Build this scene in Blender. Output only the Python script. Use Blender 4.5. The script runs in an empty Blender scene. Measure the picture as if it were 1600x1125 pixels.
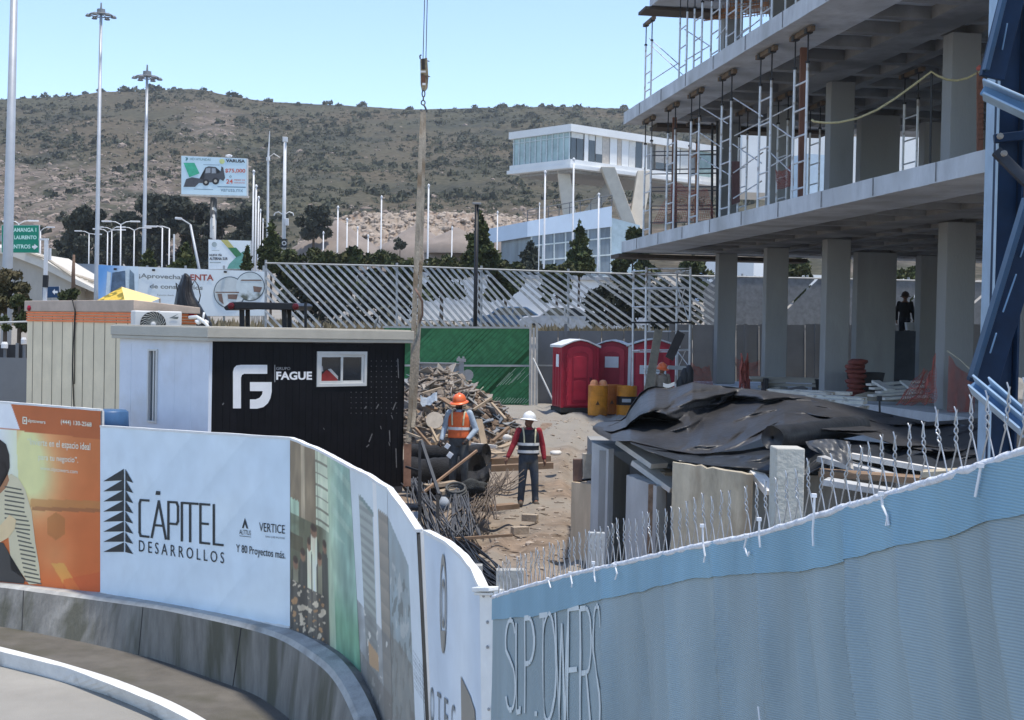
import bpy, bmesh, math, random
from mathutils import Vector as V, Matrix, noise
from math import sin, cos, pi, radians, atan2, sqrt
random.seed(7)
sc = bpy.context.scene
COL = sc.collection
# ---------------------------------------------------------------- camera model
F, PX, PY = 2200.0, 800.0, 562.5
PITCH, ROLL, EYE = math.atan(45.5/2200), 0.020, 3.26
_f = V((0, cos(PITCH), -sin(PITCH))); _r0 = V((1, 0, 0)); _u0 = V((0, sin(PITCH), cos(PITCH)))
RT = _r0*cos(ROLL)+_u0*sin(ROLL); UP = _u0*cos(ROLL)-_r0*sin(ROLL)
CAM = V((0, 0, EYE))
def ray(x, y): return _f + RT*((x-PX)/F) + UP*((PY-y)/F)
def W(x, y, d): return CAM + ray(x, y)*d
def WZ(x, y, z):
    r = ray(x, y); return CAM + r*((z-EYE)/r.z)
def hz(x): return 517+.02*(x-800)
cd = bpy.data.cameras.new('camera'); cam = bpy.data.objects.new('camera', cd); COL.objects.link(cam)
M = Matrix((RT, UP, -_f)).transposed().to_4x4(); M.translation = CAM
cam.matrix_world = M
cd.sensor_width = 36; cd.lens = 36*F/1600; cd.clip_start = .1; cd.clip_end = 6000
sc.camera = cam
# ---------------------------------------------------------------- colours and materials
def lin(c):
    c = c/255.0
    return c/12.92 if c <= .04045 else ((c+.055)/1.055)**2.4
def S(r, g, b, k=1.0): return tuple(min(.92, lin(x)*k) for x in (r, g, b))
_M = {}
def mat(key, col, var=.18, scale=4, rough=.75, bump=.0, bscale=None, met=0, stretch=(1, 1, 1), col2=None, s2=1.2, t2=(.5, .62), spec=.35, ior=None, alpha=None):
    if key in _M: return _M[key]
    m = bpy.data.materials.new(key); m.use_nodes = True
    nt = m.node_tree; N = nt.nodes; L = nt.links; b = N['Principled BSDF']
    tc = N.new('ShaderNodeTexCoord'); mp = N.new('ShaderNodeMapping'); L.new(tc.outputs['Object'], mp.inputs['Vector'])
    mp.inputs['Scale'].default_value = stretch
    nz = N.new('ShaderNodeTexNoise'); nz.inputs['Scale'].default_value = scale; nz.inputs['Detail'].default_value = 7; nz.inputs['Roughness'].default_value = .65
    L.new(mp.outputs[0], nz.inputs['Vector'])
    rp = N.new('ShaderNodeValToRGB')
    rp.color_ramp.elements[0].position = .3; rp.color_ramp.elements[1].position = .7
    rp.color_ramp.elements[0].color = tuple(c*(1-var) for c in col)+(1,)
    rp.color_ramp.elements[1].color = tuple(min(.95, c*(1+var)) for c in col)+(1,)
    L.new(nz.outputs['Fac'], rp.inputs[0]); out = rp.outputs[0]
    if col2:
        n2 = N.new('ShaderNodeTexNoise'); n2.inputs['Scale'].default_value = s2; n2.inputs['Detail'].default_value = 6
        L.new(mp.outputs[0], n2.inputs['Vector'])
        r2 = N.new('ShaderNodeValToRGB'); r2.color_ramp.elements[0].position = t2[0]; r2.color_ramp.elements[1].position = t2[1]
        L.new(n2.outputs['Fac'], r2.inputs[0])
        mx = N.new('ShaderNodeMix'); mx.data_type = 'RGBA'
        L.new(r2.outputs[0], mx.inputs[0]); L.new(out, mx.inputs[6]); mx.inputs[7].default_value = tuple(col2)+(1,)
        out = mx.outputs[2]
    L.new(out, b.inputs['Base Color'])
    b.inputs['Roughness'].default_value = rough; b.inputs['Metallic'].default_value = met
    b.inputs['Specular IOR Level'].default_value = spec
    if bump:
        bn = N.new('ShaderNodeTexNoise'); bn.inputs['Scale'].default_value = bscale or scale*3; bn.inputs['Detail'].default_value = 5
        L.new(mp.outputs[0], bn.inputs['Vector'])
        bp = N.new('ShaderNodeBump'); bp.inputs['Strength'].default_value = bump; bp.inputs['Distance'].default_value = .03
        L.new(bn.outputs['Fac'], bp.inputs['Height']); L.new(bp.outputs[0], b.inputs['Normal'])
    _M[key] = m
    return m
def printmat(key='printed vinyl', rough=.5):
    if key in _M: return _M[key]
    m = bpy.data.materials.new(key); m.use_nodes = True
    N = m.node_tree.nodes; L = m.node_tree.links; b = N['Principled BSDF']
    a = N.new('ShaderNodeVertexColor'); a.layer_name = 'Col'
    tc = N.new('ShaderNodeTexCoord'); nz = N.new('ShaderNodeTexNoise'); nz.inputs['Scale'].default_value = 2.5; nz.inputs['Detail'].default_value = 6
    L.new(tc.outputs['Object'], nz.inputs['Vector'])
    mr = N.new('ShaderNodeMapRange'); mr.inputs['From Min'].default_value = .3; mr.inputs['From Max'].default_value = .7; mr.inputs['To Min'].default_value = .92; mr.inputs['To Max'].default_value = 1.05
    L.new(nz.outputs['Fac'], mr.inputs['Value'])
    mx = N.new('ShaderNodeMix'); mx.data_type = 'RGBA'; mx.blend_type = 'MULTIPLY'; mx.inputs[0].default_value = 1
    L.new(a.outputs['Color'], mx.inputs[6]); L.new(mr.outputs[0], mx.inputs[7]); L.new(mx.outputs[2], b.inputs['Base Color'])
    b.inputs['Roughness'].default_value = rough; b.inputs['Specular IOR Level'].default_value = .3
    _M[key] = m
    return m
def glassmat(key, col=(.06, .08, .1), rough=.08):
    m = mat(key, col, var=.1, rough=rough, spec=.8); return m
# ---------------------------------------------------------------- mesh builder
class MB:
    def __init__(s): s.v = []; s.f = []; s.col = None
    def add(s, vs, fs):
        o = len(s.v); s.v += [V(p) for p in vs]; s.f += [tuple(i+o for i in f) for f in fs]; return s
    def join(s, o): return s.add(o.v, o.f)
    def box(s, c, size, R=None):
        c = V(c); h = [x/2 for x in size]; vs = []
        for x, y, z in ((-1,-1,-1),(1,-1,-1),(1,1,-1),(-1,1,-1),(-1,-1,1),(1,-1,1),(1,1,1),(-1,1,1)):
            p = V((x*h[0], y*h[1], z*h[2])); vs.append(c+(R @ p if R else p))
        return s.add(vs, [(0,3,2,1),(4,5,6,7),(0,1,5,4),(1,2,6,5),(2,3,7,6),(3,0,4,7)])
    def hexa(s, a, b):   # bottom ring a (ccw from above) to top ring b
        n = len(a); s.add(list(a)+list(b), [tuple(range(n-1, -1, -1)), tuple(range(n, 2*n))]+[(i, (i+1) % n, n+(i+1) % n, n+i) for i in range(n)]); return s
    def prism(s, pts, z0, z1): return s.hexa([V((p[0], p[1], z0)) for p in pts], [V((p[0], p[1], z1)) for p in pts])
    def extr(s, pts, d): d = V(d); return s.hexa([V(p) for p in pts], [V(p)+d for p in pts])
    def beam(s, p, q, w, h=None, up=(0, 0, 1), roll=0):
        p = V(p); q = V(q); h = h or w; t = (q-p).normalized(); u = V(up)
        if abs(t.dot(u)) > .98: u = V((0, 1, 0))
        a = t.cross(u).normalized(); b = a.cross(t).normalized()
        if roll: a, b = a*cos(roll)+b*sin(roll), b*cos(roll)-a*sin(roll)
        r = [a*x*w/2+b*y*h/2 for x, y in ((-1,-1),(1,-1),(1,1),(-1,1))]
        return s.add([p+k for k in r]+[q+k for k in r], [(3,2,1,0),(4,5,6,7),(0,1,5,4),(1,2,6,5),(2,3,7,6),(3,0,4,7)])
    def tube(s, path, r, n=8, cap=True, r1=None):
        path = [V(p) for p in path]; m = len(path); vs = []; fs = []
        a = None
        for i, p in enumerate(path):
            t = (path[min(i+1, m-1)]-path[max(i-1, 0)]).normalized()
            if a is None:
                u = V((0, 0, 1)) if abs(t.z) < .9 else V((1, 0, 0)); a = t.cross(u).normalized()
            else: a = (a-t*a.dot(t)).normalized()
            b = t.cross(a); rr = r[i] if isinstance(r, (list, tuple)) else (r+(r1-r)*i/(m-1) if r1 is not None else r)
            vs += [p+(a*cos(2*pi*k/n)+b*sin(2*pi*k/n))*rr for k in range(n)]
        for i in range(m-1):
            fs += [(i*n+k, i*n+(k+1) % n, (i+1)*n+(k+1) % n, (i+1)*n+k) for k in range(n)]
        if cap: fs += [tuple(range(n-1, -1, -1)), tuple(range((m-1)*n, m*n))]
        return s.add(vs, fs)
    def lathe(s, prof, c=(0, 0, 0), R=None, n=16):
        c = V(c); vs = []; fs = []; m = len(prof)
        for r, z in prof:
            for k in range(n):
                p = V((r*cos(2*pi*k/n), r*sin(2*pi*k/n), z)); vs.append(c+(R @ p if R else p))
        for i in range(m-1):
            fs += [(i*n+k, i*n+(k+1) % n, (i+1)*n+(k+1) % n, (i+1)*n+k) for k in range(n)]
        fs += [tuple(range(n-1, -1, -1)), tuple(range((m-1)*n, m*n))]
        return s.add(vs, fs)
    def grid(s, nu, nv, fn):
        vs = [fn(i/nu, j/nv) for j in range(nv+1) for i in range(nu+1)]
        return s.add(vs, [(j*(nu+1)+i, j*(nu+1)+i+1, (j+1)*(nu+1)+i+1, (j+1)*(nu+1)+i) for j in range(nv) for i in range(nu)])
    def quad(s, a, b, c, d): return s.add([a, b, c, d], [(0, 1, 2, 3)])
    def rock(s, c, size, seed=0, R=None, sub=1):
        bm = bmesh.new(); bmesh.ops.create_icosphere(bm, subdivisions=sub, radius=1)
        off = V((seed*7.3, seed*3.1, seed*1.7)); c = V(c)
        vs = []
        for v in bm.verts:
            k = 1+.45*noise.noise(v.co*1.3+off); p = V((v.co.x*size[0]*k, v.co.y*size[1]*k, v.co.z*size[2]*k)); vs.append(c+(R @ p if R else p))
        fs = [tuple(v.index for v in f.verts) for f in bm.faces]; bm.free()
        return s.add(vs, fs)
    def mesh(s, name, inv=None):
        me = bpy.data.meshes.new(name); me.from_pydata([tuple(inv @ p) if inv else tuple(p) for p in s.v], [], s.f)
        if s.col:
            ca = me.color_attributes.new('Col', 'FLOAT_COLOR', 'POINT')
            flat = []
            for c in s.col: flat += [c[0], c[1], c[2], 1.0]
            ca.data.foreach_set('color', flat)
        me.update(); return me
def _finish(o, m, smooth, bevel):
    me = o.data
    for k in (m if isinstance(m, (list, tuple)) else [m]): me.materials.append(k)
    if smooth: me.polygons.foreach_set('use_smooth', [True]*len(me.polygons))
    if bevel:
        b = o.modifiers.new('edge', 'BEVEL'); b.width = bevel; b.segments = 2; b.limit_method = 'ANGLE'
def tag(o, label=None, cat=None, group=None, kind=None):
    if label: o['label'] = label
    if cat: o['category'] = cat
    if group: o['group'] = group
    if kind: o['kind'] = kind
    return o
class T:
    "a thing: an Empty at its base with its parts as children"
    def __init__(s, name, label, cat, loc=(0, 0, 0), group=None, rz=0):
        s.o = bpy.data.objects.new(name, None); COL.objects.link(s.o); s.o.empty_display_size = .2
        s.o.location = loc; s.o.rotation_euler = (0, 0, rz)
        s.inv = (Matrix.Translation(V(loc)) @ Matrix.Rotation(rz, 4, 'Z')).inverted()
        tag(s.o, label, cat, group)
    def part(s, name, mb, m, parent=None, label=None, smooth=False, bevel=0, kind=None):
        o = bpy.data.objects.new(name, mb.mesh(name, s.inv)); COL.objects.link(o); o.parent = parent or s.o
        _finish(o, m, smooth, bevel)
        if label: o['label'] = label
        if kind: o['kind'] = kind
        return o
def single(name, mb, m, label=None, cat=None, group=None, kind=None, smooth=False, bevel=0):
    xs = [p.x for p in mb.v]; ys = [p.y for p in mb.v]; zs = [p.z for p in mb.v]
    loc = V(((min(xs)+max(xs))/2, (min(ys)+max(ys))/2, min(zs)))
    o = bpy.data.objects.new(name, mb.mesh(name, Matrix.Translation(-loc))); COL.objects.link(o); o.location = loc
    _finish(o, m, smooth, bevel); tag(o, label, cat, group, kind); return o
def dup(root, loc, rz=None, label=None, scale=None):
    def cp(o, par):
        c = o.copy(); COL.objects.link(c)
        if par: c.parent = par
        for k in [x for x in bpy.data.objects if x.parent == o]: cp(k, c)
        return c
    r = cp(root, None); r.location = loc
    if rz is not None: r.rotation_euler = (0, 0, rz)
    if scale: r.scale = scale
    if label: r['label'] = label
    return r
# ---------------------------------------------------------------- upright surfaces given by the picture lines of their top and bottom
class Wall:
    def __init__(s, keys, n_toward=CAM):
        s.k = [(k[0], k[1], k[0], k[2], k[3]) if len(k) == 4 else k for k in keys]; s.n = len(s.k)-1; s.cam = n_toward
    def at(s, t):       # t in [0, n] -> xt, yt, xb, yb, d
        i = max(0, min(s.n-1, int(t))); u = t-i; a, b = s.k[i], s.k[i+1]
        d = 1/((1-u)/a[4]+u/b[4])
        return [a[j]+(b[j]-a[j])*u for j in range(4)]+[d]
    def P(s, t, v):     # v 0 bottom .. 1 top
        xt, yt, xb, yb, d = s.at(t); a = W(xb, yb, d); b = W(xt, yt, d); return a.lerp(b, v)
    def N(s, t):
        e = 1e-3; t = max(e, min(s.n-e, t)); n = (s.P(t+e, .5)-s.P(t-e, .5)).cross(s.P(t, 1)-s.P(t, 0)).normalized()
        return n if n.dot(s.cam-s.P(t, .5)) > 0 else -n
    def tv(s, x, y):
        lo, hi = -.5, s.n+.5
        for _ in range(26):
            t = (lo+hi)/2; xt, yt, xb, yb, d = s.at(t); v = (y-yb)/(yt-yb) if yt != yb else 0
            if xb+(xt-xb)*v < x: lo = t
            else: hi = t
        return t, (y-yb)/(yt-yb)
    def pt(s, x, y, off=0.0):
        t, v = s.tv(x, y); return s.P(t, v)+s.N(t)*(off(t, v) if callable(off) else off)
    def slab(s, th, nt=1, back=0.0):
        "board: front face on the wall, th thick away from the camera"
        mb = MB(); ts = [i/nt for i in range(s.n*nt+1)]
        f0 = [s.P(t, 0) for t in ts]; f1 = [s.P(t, 1) for t in ts]; ns = [s.N(t) for t in ts]
        f0 = [p-n*back for p, n in zip(f0, ns)]; f1 = [p-n*back for p, n in zip(f1, ns)]
        b0 = [p-n*th for p, n in zip(f0, ns)]; b1 = [p-n*th for p, n in zip(f1, ns)]; m = len(ts)
        fs = []
        for i in range(m-1):
            fs += [(i, i+1, m+i+1, m+i), (2*m+i+1, 2*m+i, 3*m+i, 3*m+i+1), (m+i, m+i+1, 3*m+i+1, 3*m+i), (i+1, i, 2*m+i, 2*m+i+1)]
        fs += [(0, m, 3*m, 2*m), (m-1, 2*m+m-1, 3*m+m-1, m+m-1)]
        return mb.add(f0+f1+b0+b1, fs)
    def paint(s, fn, nx, ny, off=.006, t0=0, t1=None, v0=0, v1=1):
        t1 = s.n if t1 is None else t1; mb = MB(); cols = []
        def g(a, b):
            t = t0+(t1-t0)*a; v = v0+(v1-v0)*b; xt, yt, xb, yb, d = s.at(t)
            cols.append(fn(xb+(xt-xb)*v, yb+(yt-yb)*v)); return s.P(t, v)+s.N(t)*off
        mb.grid(nx, ny, g); mb.col = cols; return mb
    def bm2(s, bm, off, th=0):
        "flat 2-D bmesh in picture coordinates -> on the wall"
        for k in s.k[1:-1]:
            bmesh.ops.bisect_plane(bm, geom=bm.verts[:]+bm.edges[:]+bm.faces[:], plane_co=(k[0], 0, 0), plane_no=(1, 0, 0))
        if getattr(s, 'cuts', None):
            for ax, st in enumerate(s.cuts):
                cs = [v.co[ax] for v in bm.verts]; c = min(cs)+st
                while c < max(cs):
                    bmesh.ops.bisect_plane(bm, geom=bm.verts[:]+bm.edges[:]+bm.faces[:], plane_co=(c, c, 0), plane_no=(1-ax, ax, 0)); c += st
        mb = MB(); bm.verts.ensure_lookup_table(); bm.verts.index_update()
        mb.add([s.pt(v.co.x, v.co.y, off) for v in bm.verts], [tuple(v.index for v in f.verts) for f in bm.faces]); bm.free(); return mb
    def poly(s, *polys, off=.010):
        mb = MB()
        for pts in polys:
            bm = bmesh.new(); bm.faces.new([bm.verts.new((p[0], p[1], 0)) for p in pts])
            bmesh.ops.triangulate(bm, faces=bm.faces[:]); mb.join(s.bm2(bm, off))
        return mb
    def text(s, txt, quad, off=.012, bold=0, squash=None, font=None):
        "quad: picture corners TL, TR, BR, BL the cap-height box of the text is fitted to"
        bm = textbm(txt, bold)
        xs = [v.co.x for v in bm.verts]; ys = [v.co.y for v in bm.verts]; x0, x1, y0, y1 = min(xs), max(xs), min(ys), max(ys)
        tl, tr, br, bl = [V(q) for q in quad]
        for v in bm.verts:
            a = (v.co.x-x0)/(x1-x0); b = (v.co.y-y0)/(y1-y0); p = (bl*(1-a)+br*a)*(1-b)+(tl*(1-a)+tr*a)*b; v.co = (p.x, p.y, 0)
        return s.bm2(bm, off)
def textbm(txt, bold=0, spacing=1):
    c = bpy.data.curves.new('t', 'FONT'); c.body = txt; c.size = 1; c.resolution_u = 3; c.offset = bold; c.fill_mode = 'FRONT'; c.space_character = spacing
    o = bpy.data.objects.new('t', c); COL.objects.link(o)
    dg = bpy.context.evaluated_depsgraph_get(); me = bpy.data.meshes.new_from_object(o.evaluated_get(dg))
    bm = bmesh.new(); bm.from_mesh(me); bpy.data.meshes.remove(me); bpy.data.objects.remove(o); bpy.data.curves.remove(c)
    return bm
def boxpx(x0, x1, yt, yb, d0, d1, depth, zb=None):
    "upright box whose front runs between two picture columns at two distances"
    a = W(x0, yt, d0); b = W(x1, yt, d1); zt = a.z; z0 = W(x0, yb, d0).z if zb is None else zb
    t = V((b.x-a.x, b.y-a.y, 0)).normalized(); n = V((-t.y, t.x, 0))
    if n.y < 0: n = -n
    A = V((a.x, a.y, 0)); B = V((b.x, b.y, 0)); pts = [A, B, B+n*depth, A+n*depth]
    return MB().prism(pts, z0, zt), pts, z0, zt
# ---------------------------------------------------------------- foliage
def leafcloud(mb, blobs, n, size, seed=0, flat=.0):
    rnd = random.Random(seed); tot = sum(b[3]*b[4]*b[5] for b in blobs)
    for (x, y, z, rx, ry, rz) in blobs:
        m = max(6, int(n*rx*ry*rz/tot))
        for _ in range(m):
            while True:
                p = V((rnd.uniform(-1, 1), rnd.uniform(-1, 1), rnd.uniform(-1, 1)))
                if .25 < p.length < 1: break
            p = p*(p.length**-.35)
            c = V((x+p.x*rx, y+p.y*ry, z+p.z*rz))
            a = V((rnd.gauss(0, 1), rnd.gauss(0, 1), rnd.gauss(0, 1))).normalized(); b = a.cross(V((rnd.gauss(0, 1), rnd.gauss(0, 1), rnd.gauss(0, 1)))).normalized()
            k = size*rnd.uniform(.6, 1.4)
            mb.add([c-a*k-b*k*.3, c+a*k*.2-b*k*.55, c+a*k, c-a*k*.1+b*k*.5], [(0, 1, 2, 3)])
    return mb
# ================================================================ light
SUN_EL, SUN_AZ = radians(78), atan2(.93, -.36)
w = bpy.data.worlds.new('World'); sc.world = w; w.use_nodes = True
N = w.node_tree.nodes; bg = N['Background']; sky = N.new('ShaderNodeTexSky'); sky.sky_type = 'NISHITA'; sky.sun_disc = False
sky.sun_elevation = SUN_EL; sky.sun_rotation = SUN_AZ; sky.altitude = 1900; sky.air_density = 1.0; sky.dust_density = 1.0; sky.ozone_density = 1.3
w.node_tree.links.new(sky.outputs[0], bg.inputs[0]); bg.inputs[1].default_value = .15
sd = bpy.data.lights.new('sun', 'SUN'); so = bpy.data.objects.new('sun', sd); COL.objects.link(so)
sd.energy = 2.5; sd.angle = radians(3); sd.color = (1, .93, .83)
so.location = (30, -10, 60); sdir = V((sin(SUN_AZ)*cos(SUN_EL), cos(SUN_AZ)*cos(SUN_EL), sin(SUN_EL)))
so.rotation_euler = sdir.to_track_quat('Z', 'Y').to_euler()
sc.view_settings.view_transform = 'Standard'; sc.view_settings.look = 'None'; sc.view_settings.exposure = .92; sc.view_settings.gamma = 1
sc.render.engine = 'CYCLES'; sc.cycles.max_bounces = 6; sc.cycles.diffuse_bounces = 4; sc.cycles.glossy_bounces = 3; sc.cycles.transparent_max_bounces = 12
try: sc.cycles.use_denoising = True
except Exception: pass
# ================================================================ ground
HD = [(-500, 24), (-60, 21.6), (0, 21.2), (157, 20.3), (453, 16.9), (546, 14.9), (605, 13.4), (655, 12), (770, 9.5), (1200, 5.66), (1600, 4.1), (2100, 3.4)]
def hd(x):
    for a, b in zip(HD, HD[1:]):
        if x <= b[0]: u = (x-a[0])/(b[0]-a[0]); return 1/((1-u)/a[1]+u/b[1])
    return HD[-1][1]
def ramp(x, a, b): t = max(0, min(1, (x-a)/(b-a))); return t*t*(3-2*t)
def sz(X, Y):
    z = .84*ramp(Y, 27, 40)+2.2*ramp(Y, 49.5, 53)+3*ramp(Y, 70, 160)+9*ramp(Y, 130, 260)
    return z
def szn(X, Y):
    k = .06*noise.noise(V((X*.7, Y*.7, 0)))+.025*noise.noise(V((X*2.5, Y*2.5, 3)))
    if 26 < Y < 34 and X > -3: k += .12*ramp(Y, 29.5, 30.6)-.12*ramp(Y, 31, 36)
    if 17 < Y < 46:
        for x0, x1 in ((-.9, 1.6), (.5, 3.0), (-.2, 1.0), (1.1, 2.3)):
            dx = X-(x0+(x1-x0)*(Y-19)/26+.25*sin(Y*.35)); k += -.055*math.exp(-(dx/.16)**2)+.03*math.exp(-((abs(dx)-.3)/.12)**2)
    return sz(X, Y)+k*(1 if Y < 60 else 4)
ds = [0, .3, .7, 1.2, 2, 3, 4.2, 5.6, 7, 8.5]+[10+i*.55 for i in range(60)]+[43.5+i*1.5 for i in range(12)]+[64, 72, 85, 100, 120, 145, 175, 210, 260]
mb = MB(); xs = list(range(-600, 640, 16))+list(range(640, 1000, 6))+list(range(1000, 2200, 16))
def gp(i, j):
    x = xs[i]; d0 = hd(x)+(.95 if 430 < x < 790 else .18); d = d0+ds[j] if j < 10 else max(d0+8.5+.02*j, ds[j]); p = W(x, 520, d)
    return V((p.x, p.y, szn(p.x, p.y)))
mb.add([gp(i, j) for j in range(len(ds)) for i in range(len(xs))], [(j*len(xs)+i, j*len(xs)+i+1, (j+1)*len(xs)+i+1, (j+1)*len(xs)+i) for j in range(len(ds)-1) for i in range(len(xs)-1)])
dirt = mat('dirt', (.225, .172, .128), var=.45, scale=2.6, rough=.95, bump=.9, bscale=7, col2=(.265, .235, .195), s2=.45, t2=(.40, .6), spec=.08)
go_ = single('ground', mb, dirt, kind='structure', smooth=True)
nt = dirt.node_tree; b_ = nt.nodes['Principled BSDF']; src = b_.inputs['Base Color'].links[0].from_socket; tc_ = [k for k in nt.nodes if k.type == 'TEX_COORD'][0]
sx_ = nt.nodes.new('ShaderNodeSeparateXYZ'); nt.links.new(tc_.outputs['Object'], sx_.inputs[0]); nq = nt.nodes.new('ShaderNodeTexNoise'); nq.inputs['Scale'].default_value = .8; nt.links.new(tc_.outputs['Object'], nq.inputs['Vector'])
ad = nt.nodes.new('ShaderNodeMath'); ad.operation = 'MULTIPLY_ADD'; ad.inputs[1].default_value = 5; nt.links.new(nq.outputs[0], ad.inputs[0]); nt.links.new(sx_.outputs[1], ad.inputs[2])
m_ = nt.nodes.new('ShaderNodeMapRange'); m_.inputs['From Min'].default_value = 34.5-go_.location.y; m_.inputs['From Max'].default_value = 36.5-go_.location.y; m_.inputs['To Max'].default_value = .72; nt.links.new(ad.outputs[0], m_.inputs['Value'])
x_ = nt.nodes.new('ShaderNodeMix'); x_.data_type = 'RGBA'; nt.links.new(m_.outputs[0], x_.inputs[0]); nt.links.new(src, x_.inputs[6]); x_.inputs[7].default_value = (.275, .265, .24, 1); nt.links.new(x_.outputs[2], b_.inputs['Base Color'])
mb = MB()
mb.add([(-1400, -400, -2.2), (1400, -400, -2.2), (1400, 1400, -2.2), (-1400, 1400, -2.2)], [(0, 1, 2, 3)])
single('terrain', mb, mat('far earth', (.22, .19, .14), var=.2, scale=.02, rough=1), kind='structure')
# road below the kerb, one flat sheet in front of the hoarding
mb = MB(); rz = -1.40
mb.grid(30, 30, lambda a, b: V((-45+90*a, -30+58*b, rz)))
single('road', mb, mat('worn concrete road', (.30, .285, .255), var=.13, scale=.9, rough=.9, bump=.25, bscale=60, col2=(.245, .235, .215), s2=.5, t2=(.45, .7), spec=.2), kind='structure')
# kerb and footway: traced along the road, built at z = -1.2
base = [(-120, 1013), (0, 1042), (73, 1060), (165, 1087), (216, 1108), (252, 1125), (330, 1170), (420, 1260), (470, 1400)]
topf = [(-120, 990), (0, 1018), (105, 1043), (240, 1096), (297, 1125), (380, 1185), (452, 1290), (500, 1440)]
topb = [(-120, 984), (0, 1010), (90, 1033), (180, 1060), (270, 1096), (324, 1125), (415, 1190), (478, 1300), (520, 1450)]
def dens(pl, n):
    L = [0]
    for a, b in zip(pl, pl[1:]): L.append(L[-1]+math.dist(a, b))
    out = []
    for i in range(n+1):
        s = L[-1]*i/n; j = max(k for k in range(len(L)) if L[k] <= s+1e-9); j = min(j, len(pl)-2)
        u = (s-L[j])/(L[j+1]-L[j]); out.append((pl[j][0]+(pl[j+1][0]-pl[j][0])*u, pl[j][1]+(pl[j+1][1]-pl[j][1])*u))
    return out
n = 60
def smooth3(P, k=3):
    for _ in range(k): P = [P[0]]+[(P[i-1]+P[i]*2+P[i+1])/4 for i in range(1, len(P)-1)]+[P[-1]]
    return P
kb = smooth3([WZ(x, y, rz-.02) for x, y in dens(base, n)]); kf = smooth3([WZ(x, y, -1.2) for x, y in dens(topf, n)]); kk = smooth3([WZ(x, y, -1.2) for x, y in dens(topb, n)])
for i, p in enumerate(kf): p.z += .006*noise.noise(p*4)
mb = MB(); kd = [V((p.x, p.y, -1.6)) for p in kk]
rows = [kb, kf, kk, kd]
mb.add(sum(rows, []), [(r*(n+1)+i, r*(n+1)+i+1, (r+1)*(n+1)+i+1, (r+1)*(n+1)+i) for r in range(3) for i in range(n)])
single('kerb', mb, mat('white kerb paint', (.66, .66, .64), var=.12, scale=3, rough=.8, bump=.3, bscale=25, col2=(.42, .41, .39), s2=2.2, t2=(.6, .72)), kind='structure')
# concrete barrier wall carrying the hoarding
bb = [(-140, 965), (0, 979), (63, 991), (144, 1007), (249, 1031), (330, 1060), (399, 1084), (450, 1120), (505, 1180), (545, 1270), (575, 1400)]
bf = [(-140, 905), (0, 913), (64, 922), (156, 934), (252, 947), (348, 967), (402, 980), (444, 993), (484, 1020), (517, 1044), (538, 1079), (554, 1115), (575, 1180), (600, 1290)]
bt = [(-140, 902), (0, 909), (156, 925), (252, 940), (375, 963), (453, 982), (478, 992), (521, 1018), (559, 1049), (585, 1096), (605, 1150), (640, 1270)]
def bdep(x): return hd(x)
n = 90
lo = smooth3([WZ(x, y, -1.2) for x, y in dens(bb, n)], 6)
fr = smooth3([W(x, y, hd(min(x+18, 640))-.27) for x, y in dens(bf, n)], 6); bk = smooth3([W(x, y, hd(x)-.012) for x, y in dens(bt, n)], 6)
for i in range(n+1): bk[i].z = min(bk[i].z, fr[i].z+.05)
lo = [V((p.x, p.y, -1.42)) if 0 else p-V((0, 0, .05)) for p in lo]
bk2 = [p+V((0, .35, 0)) for p in bk]; dn = [V((p.x, p.y, -1.5)) for p in bk2]
# chamfered top edge
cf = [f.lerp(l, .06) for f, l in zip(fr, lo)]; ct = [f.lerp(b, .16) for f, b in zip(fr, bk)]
rows = [lo, cf, ct, bk, bk2, dn]; mb = MB()
mb.add(sum(rows, []), [(r*(n+1)+i, r*(n+1)+i+1, (r+1)*(n+1)+i+1, (r+1)*(n+1)+i) for r in (0, 1, 3, 4) for i in range(n)])
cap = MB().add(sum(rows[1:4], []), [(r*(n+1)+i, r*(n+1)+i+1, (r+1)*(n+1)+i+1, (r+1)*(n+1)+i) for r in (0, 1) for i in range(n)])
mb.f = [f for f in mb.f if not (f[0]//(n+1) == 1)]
conc_old = mat('weathered barrier concrete', (.215, .208, .19), var=.36, scale=3.6, rough=.88, bump=.35, bscale=30, stretch=(1, 1, .22), col2=(.11, .108, .085), s2=1.9, t2=(.50, .62), spec=.2)
bar = T('concrete_barrier', 'low curved stained concrete barrier wall under the advertising hoarding', 'barrier', tuple(lo[n//2]))
bar.part('wall_body', mb, conc_old); bar.part('cap', cap, mat('worn lit barrier cap', (.40, .40, .38), var=.25, scale=4, rough=.9, bump=.4, bscale=30, col2=(.26, .26, .245), s2=2))  # paler than the wall: light on the top put into the worn concrete's colour
BF, BL, BB = fr, lo, bk
for x in (63, 250, 400):   # casting joints, thin dark recessed-looking seams filled with mortar
    i = min(range(n+1), key=lambda k: abs((fr[k]-W(x, 940 if x < 300 else 1000, hd(x))).xy.length))
    a, b = cf[i], lo[i]; nrm = (fr[min(i+1, n)]-fr[i-1]).cross(a-b).normalized()
    if nrm.dot(CAM-a) < 0: nrm = -nrm
    m2 = MB().beam(a+nrm*.002, b+nrm*.002, .011, .008, up=nrm)
    bar.part('joint', m2, mat('joint mortar', (.05, .05, .05), rough=.95))
# footway between kerb and barrier
mb = MB(); n2 = 90
kk2 = smooth3([WZ(x, y, -1.2) for x, y in dens(topb, n2)])
mb.add([V((p.x, p.y, -1.2)) for p in kk2]+[V((p.x, p.y+.25, -1.2)) for p in lo], [(i, i+1, n2+2+i, n2+1+i) for i in range(n2)])
single('pavement', mb, mat('mossy pavement', (.125, .115, .10), var=.25, scale=1.4, rough=.92, bump=.3, bscale=40, col2=(.085, .08, .06), s2=.8, t2=(.52, .68), spec=.2), kind='structure')
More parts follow.
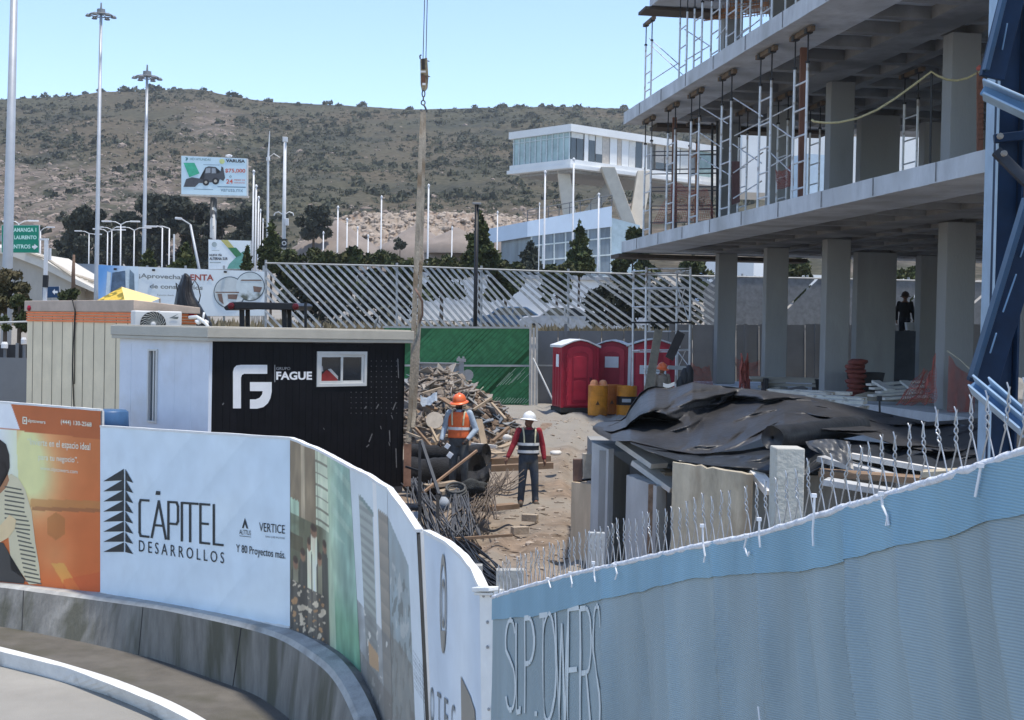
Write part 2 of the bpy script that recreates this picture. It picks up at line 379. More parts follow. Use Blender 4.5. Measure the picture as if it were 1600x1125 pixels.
# ================================================================ hill
RID = [(-600, 170), (-200, 150), (0, 155), (60, 153), (110, 150), (135, 147), (160, 143), (230, 143), (262, 140), (300, 139), (322, 141), (345, 147), (372, 152), (420, 159), (500, 163), (560, 166), (640, 171), (700, 170), (800, 167), (900, 167), (980, 170), (1100, 176), (1300, 200), (1700, 260), (2300, 330)]
def lerp_tab(T_, x):
    for a, b in zip(T_, T_[1:]):
        if x <= b[0]: return a[1]+(b[1]-a[1])*(x-a[0])/(b[0]-a[0])
    return T_[-1][1]
def hillp(x, t, rough=True):
    yr = lerp_tab(RID, x); d = 205+470*t; yf = 452
    y = yf+(yr-yf)*(t**.62 if t <= 1 else 1-(t-1)*.5)
    if rough:
        q = V((x*.011, t*5, 0)); k = noise.noise(q)*11+noise.noise(q*2.3+V((3, 1, 0)))*7+noise.noise(q*6)*2.5
        y += k*math.sin(min(1, t)*pi)**.8
        if t > .9: y += noise.noise(V((x*.08, 0, 5)))*1.2
    return W(x, y, d)
def spur(x, y):   # rocky ground: 0..1 over the picture plane of the slope
    a = max(0, 1-((x-330)/60)**2-((y-195)/45)**2)*.9
    b = ramp(y, 225, 275)*ramp(430-x, 0, 120)*.85
    c = ramp(y, 310, 335)*ramp(x, 470, 540)*.5
    return min(1, max(a, b, c))
def hcol(x, y, p):
    n1 = noise.noise(p*.035)+.6*noise.noise(p*.09)+.4*noise.noise(p*.25); n2 = noise.noise(p*.022+V((9, 0, 0)))
    g = V((.068, .066, .044)); br = V((.092, .076, .052)); dk = V((.042, .044, .034)); rk = V((.18, .145, .122))
    c = g.lerp(br, max(0, min(1, .5+n2*1.3)))
    c = c.lerp(dk, max(0, min(.85, n1*1.2)))
    r = spur(x, y)
    c = c.lerp(rk, max(0, min(1, (noise.noise(p*.16+V((2, 5, 1)))*1.6+r*1.0-.35)))*r)
    return c
mb = MB(); cols = []; NU, NV = 330, 120
def hg(a, b):
    x = -600+2900*a; t = b*1.25; p = hillp(x, t); cols.append(hcol(x, 452+(lerp_tab(RID, x)-452)*min(1, t)**.62, p)); return p
mb.grid(NU, NV, hg); mb.col = cols
def hillmat():
    m = printmat('scrub hillside', .95); nd = m.node_tree.nodes
    nz = [k for k in nd if k.type == 'TEX_NOISE'][0]; nz.inputs['Scale'].default_value = .55; nz.inputs['Detail'].default_value = 9
    mr = [k for k in nd if k.type == 'MAP_RANGE'][0]; mr.inputs['To Min'].default_value = .6; mr.inputs['To Max'].default_value = 1.45
    nd['Principled BSDF'].inputs['Specular IOR Level'].default_value = .05
    return m
single('hill', mb, hillmat(), kind='structure', smooth=True)
rnd = random.Random(3)
mb = MB(); mr_ = MB()
def leafball(mb, c, r, n, sz_, rnd):
    for _ in range(n):
        p = V((rnd.gauss(0, 1), rnd.gauss(0, 1), rnd.gauss(0, .8))).normalized()*r*rnd.uniform(.5, 1); p.z = abs(p.z)*.85
        a = V((rnd.gauss(0, 1), rnd.gauss(0, 1), rnd.gauss(0, 1))).normalized(); b = a.orthogonal().normalized(); k = sz_*rnd.uniform(.6, 1.3)
        q = c+p; mb.add([q-a*k, q-b*k*.7, q+a*k, q+b*k*.6], [(0, 1, 2, 3)])
cnt = 0
while cnt < 9000:
    x = rnd.uniform(-80, 1330); t = rnd.uniform(.02, 1.0)**.8; y = 452+(lerp_tab(RID, x)-452)*t**.62
    p = hillp(x, t); dn = noise.noise(p*.03)+.5*noise.noise(p*.1)
    if rnd.random() > .55+dn*.9-.55*spur(x, y): continue
    big = rnd.random() < .07
    r = rnd.uniform(1.4, 2.6) if big else rnd.uniform(.4, 1.15)
    leafball(mb, p, r, 34 if big else 12, r*.40, rnd); cnt += 1
for x, y0, h in [(38, 153, 1.7), (55, 150, 2.3), (70, 151, 3.2), (88, 150, 2), (108, 149, 2.6), (133, 147, 2.2), (158, 143, 3), (192, 143, 3.4), (199, 143, 4.2), (212, 143, 3.4), (239, 142, 5.4), (249, 141, 2.6), (272, 139, 2), (318, 140, 2.6), (361, 149, 4.2), (366, 150, 3), (374, 152, 2.4), (420, 158, 3), (512, 163, 3.6), (640, 171, 2.6), (742, 169, 2.4), (785, 168, 3.2), (846, 167, 2.6), (880, 167, 2), (975, 169, 3)]:
    p = hillp(x, 1.0); leafball(mb, p, h*.75, 46, h*.26, rnd)
single('hillside_scrub', mb, mat('scrub leaves', (.068, .070, .048), var=.45, scale=.05, rough=.9, spec=.05), 'dark green and grey scrub bushes dotted over the rocky hillside', 'scrub', kind='stuff')
cnt = 0
while cnt < 3000:
    x = rnd.uniform(-80, 1000); t = rnd.uniform(.03, .97); y = 452+(lerp_tab(RID, x)-452)*t**.62
    if rnd.random() > spur(x, y)*1.0+.05: continue
    p = hillp(x, t); k = rnd.uniform(.2, .6) if rnd.random() < .86 else rnd.uniform(.6, 1.3)
    R = Matrix.Rotation(rnd.uniform(0, 6), 3, 'Z') @ Matrix.Rotation(rnd.uniform(-.4, .4), 3, 'X')
    mr_.rock(p, (k*rnd.uniform(.8, 1.5), k*rnd.uniform(.7, 1.1), k*rnd.uniform(.5, .9)), cnt, R, 1); cnt += 1
single('hillside_rocks', mr_, mat('hill rock', (.25, .20, .165), var=.5, scale=.08, rough=.95, spec=.1), 'pinkish boulders and outcrops scattered on the hillside', 'rocks', kind='stuff')
# quarry bench at the foot of the hill
mb = MB()
QT = [(470, 372), (500, 352), (530, 340), (560, 332), (600, 333), (650, 331), (700, 331), (760, 334), (820, 341), (900, 345), (1000, 352)]
def qg(a, b):
    x = 465+540*a; yt = lerp_tab(QT, x)+noise.noise(V((x*.15, 1, 0)))*2; y = 428+(yt-428)*b
    d = 178+46*b+3.5*noise.noise(V((x*.12, b*7, 0)))+2*noise.noise(V((x*.3, b*18, 4)))
    return W(x, y+1.2*noise.noise(V((x*.2, b*14, 2))), d)
mb.grid(160, 34, qg)
single('quarry_slope', mb, mat('pale quarry rock', (.32, .265, .21), var=.38, scale=.35, rough=.95, bump=.8, bscale=.8, col2=(.26, .20, .155), s2=.16, t2=(.45, .6), spec=.1), kind='structure')
mb = MB()
for i in range(1100):
    a = rnd.random(); b = rnd.random(); b = b**.6 if rnd.random() < .6 else b*.3
    p = qg(a, b); k = rnd.uniform(.15, .6); R = Matrix.Rotation(rnd.uniform(0, 6), 3, 'Z') @ Matrix.Rotation(rnd.uniform(-.5, .5), 3, 'X')
    mb.rock(p, (k*1.2, k, k*.8), i, R, 1)
single('quarry_rubble', mb, mat('quarry rubble', (.34, .28, .225), var=.35, scale=.15, rough=.95), 'broken beige stones lying over the cut quarry slope', 'rubble', kind='stuff')
def pile(x, yt, x0, x1, yb, d, lab):
    c = W(x, yb, d); top = W(x, yt, d); r = (x1-x0)/2*d/F; h = top.z-c.z; mb = MB(); off = V((x*.1, 3, 7)); n = 40
    prof = [(0, 1), (.06, .985), (.2, .83), (.4, .60), (.6, .38), (.8, .17), (1, -.04), (1.25, -.34), (1.3, -.9)]
    vs = [];
    for q, hh in prof:
        for k in range(n):
            a = 2*pi*k/n; s = 1+.16*noise.noise(V((cos(a)*1.4, sin(a)*1.4, q*2))+off); vs.append(V((c.x+cos(a)*r*q*s, c.y+sin(a)*r*.8*q*s, c.z+h*(hh+.02*noise.noise(V((cos(a)*5*q, sin(a)*5*q, 9))+off)))))
    mb.add(vs, [(i*n+k, i*n+(k+1) % n, (i+1)*n+(k+1) % n, (i+1)*n+k) for i in range(len(prof)-1) for k in range(n)])
    single('gravel_pile', mb, mat('gravel', (.245, .205, .175), var=.15, scale=.6, rough=.95, bump=.4, bscale=6), lab, 'gravel pile', 'gravel piles in the quarry', smooth=True)
pile(527, 344, 470, 600, 386, 170, 'tall pointed gravel pile beside the dark round bush')
pile(652, 350, 592, 712, 384, 176, 'rounded gravel pile behind the crane slings')
pile(713, 356, 675, 775, 378, 174, 'low gravel pile just left of the broad conifer')
pile(805, 346, 768, 850, 382, 176, 'gravel pile against the blue glass building')

# ================================================================ air
mb = MB().box((0, 520, 75), (3000, 1960, 158))
hm_ = bpy.data.materials.new('haze'); hm_.use_nodes = True; nt = hm_.node_tree; nt.nodes.clear(); o_ = nt.nodes.new('ShaderNodeOutputMaterial'); pv_ = nt.nodes.new('ShaderNodeVolumePrincipled')
pv_.inputs['Color'].default_value = (.88, .93, .97, 1); pv_.inputs['Density'].default_value = .0002; pv_.inputs['Anisotropy'].default_value = .2; nt.links.new(pv_.outputs[0], o_.inputs['Volume'])
hz_ = single('haze', mb, hm_, kind='stuff', label='thin pale daylight haze softening the far hill', cat='haze')
sc.cycles.volume_bounces = 0
# ================================================================ advertising hoarding along the barrier
SHW = (lin(176)/.77, lin(207)/.87, lin(240)/.92)
def A(r, g, b): return V((min(.9, lin(r)/SHW[0]), min(.9, lin(g)/SHW[1]), min(.9, lin(b)/SHW[2])))
def pcol(c): return A(*c)
PRINT = printmat()
def ink(key, c, rough=.5): a = A(*c); return mat(key, tuple(a), var=.05, scale=3, rough=rough)
white_trim = mat('white folded vinyl edge', (.74, .74, .72), var=.08, scale=6, rough=.6, bump=.25, bscale=20)
timber = mat('rough timber', (.33, .25, .175), var=.3, scale=5, rough=.9, bump=.4, bscale=30, stretch=(1, 1, .2))
def mixc(a, b, t): t = max(0, min(1, t)); return tuple(a[i]+(b[i]-a[i])*t for i in range(3))
def hoard(label, wall, fn, nx, ny, nt=1, trim=True):
    p0 = wall.P(wall.n/2, 0); t = T('hoarding_panel', label, 'hoarding panel', tuple(p0), 'printed hoarding panels along the kerb')
    t.part('board', wall.slab(.04, nt, .03), mat('hoarding board', (.62, .62, .60), var=.1, scale=3, rough=.7))
    t.part('printed_sheet', wall.paint(fn, nx, ny, .004), PRINT)
    if trim:
        m = MB(); k = 14*wall.n; P = []
        for i in range(k+1):
            q = wall.P(wall.n*i/k, 1)+wall.N(wall.n*i/k)*.001; q = q+V((0, 0, .012+.006*noise.noise(q*5))); P.append(q)
        for a, b in zip(P, P[1:]): m.beam(a-wall.N(.1)*.02, b-wall.N(.1)*.02, .062, .028)
        t.part('edge_trim', m, white_trim)
    return t
def fbm(x, y, s, k=0): return noise.noise(V((x*s, y*s, k)))+.5*noise.noise(V((x*s*2.3, y*s*2.3, k+4)))
# -- orange advertisement
w1 = Wall([(-70, 624, 903, 21.6), (157.5, 642, 927, 20.25)])
def c1(x, y):
    top = 630+.085*x
    if x < 17+(y-top)*.18 and y < top+36+.0*x and x < 28+(y-top-30)*.5: pass
    e = 16+(y-628)*.35                                     # slanted white edge
    wh = (196, 222, 242)
    if y < top+38 and x < e: return pcol(wh)
    if y < top+40+x*.02: return pcol(mixc((158, 98, 66), (150, 92, 62), x/150))
    if x < -10 or (x < 26+max(0, (y-690)*.05) and y < 800): 
        return pcol(mixc(wh, (236, 238, 205), (x+10)/36))
    g = math.exp(-((x-55)/42)**2-((y-745)/70)**2)*.95+math.exp(-((x-40)/26)**2-((y-700)/60)**2)*.8+.25*math.exp(-((x-85)/30)**2-((y-870)/30)**2)
    base = mixc((172, 104, 62), (182, 92, 46), (y-680)/230); c = mixc(base, (234, 222, 176), min(1, g))
    if 778 < y-.03*x < 790 and x > 48: c = mixc(c, (150, 118, 70), .6)
    if 790 < y-.03*x < 796 and x > 50: c = mixc(c, (118, 84, 56), .7)
    if abs(x-88)/14+max(0, abs(y-822)-12)/10 < 1: c = mixc(c, (140, 98, 52), .55)
    if y > 880 and abs(x-90-(y-880)*.6) < 10: c = mixc(c, (238, 190, 92), .5)
    if y > 905-(x-100)*.2 and x > 100: c = mixc(c, (176, 74, 40), .6)
    return pcol(mixc(c, (150, 132, 118), .2))
t = hoard('orange advertisement panel with a seated man in a striped shirt and white slogans', w1, c1, 190, 170)
hair = [(-40, 690), (-20, 684), (0, 686), (10, 694), (15, 710), (16, 730), (13, 740), (9, 722), (4, 722), (3, 738), (2, 760), (-10, 770), (-40, 770)]
skin = [(-40, 730), (0, 724), (8, 722), (12, 738), (15, 750), (10, 762), (0, 772), (-40, 772)]
shirt = [(-40, 768), (6, 748), (18, 740), (30, 748), (40, 765), (50, 800), (56, 850), (62, 885), (64, 912), (46, 913), (34, 895), (20, 905), (14, 840), (-6, 812), (-40, 818)]
arm = [(-40, 828), (0, 822), (16, 804), (26, 812), (24, 826), (14, 840), (0, 848), (-40, 842)]
legs = [(-40, 842), (6, 848), (16, 866), (18, 890), (40, 905), (38, 912), (-40, 905)]
t.part('man_shirt', w1.poly(shirt, off=.008), ink('print shirt', (176, 184, 172)))
mb = MB()
for i in range(22):
    y = 762+i*7; x0 = max(-30, 8-(y-760)*.0) if y < 830 else 26+(y-830)*.18; x1 = 34+(y-760)*.2+2*sin(i)
    mb.join(w1.poly([(x0, y-3), (x1, y+2), (x1, y+4.3), (x0, y-.6)], off=.010))
t.part('shirt_stripes', mb, ink('print stripe', (84, 92, 92)))
t.part('man_face', w1.poly(skin, off=.009), ink('print skin', (140, 110, 88)))
t.part('man_hair', w1.poly(hair, off=.011), ink('print hair', (38, 36, 40)))
t.part('man_arm', w1.poly(arm, off=.012), ink('print lit skin', (200, 184, 160)))
t.part('man_legs', w1.poly(legs, off=.0125), ink('print dark trousers', (58, 62, 68)))
txt_w = ink('print white letters', (236, 224, 214)); 
t.part('account_lettering', MB().join(w1.text('slptowers', [(44, 654), (72, 657), (72, 664), (44, 661)], bold=.01)), txt_w)
t.part('phone_lettering', MB().join(w1.text('(444) 130-2568', [(96, 655), (144, 660), (144, 669), (96, 664)], bold=.01)), txt_w)
t.part('slogan_lettering', MB().join(w1.text('“Invierte en el espacio ideal', [(44, 684), (142, 692), (142, 707), (44, 698)], bold=.006)).join(w1.text('para tu negocio”.', [(61, 709), (123, 714), (123, 726), (61, 721)], bold=.006)), txt_w)
t.part('address_lettering', MB().join(w1.text('www.slptowers.com', [(64, 728), (122, 734), (122, 742), (64, 736)])), txt_w)
ic = [(36, 651), (43, 651.6), (43, 663), (36, 662)]
t.part('camera_icon', w1.poly([ic[0], ic[1], (43, 653), (36, 652.4)], [ic[3], ic[2], (43, 661.6), (36, 660.6)], [(36, 651), (37.4, 651), (37.4, 662), (36, 662)], [(41.6, 651.6), (43, 651.6), (43, 663), (41.6, 663)], [(38.6, 655.5), (40.6, 655.5), (40.6, 659), (38.6, 659)]), txt_w)
# -- white panel
w2 = Wall([(157, 667, 930, 20.22), (453.5, 686.5, 984, 16.85)])
def c2(x, y):
    s = (x+ (y-680)*.82); c = (176, 206, 240)
    for a, b in ((300, 346), (388, 420), (470, 530), (560, 588)):
        if a < s < b: c = mixc(c, (164, 194, 226), .75*(1-(s-a)/(b-a)))
    return pcol(mixc(c, (168, 200, 236), .5+.5*fbm(x, y, .01)))
t = hoard('white panel lettered with a dark tree-shaped logo and a developer name', w2, c2, 150, 60)
dark = ink('print navy letters', (24, 36, 48)); mb = MB()
for i in range(8):
    y = 733+i*16.2; h = 17 if i else 18; k = .93+.01*i
    mb.join(w2.poly([(162.5, y+19.0-.45*i), (194.5, y-.5+.2*i), (194.5, y+17.2-.2*i)], off=.012)); mb.join(w2.poly([(196.8, y-.3+.2*i), (209, y+21.3-.3*i), (196.8, y+17.4-.2*i)], off=.012))
t.part('tree_logo', mb, dark)
def sheared(x0, x1, yt, yb, k=.066): return [(x0, yt), (x1, yt+(x1-x0)*k*1.0), (x1, yb+(x1-x0)*k*1.16), (x0, yb)]
SEG = {'C': [[(1, 1), (.12, 1), (0, .9), (0, .1), (.12, 0), (1, 0)]], 'A': [[(0, 0), (.5, 1), (1, 0)], [(.22, .34), (.78, .34)]], 'P': [[(0, 0), (0, 1), (.85, 1), (1, .9), (1, .5), (.85, .42), (0, .42)]], 'I': [[(.5, 0), (.5, 1)]], 'T': [[(0, 1), (1, 1)], [(.5, 1), (.5, 0)]], 'E': [[(1, 1), (0, 1), (0, 0), (1, 0)], [(0, .5), (.85, .5)]], 'L': [[(0, 1), (0, 0), (1, 0)]]}
mb = MB()
cx0 = [('C', 219, 233), ('A', 238, 260), ('P', 264, 279), ('I', 281, 289), ('T', 286, 310), ('E', 314, 328), ('L', 335, 349)]
for ch, a, b in cx0:
    for line in SEG[ch]:
        P = []
        for u, v in line:
            x = a+(b-a)*u; yt = 781+(x-218)*.068; yb = 837+(x-218)*.112; y = yb+(yt-yb)*v; P.append((x, y))
        for p, q in zip(P, P[1:]):
            d = V((q[0]-p[0], q[1]-p[1])); d.normalize(); nn = V((-d.y, d.x))*1.75; e = d*1.4; p = V(p)-e; q = V(q)+e
            mb.join(w2.poly([tuple(p+nn), tuple(p-nn), tuple(q-nn), tuple(q+nn)], off=.0115+.0004*len(mb.v)/400))
mb.join(w2.poly([(245, 767), (251.5, 767.5), (251, 773.5), (244, 773)], off=.012))
t.part('name_lettering', mb, dark)
t.part('subtitle_lettering', MB().join(w2.text('D E S A R R O L L O S', [(218, 843.5), (351, 863), (351, 880.5), (218, 861.5)])), dark)
t.part('slogan_lettering', MB().join(w2.text('Y 80 Proyectos más.', [(370, 850), (447, 861), (447, 877), (370, 866)], bold=.004)), dark)
t.part('partner_lettering', MB().join(w2.text('VERTICE', [(406, 816), (446, 820.5), (446, 834), (406, 830)])).join(w2.text('SAN LUIS POTOSÍ', [(416, 836), (446, 839), (446, 842.5), (416, 839.5)])), dark)
t.part('caret_lettering', MB().join(w2.text('ALTTUS', [(375, 827), (393, 829), (393, 836.5), (375, 834.5)])).join(w2.poly([(375, 836.6), (393, 838.6), (393, 839.4), (375, 837.4)])), dark)
t.part('caret_logo', w2.poly([(379, 825), (383.6, 809), (388.6, 826), (386, 825.6), (383.6, 818), (381.4, 825.2)]), dark)
m = MB()
for i in range(30):
    a = w2.P((i)/30, 0)+w2.N(.5)*.006; b = w2.P((i+1)/30, 0)+w2.N(.5)*.006
    a.z += .015*noise.noise(a*6); m.beam(a+V((0, 0, .02)), b+V((0, 0, .02)), .014, .05+.03*noise.noise(a*3))
t.part('lower_fold', m, white_trim)
# -- people photograph panel
w3 = Wall([(453.8, 686.5, 455, 988, 16.8), (500, 706, 505, 1016, 15.9), (546.5, 732, 566, 1075, 14.85)])
def c3(x, y):
    t_, v = w3.tv(x, y); u = t_/2
    c = mixc((104, 112, 104), (150, 185, 178), ramp(u, .45, .7)); c = mixc(c, (120, 160, 164), ramp(u, .62, .85))
    if u < .62 and v > .62:                                # window grid, brickwork
        c = mixc(c, (126, 116, 104), .6)
        if .42 < u < .68: c = (172, 196, 190) if (u*22 % 1 > .2 and v*17 % 1 > .17) else (112, 122, 116)
        if .18 < u < .24: c = (150, 150, 140)
    if u < .14 and .52 < v < .70: c = (150, 186, 180)
    if u < .2 and .44 < v < .52: c = (82, 74, 66)
    if u < .52 and v < .62: c = mixc(c, (86, 96, 84), .7+.3*fbm(x, y, .05))
    for (pu, pw, pv, k) in ((.38, .09, .55, 0), (.55, .05, .5, 1), (.2, .07, .4, 1), (.08, .07, .34, 2), (.47, .06, .42, 2), (.3, .05, .47, 0)):
        d = abs(u-pu)/pw
        if d < 1 and v < pv-.02+.04*(1-d*d): c = ((196, 206, 200), (70, 76, 78), (120, 128, 120))[k] if d < .55 else mixc(c, (62, 68, 70), .75)
        q1 = (d*1.6)**2+((v-pv-.03)/.034)**2
        if q1 < 1.2: c = mixc((126, 108, 96), c, ramp(q1, .5, 1.2))
        q1 = (d*1.6)**2+((v-pv-.05)/.022)**2
        if q1 < 1.2: c = mixc((66, 60, 58), c, ramp(q1, .4, 1.2))
    if v < .28 and u < .55:
        c = mixc(c, (66, 70, 74), .8); q = fbm(x, y, .09, 3)
        if q > .25: c = (168, 172, 168)
        if q < -.45: c = (142, 122, 98)
    if u > .68 and v < .45: c = mixc(c, (88, 140, 126), .8*ramp(.45-v, 0, .25))
    if u > .68 and v > .62 and ((v*9+u*2) % 1) < .35: c = mixc(c, (150, 184, 186), .5)
    k = fbm(x*2.5, y*.35, .05, 8)*.18
    return pcol(tuple(max(10, a*(1+k)) for a in c))
t = hoard('tall greenish panel with a printed photograph of people beneath a gridded window', w3, c3, 110, 160)
# -- tower rendering panels
w4 = Wall([(546.8, 732, 567, 1085, 14.8), (575, 746, 590, 1130, 14.1), (605.5, 766, 615, 1170, 13.4)])
def c4(x, y):
    t_, v = w4.tv(x, y); u = t_/2; c = (172, 198, 226)
    if .22 < u < .60 and v < .93-.1*u: c = mixc((140, 160, 172), (122, 138, 150), (v*26 % 1 < .45))
    if .26 < u < .62 and v > .915-.1*u and v < .935-.1*u: c = (108, 134, 146)
    if .62 < u < .72: c = (186, 206, 228)
    if u > .74 and v < .9: c = mixc((116, 124, 130), (132, 138, 142), v*15 % 1)
    if v < .42: c = mixc(c, (104, 116, 128), .65+.35*fbm(x*2, y*.6, .04)); 
    if v < .42 and fbm(x*3, y, .05, 2) > .45: c = (170, 186, 200)
    if v < .30 and .3 < u < .62 and abs(v-.26-.1*(u-.4)) < .05: c = (152, 140, 124)
    if v < .2: c = mixc(c, (92, 98, 104), .6)
    return pcol(c)
t = hoard('bluish panel with a printed street scene of pale office towers', w4, c4, 80, 160)
w5 = Wall([(606, 766.5, 615.3, 1172, 13.38), (628, 796, 645, 1215, 12.75), (651.5, 832, 672, 1262, 12.05)])
def c5(x, y):
    t_, v = w5.tv(x, y); u = t_/2; c = (174, 200, 230)
    if u < .66 and v < .90-.12*u: c = mixc((132, 160, 184), (120, 136, 150), .5+.5*fbm(x*2.4, y*.35, .05)); 
    if u < .66 and v < .74: 
        q = fbm(x*3, y*.5, .06, 5); c = mixc(c, (158, 176, 192), .6 if q > .3 else 0); c = mixc(c, (88, 100, 108), .6 if q < -.3 else 0)
    if u < .66 and v < .45: c = mixc(c, (104, 112, 118), .6)
    if u > .68 and .38 < v < .52 and (u*31 % 1) > .45 and (v*60 % 1) > .4: c = mixc(c, (110, 128, 150), .7)
    return pcol(c)
t = hoard('narrow panel with a streaky printed city view and a blank white margin', w5, c5, 70, 160)
w6 = Wall([(663, 833, 680, 1270, 11.85), (693, 848.5, 704, 1315, 11.1), (718, 869, 726, 1360, 10.5), (737, 893, 743, 1420, 10.0), (750, 921, 760, 1475, 9.7)])
def c6(x, y):
    t_, v = w6.tv(x, y); return pcol(mixc((178, 204, 236), (160, 188, 224), .45+.4*math.sin(t_*2.2)+.3*fbm(x, y, .01)))
t = hoard('pale near-blank panel with a slim oval emblem beside the blue netting', w6, c6, 60, 60)
ov = lambda k, r0=0: [(694.3+k*5.2*cos(a), 943+k*78*sin(a)) for a in [2*pi*i/40 for i in range(40)]]
mb = MB(); o1 = ov(1); o2 = ov(.78)
for i in range(40): j = (i+1) % 40; mb.add([w6.pt(*o1[i], .012), w6.pt(*o1[j], .012), w6.pt(*o2[j], .012), w6.pt(*o2[i], .012)], [(0, 1, 2, 3)])
o1 = ov(.5); o2 = ov(.36)
for i in range(40): j = (i+1) % 40; mb.add([w6.pt(*o1[i], .012), w6.pt(*o1[j], .012), w6.pt(*o2[j], .012), w6.pt(*o2[i], .012)], [(0, 1, 2, 3)])
mb.join(w6.poly([(691, 985), (697.5, 985), (694.5, 1022)], off=.013))
t.part('oval_emblem', mb, ink('print grey emblem', (118, 128, 136)))
t.part('grey_shape', w6.poly([(722, 1056), (737, 1088), (744, 1110), (746, 1180), (724, 1180)], off=.011), ink('print grey shape', (112, 120, 126)))
mb = MB()
for i, ch in enumerate('OTEC'):
    x = 674+i*11; y = 1071+i*9; mb.join(w6.text(ch, [(x, y), (x+5.5, y+4), (x+5.5, y+62), (x, y+56)]))
t.part('lettering', mb, ink('print slate letters', (96, 112, 128)))
# posts between the panels
for (xt, yt, xb, yb, d, wd, lab) in ((657.5, 833, 673, 1250, 12.12, .055, 'grey timber post in the gap between the last two hoarding panels'), (598, 757, 606, 900, 13.9, .09, 'timber post behind the tower panels, showing above the step in their top edge')):
    a = W(xb, yb, d); b = W(xt, yt, d); single('timber_post', MB().beam(a, b, wd, .09), mat('grey timber', (.16, .145, .125), var=.3, scale=6, stretch=(1, 1, .15), rough=.9), lab, 'post', 'posts behind the hoarding')
for (xt, yt, yb, d, wd, lab) in ((742, 882, 960, 10.25, .11, 'short timber post poking up behind the white hoarding corner'), (797, 889, 1000, 9.62, .19, 'square grey concrete post at the start of the blue netting')):
    a = W(xt, yb, d); b = W(xt, yt, d); single('stub_post', MB().beam(a, b, wd, .1), mat('grey concrete post', (.36, .35, .32), var=.2, scale=7, rough=.9, bump=.3), lab, 'post', bevel=.006)
# white steel corner frame with bolts
e = T('corner_frame', 'white steel end frame with rivets joining hoarding and netting', 'frame', tuple(W(760, 1300, 9.6)))
wf = Wall([(748.5, 923, 757, 1460, 9.66), (772.5, 921, 766, 1460, 9.52)])
e.part('post', wf.slab(.08), mat('white enamel', (.80, .80, .78), var=.07, scale=5, rough=.45, bump=.15), bevel=.008)
for x, y in ((756, 931), (768, 931), (762, 972), (762, 1011), (764, 1108)):
    p = wf.pt(x, y, 0); n_ = wf.N(.5)
    e.part('bolt', MB().lathe([(.012, 0), (.011, .008), (.005, .012)], p, n_.to_track_quat('Z', 'Y').to_matrix(), 10), mat('steel bolt', (.4, .4, .4), met=.6, rough=.5))
m = MB().beam(wf.pt(747, 920, .01), wf.pt(774, 920, .01), .09, .03); m.beam(wf.pt(747, 927, .02), wf.pt(772, 928, .02), .03, .02)
e.part('cap', m, white_trim, bevel=.006)
# ================================================================ blue shade netting on the chain-link fence
NET = [(773, 932, 766, 1420, 9.50), (807, 920.5, 802, 1405, 9.0), (899, 895.5, 897, 1400, 7.95), (973, 879, 972, 1410, 7.23), (1080, 854.5, 1080, 1420, 6.42), (1200, 830, 1200, 1440, 5.70), (1325, 790, 1325, 1450, 5.10), (1392, 771, 1392, 1460, 4.81), (1487, 741, 1487, 1480, 4.47), (1600, 704, 1600, 1500, 4.10), (1760, 645, 1760, 1550, 3.68)]
wn = Wall(NET)
def _sn(t):
    a, b = max(0, t-.7), min(wn.n, t+.7); n_ = (wn.P(b, .5)-wn.P(a, .5)).cross(V((0, 0, 1))).normalized()
    return n_ if n_.dot(CAM-wn.P(t, .5)) > 0 else -n_
wn.N = _sn; wn.cuts = (3.0, 12.0)
NETT = T('shade_net', 'sheet of light blue shade netting lettered in white, tied over the fence', 'shade net', tuple(wn.P(5, 0)))
def ripple(t, v):
    q = wn.P(t, 0); s = (q-wn.P(0, 0)).length; slant = s-.42*(1-v)*(.5+.5*s/6)
    k = .022*noise.noise(V((slant*2.6, v*.5, 1)))+.012*noise.noise(V((slant*7, v*.8, 2)))+.005*noise.noise(V((slant*19, v*2, 3)))
    for c_, w_, a_ in ((2.3, .10, .05), (2.75, .07, -.03), (3.15, .06, .035), (3.55, .13, -.05), (3.72, .05, .05), (4.15, .08, .05), (4.45, .06, -.03), (4.75, .13, -.06), (4.9, .05, .055), (5.25, .10, .05), (5.5, .07, -.04), (5.8, .1, .05)):
        k += 1.15*a_*max(0, 1-abs(slant-c_)/w_)
    return k*(min(1, (1-v)*3.2+.05))
def ng(a, b):
    t = wn.n*a; v = b; return wn.P(t, v)+wn.N(t)*(.012+ripple(t, v))
mb = MB().grid(360, 70, ng)
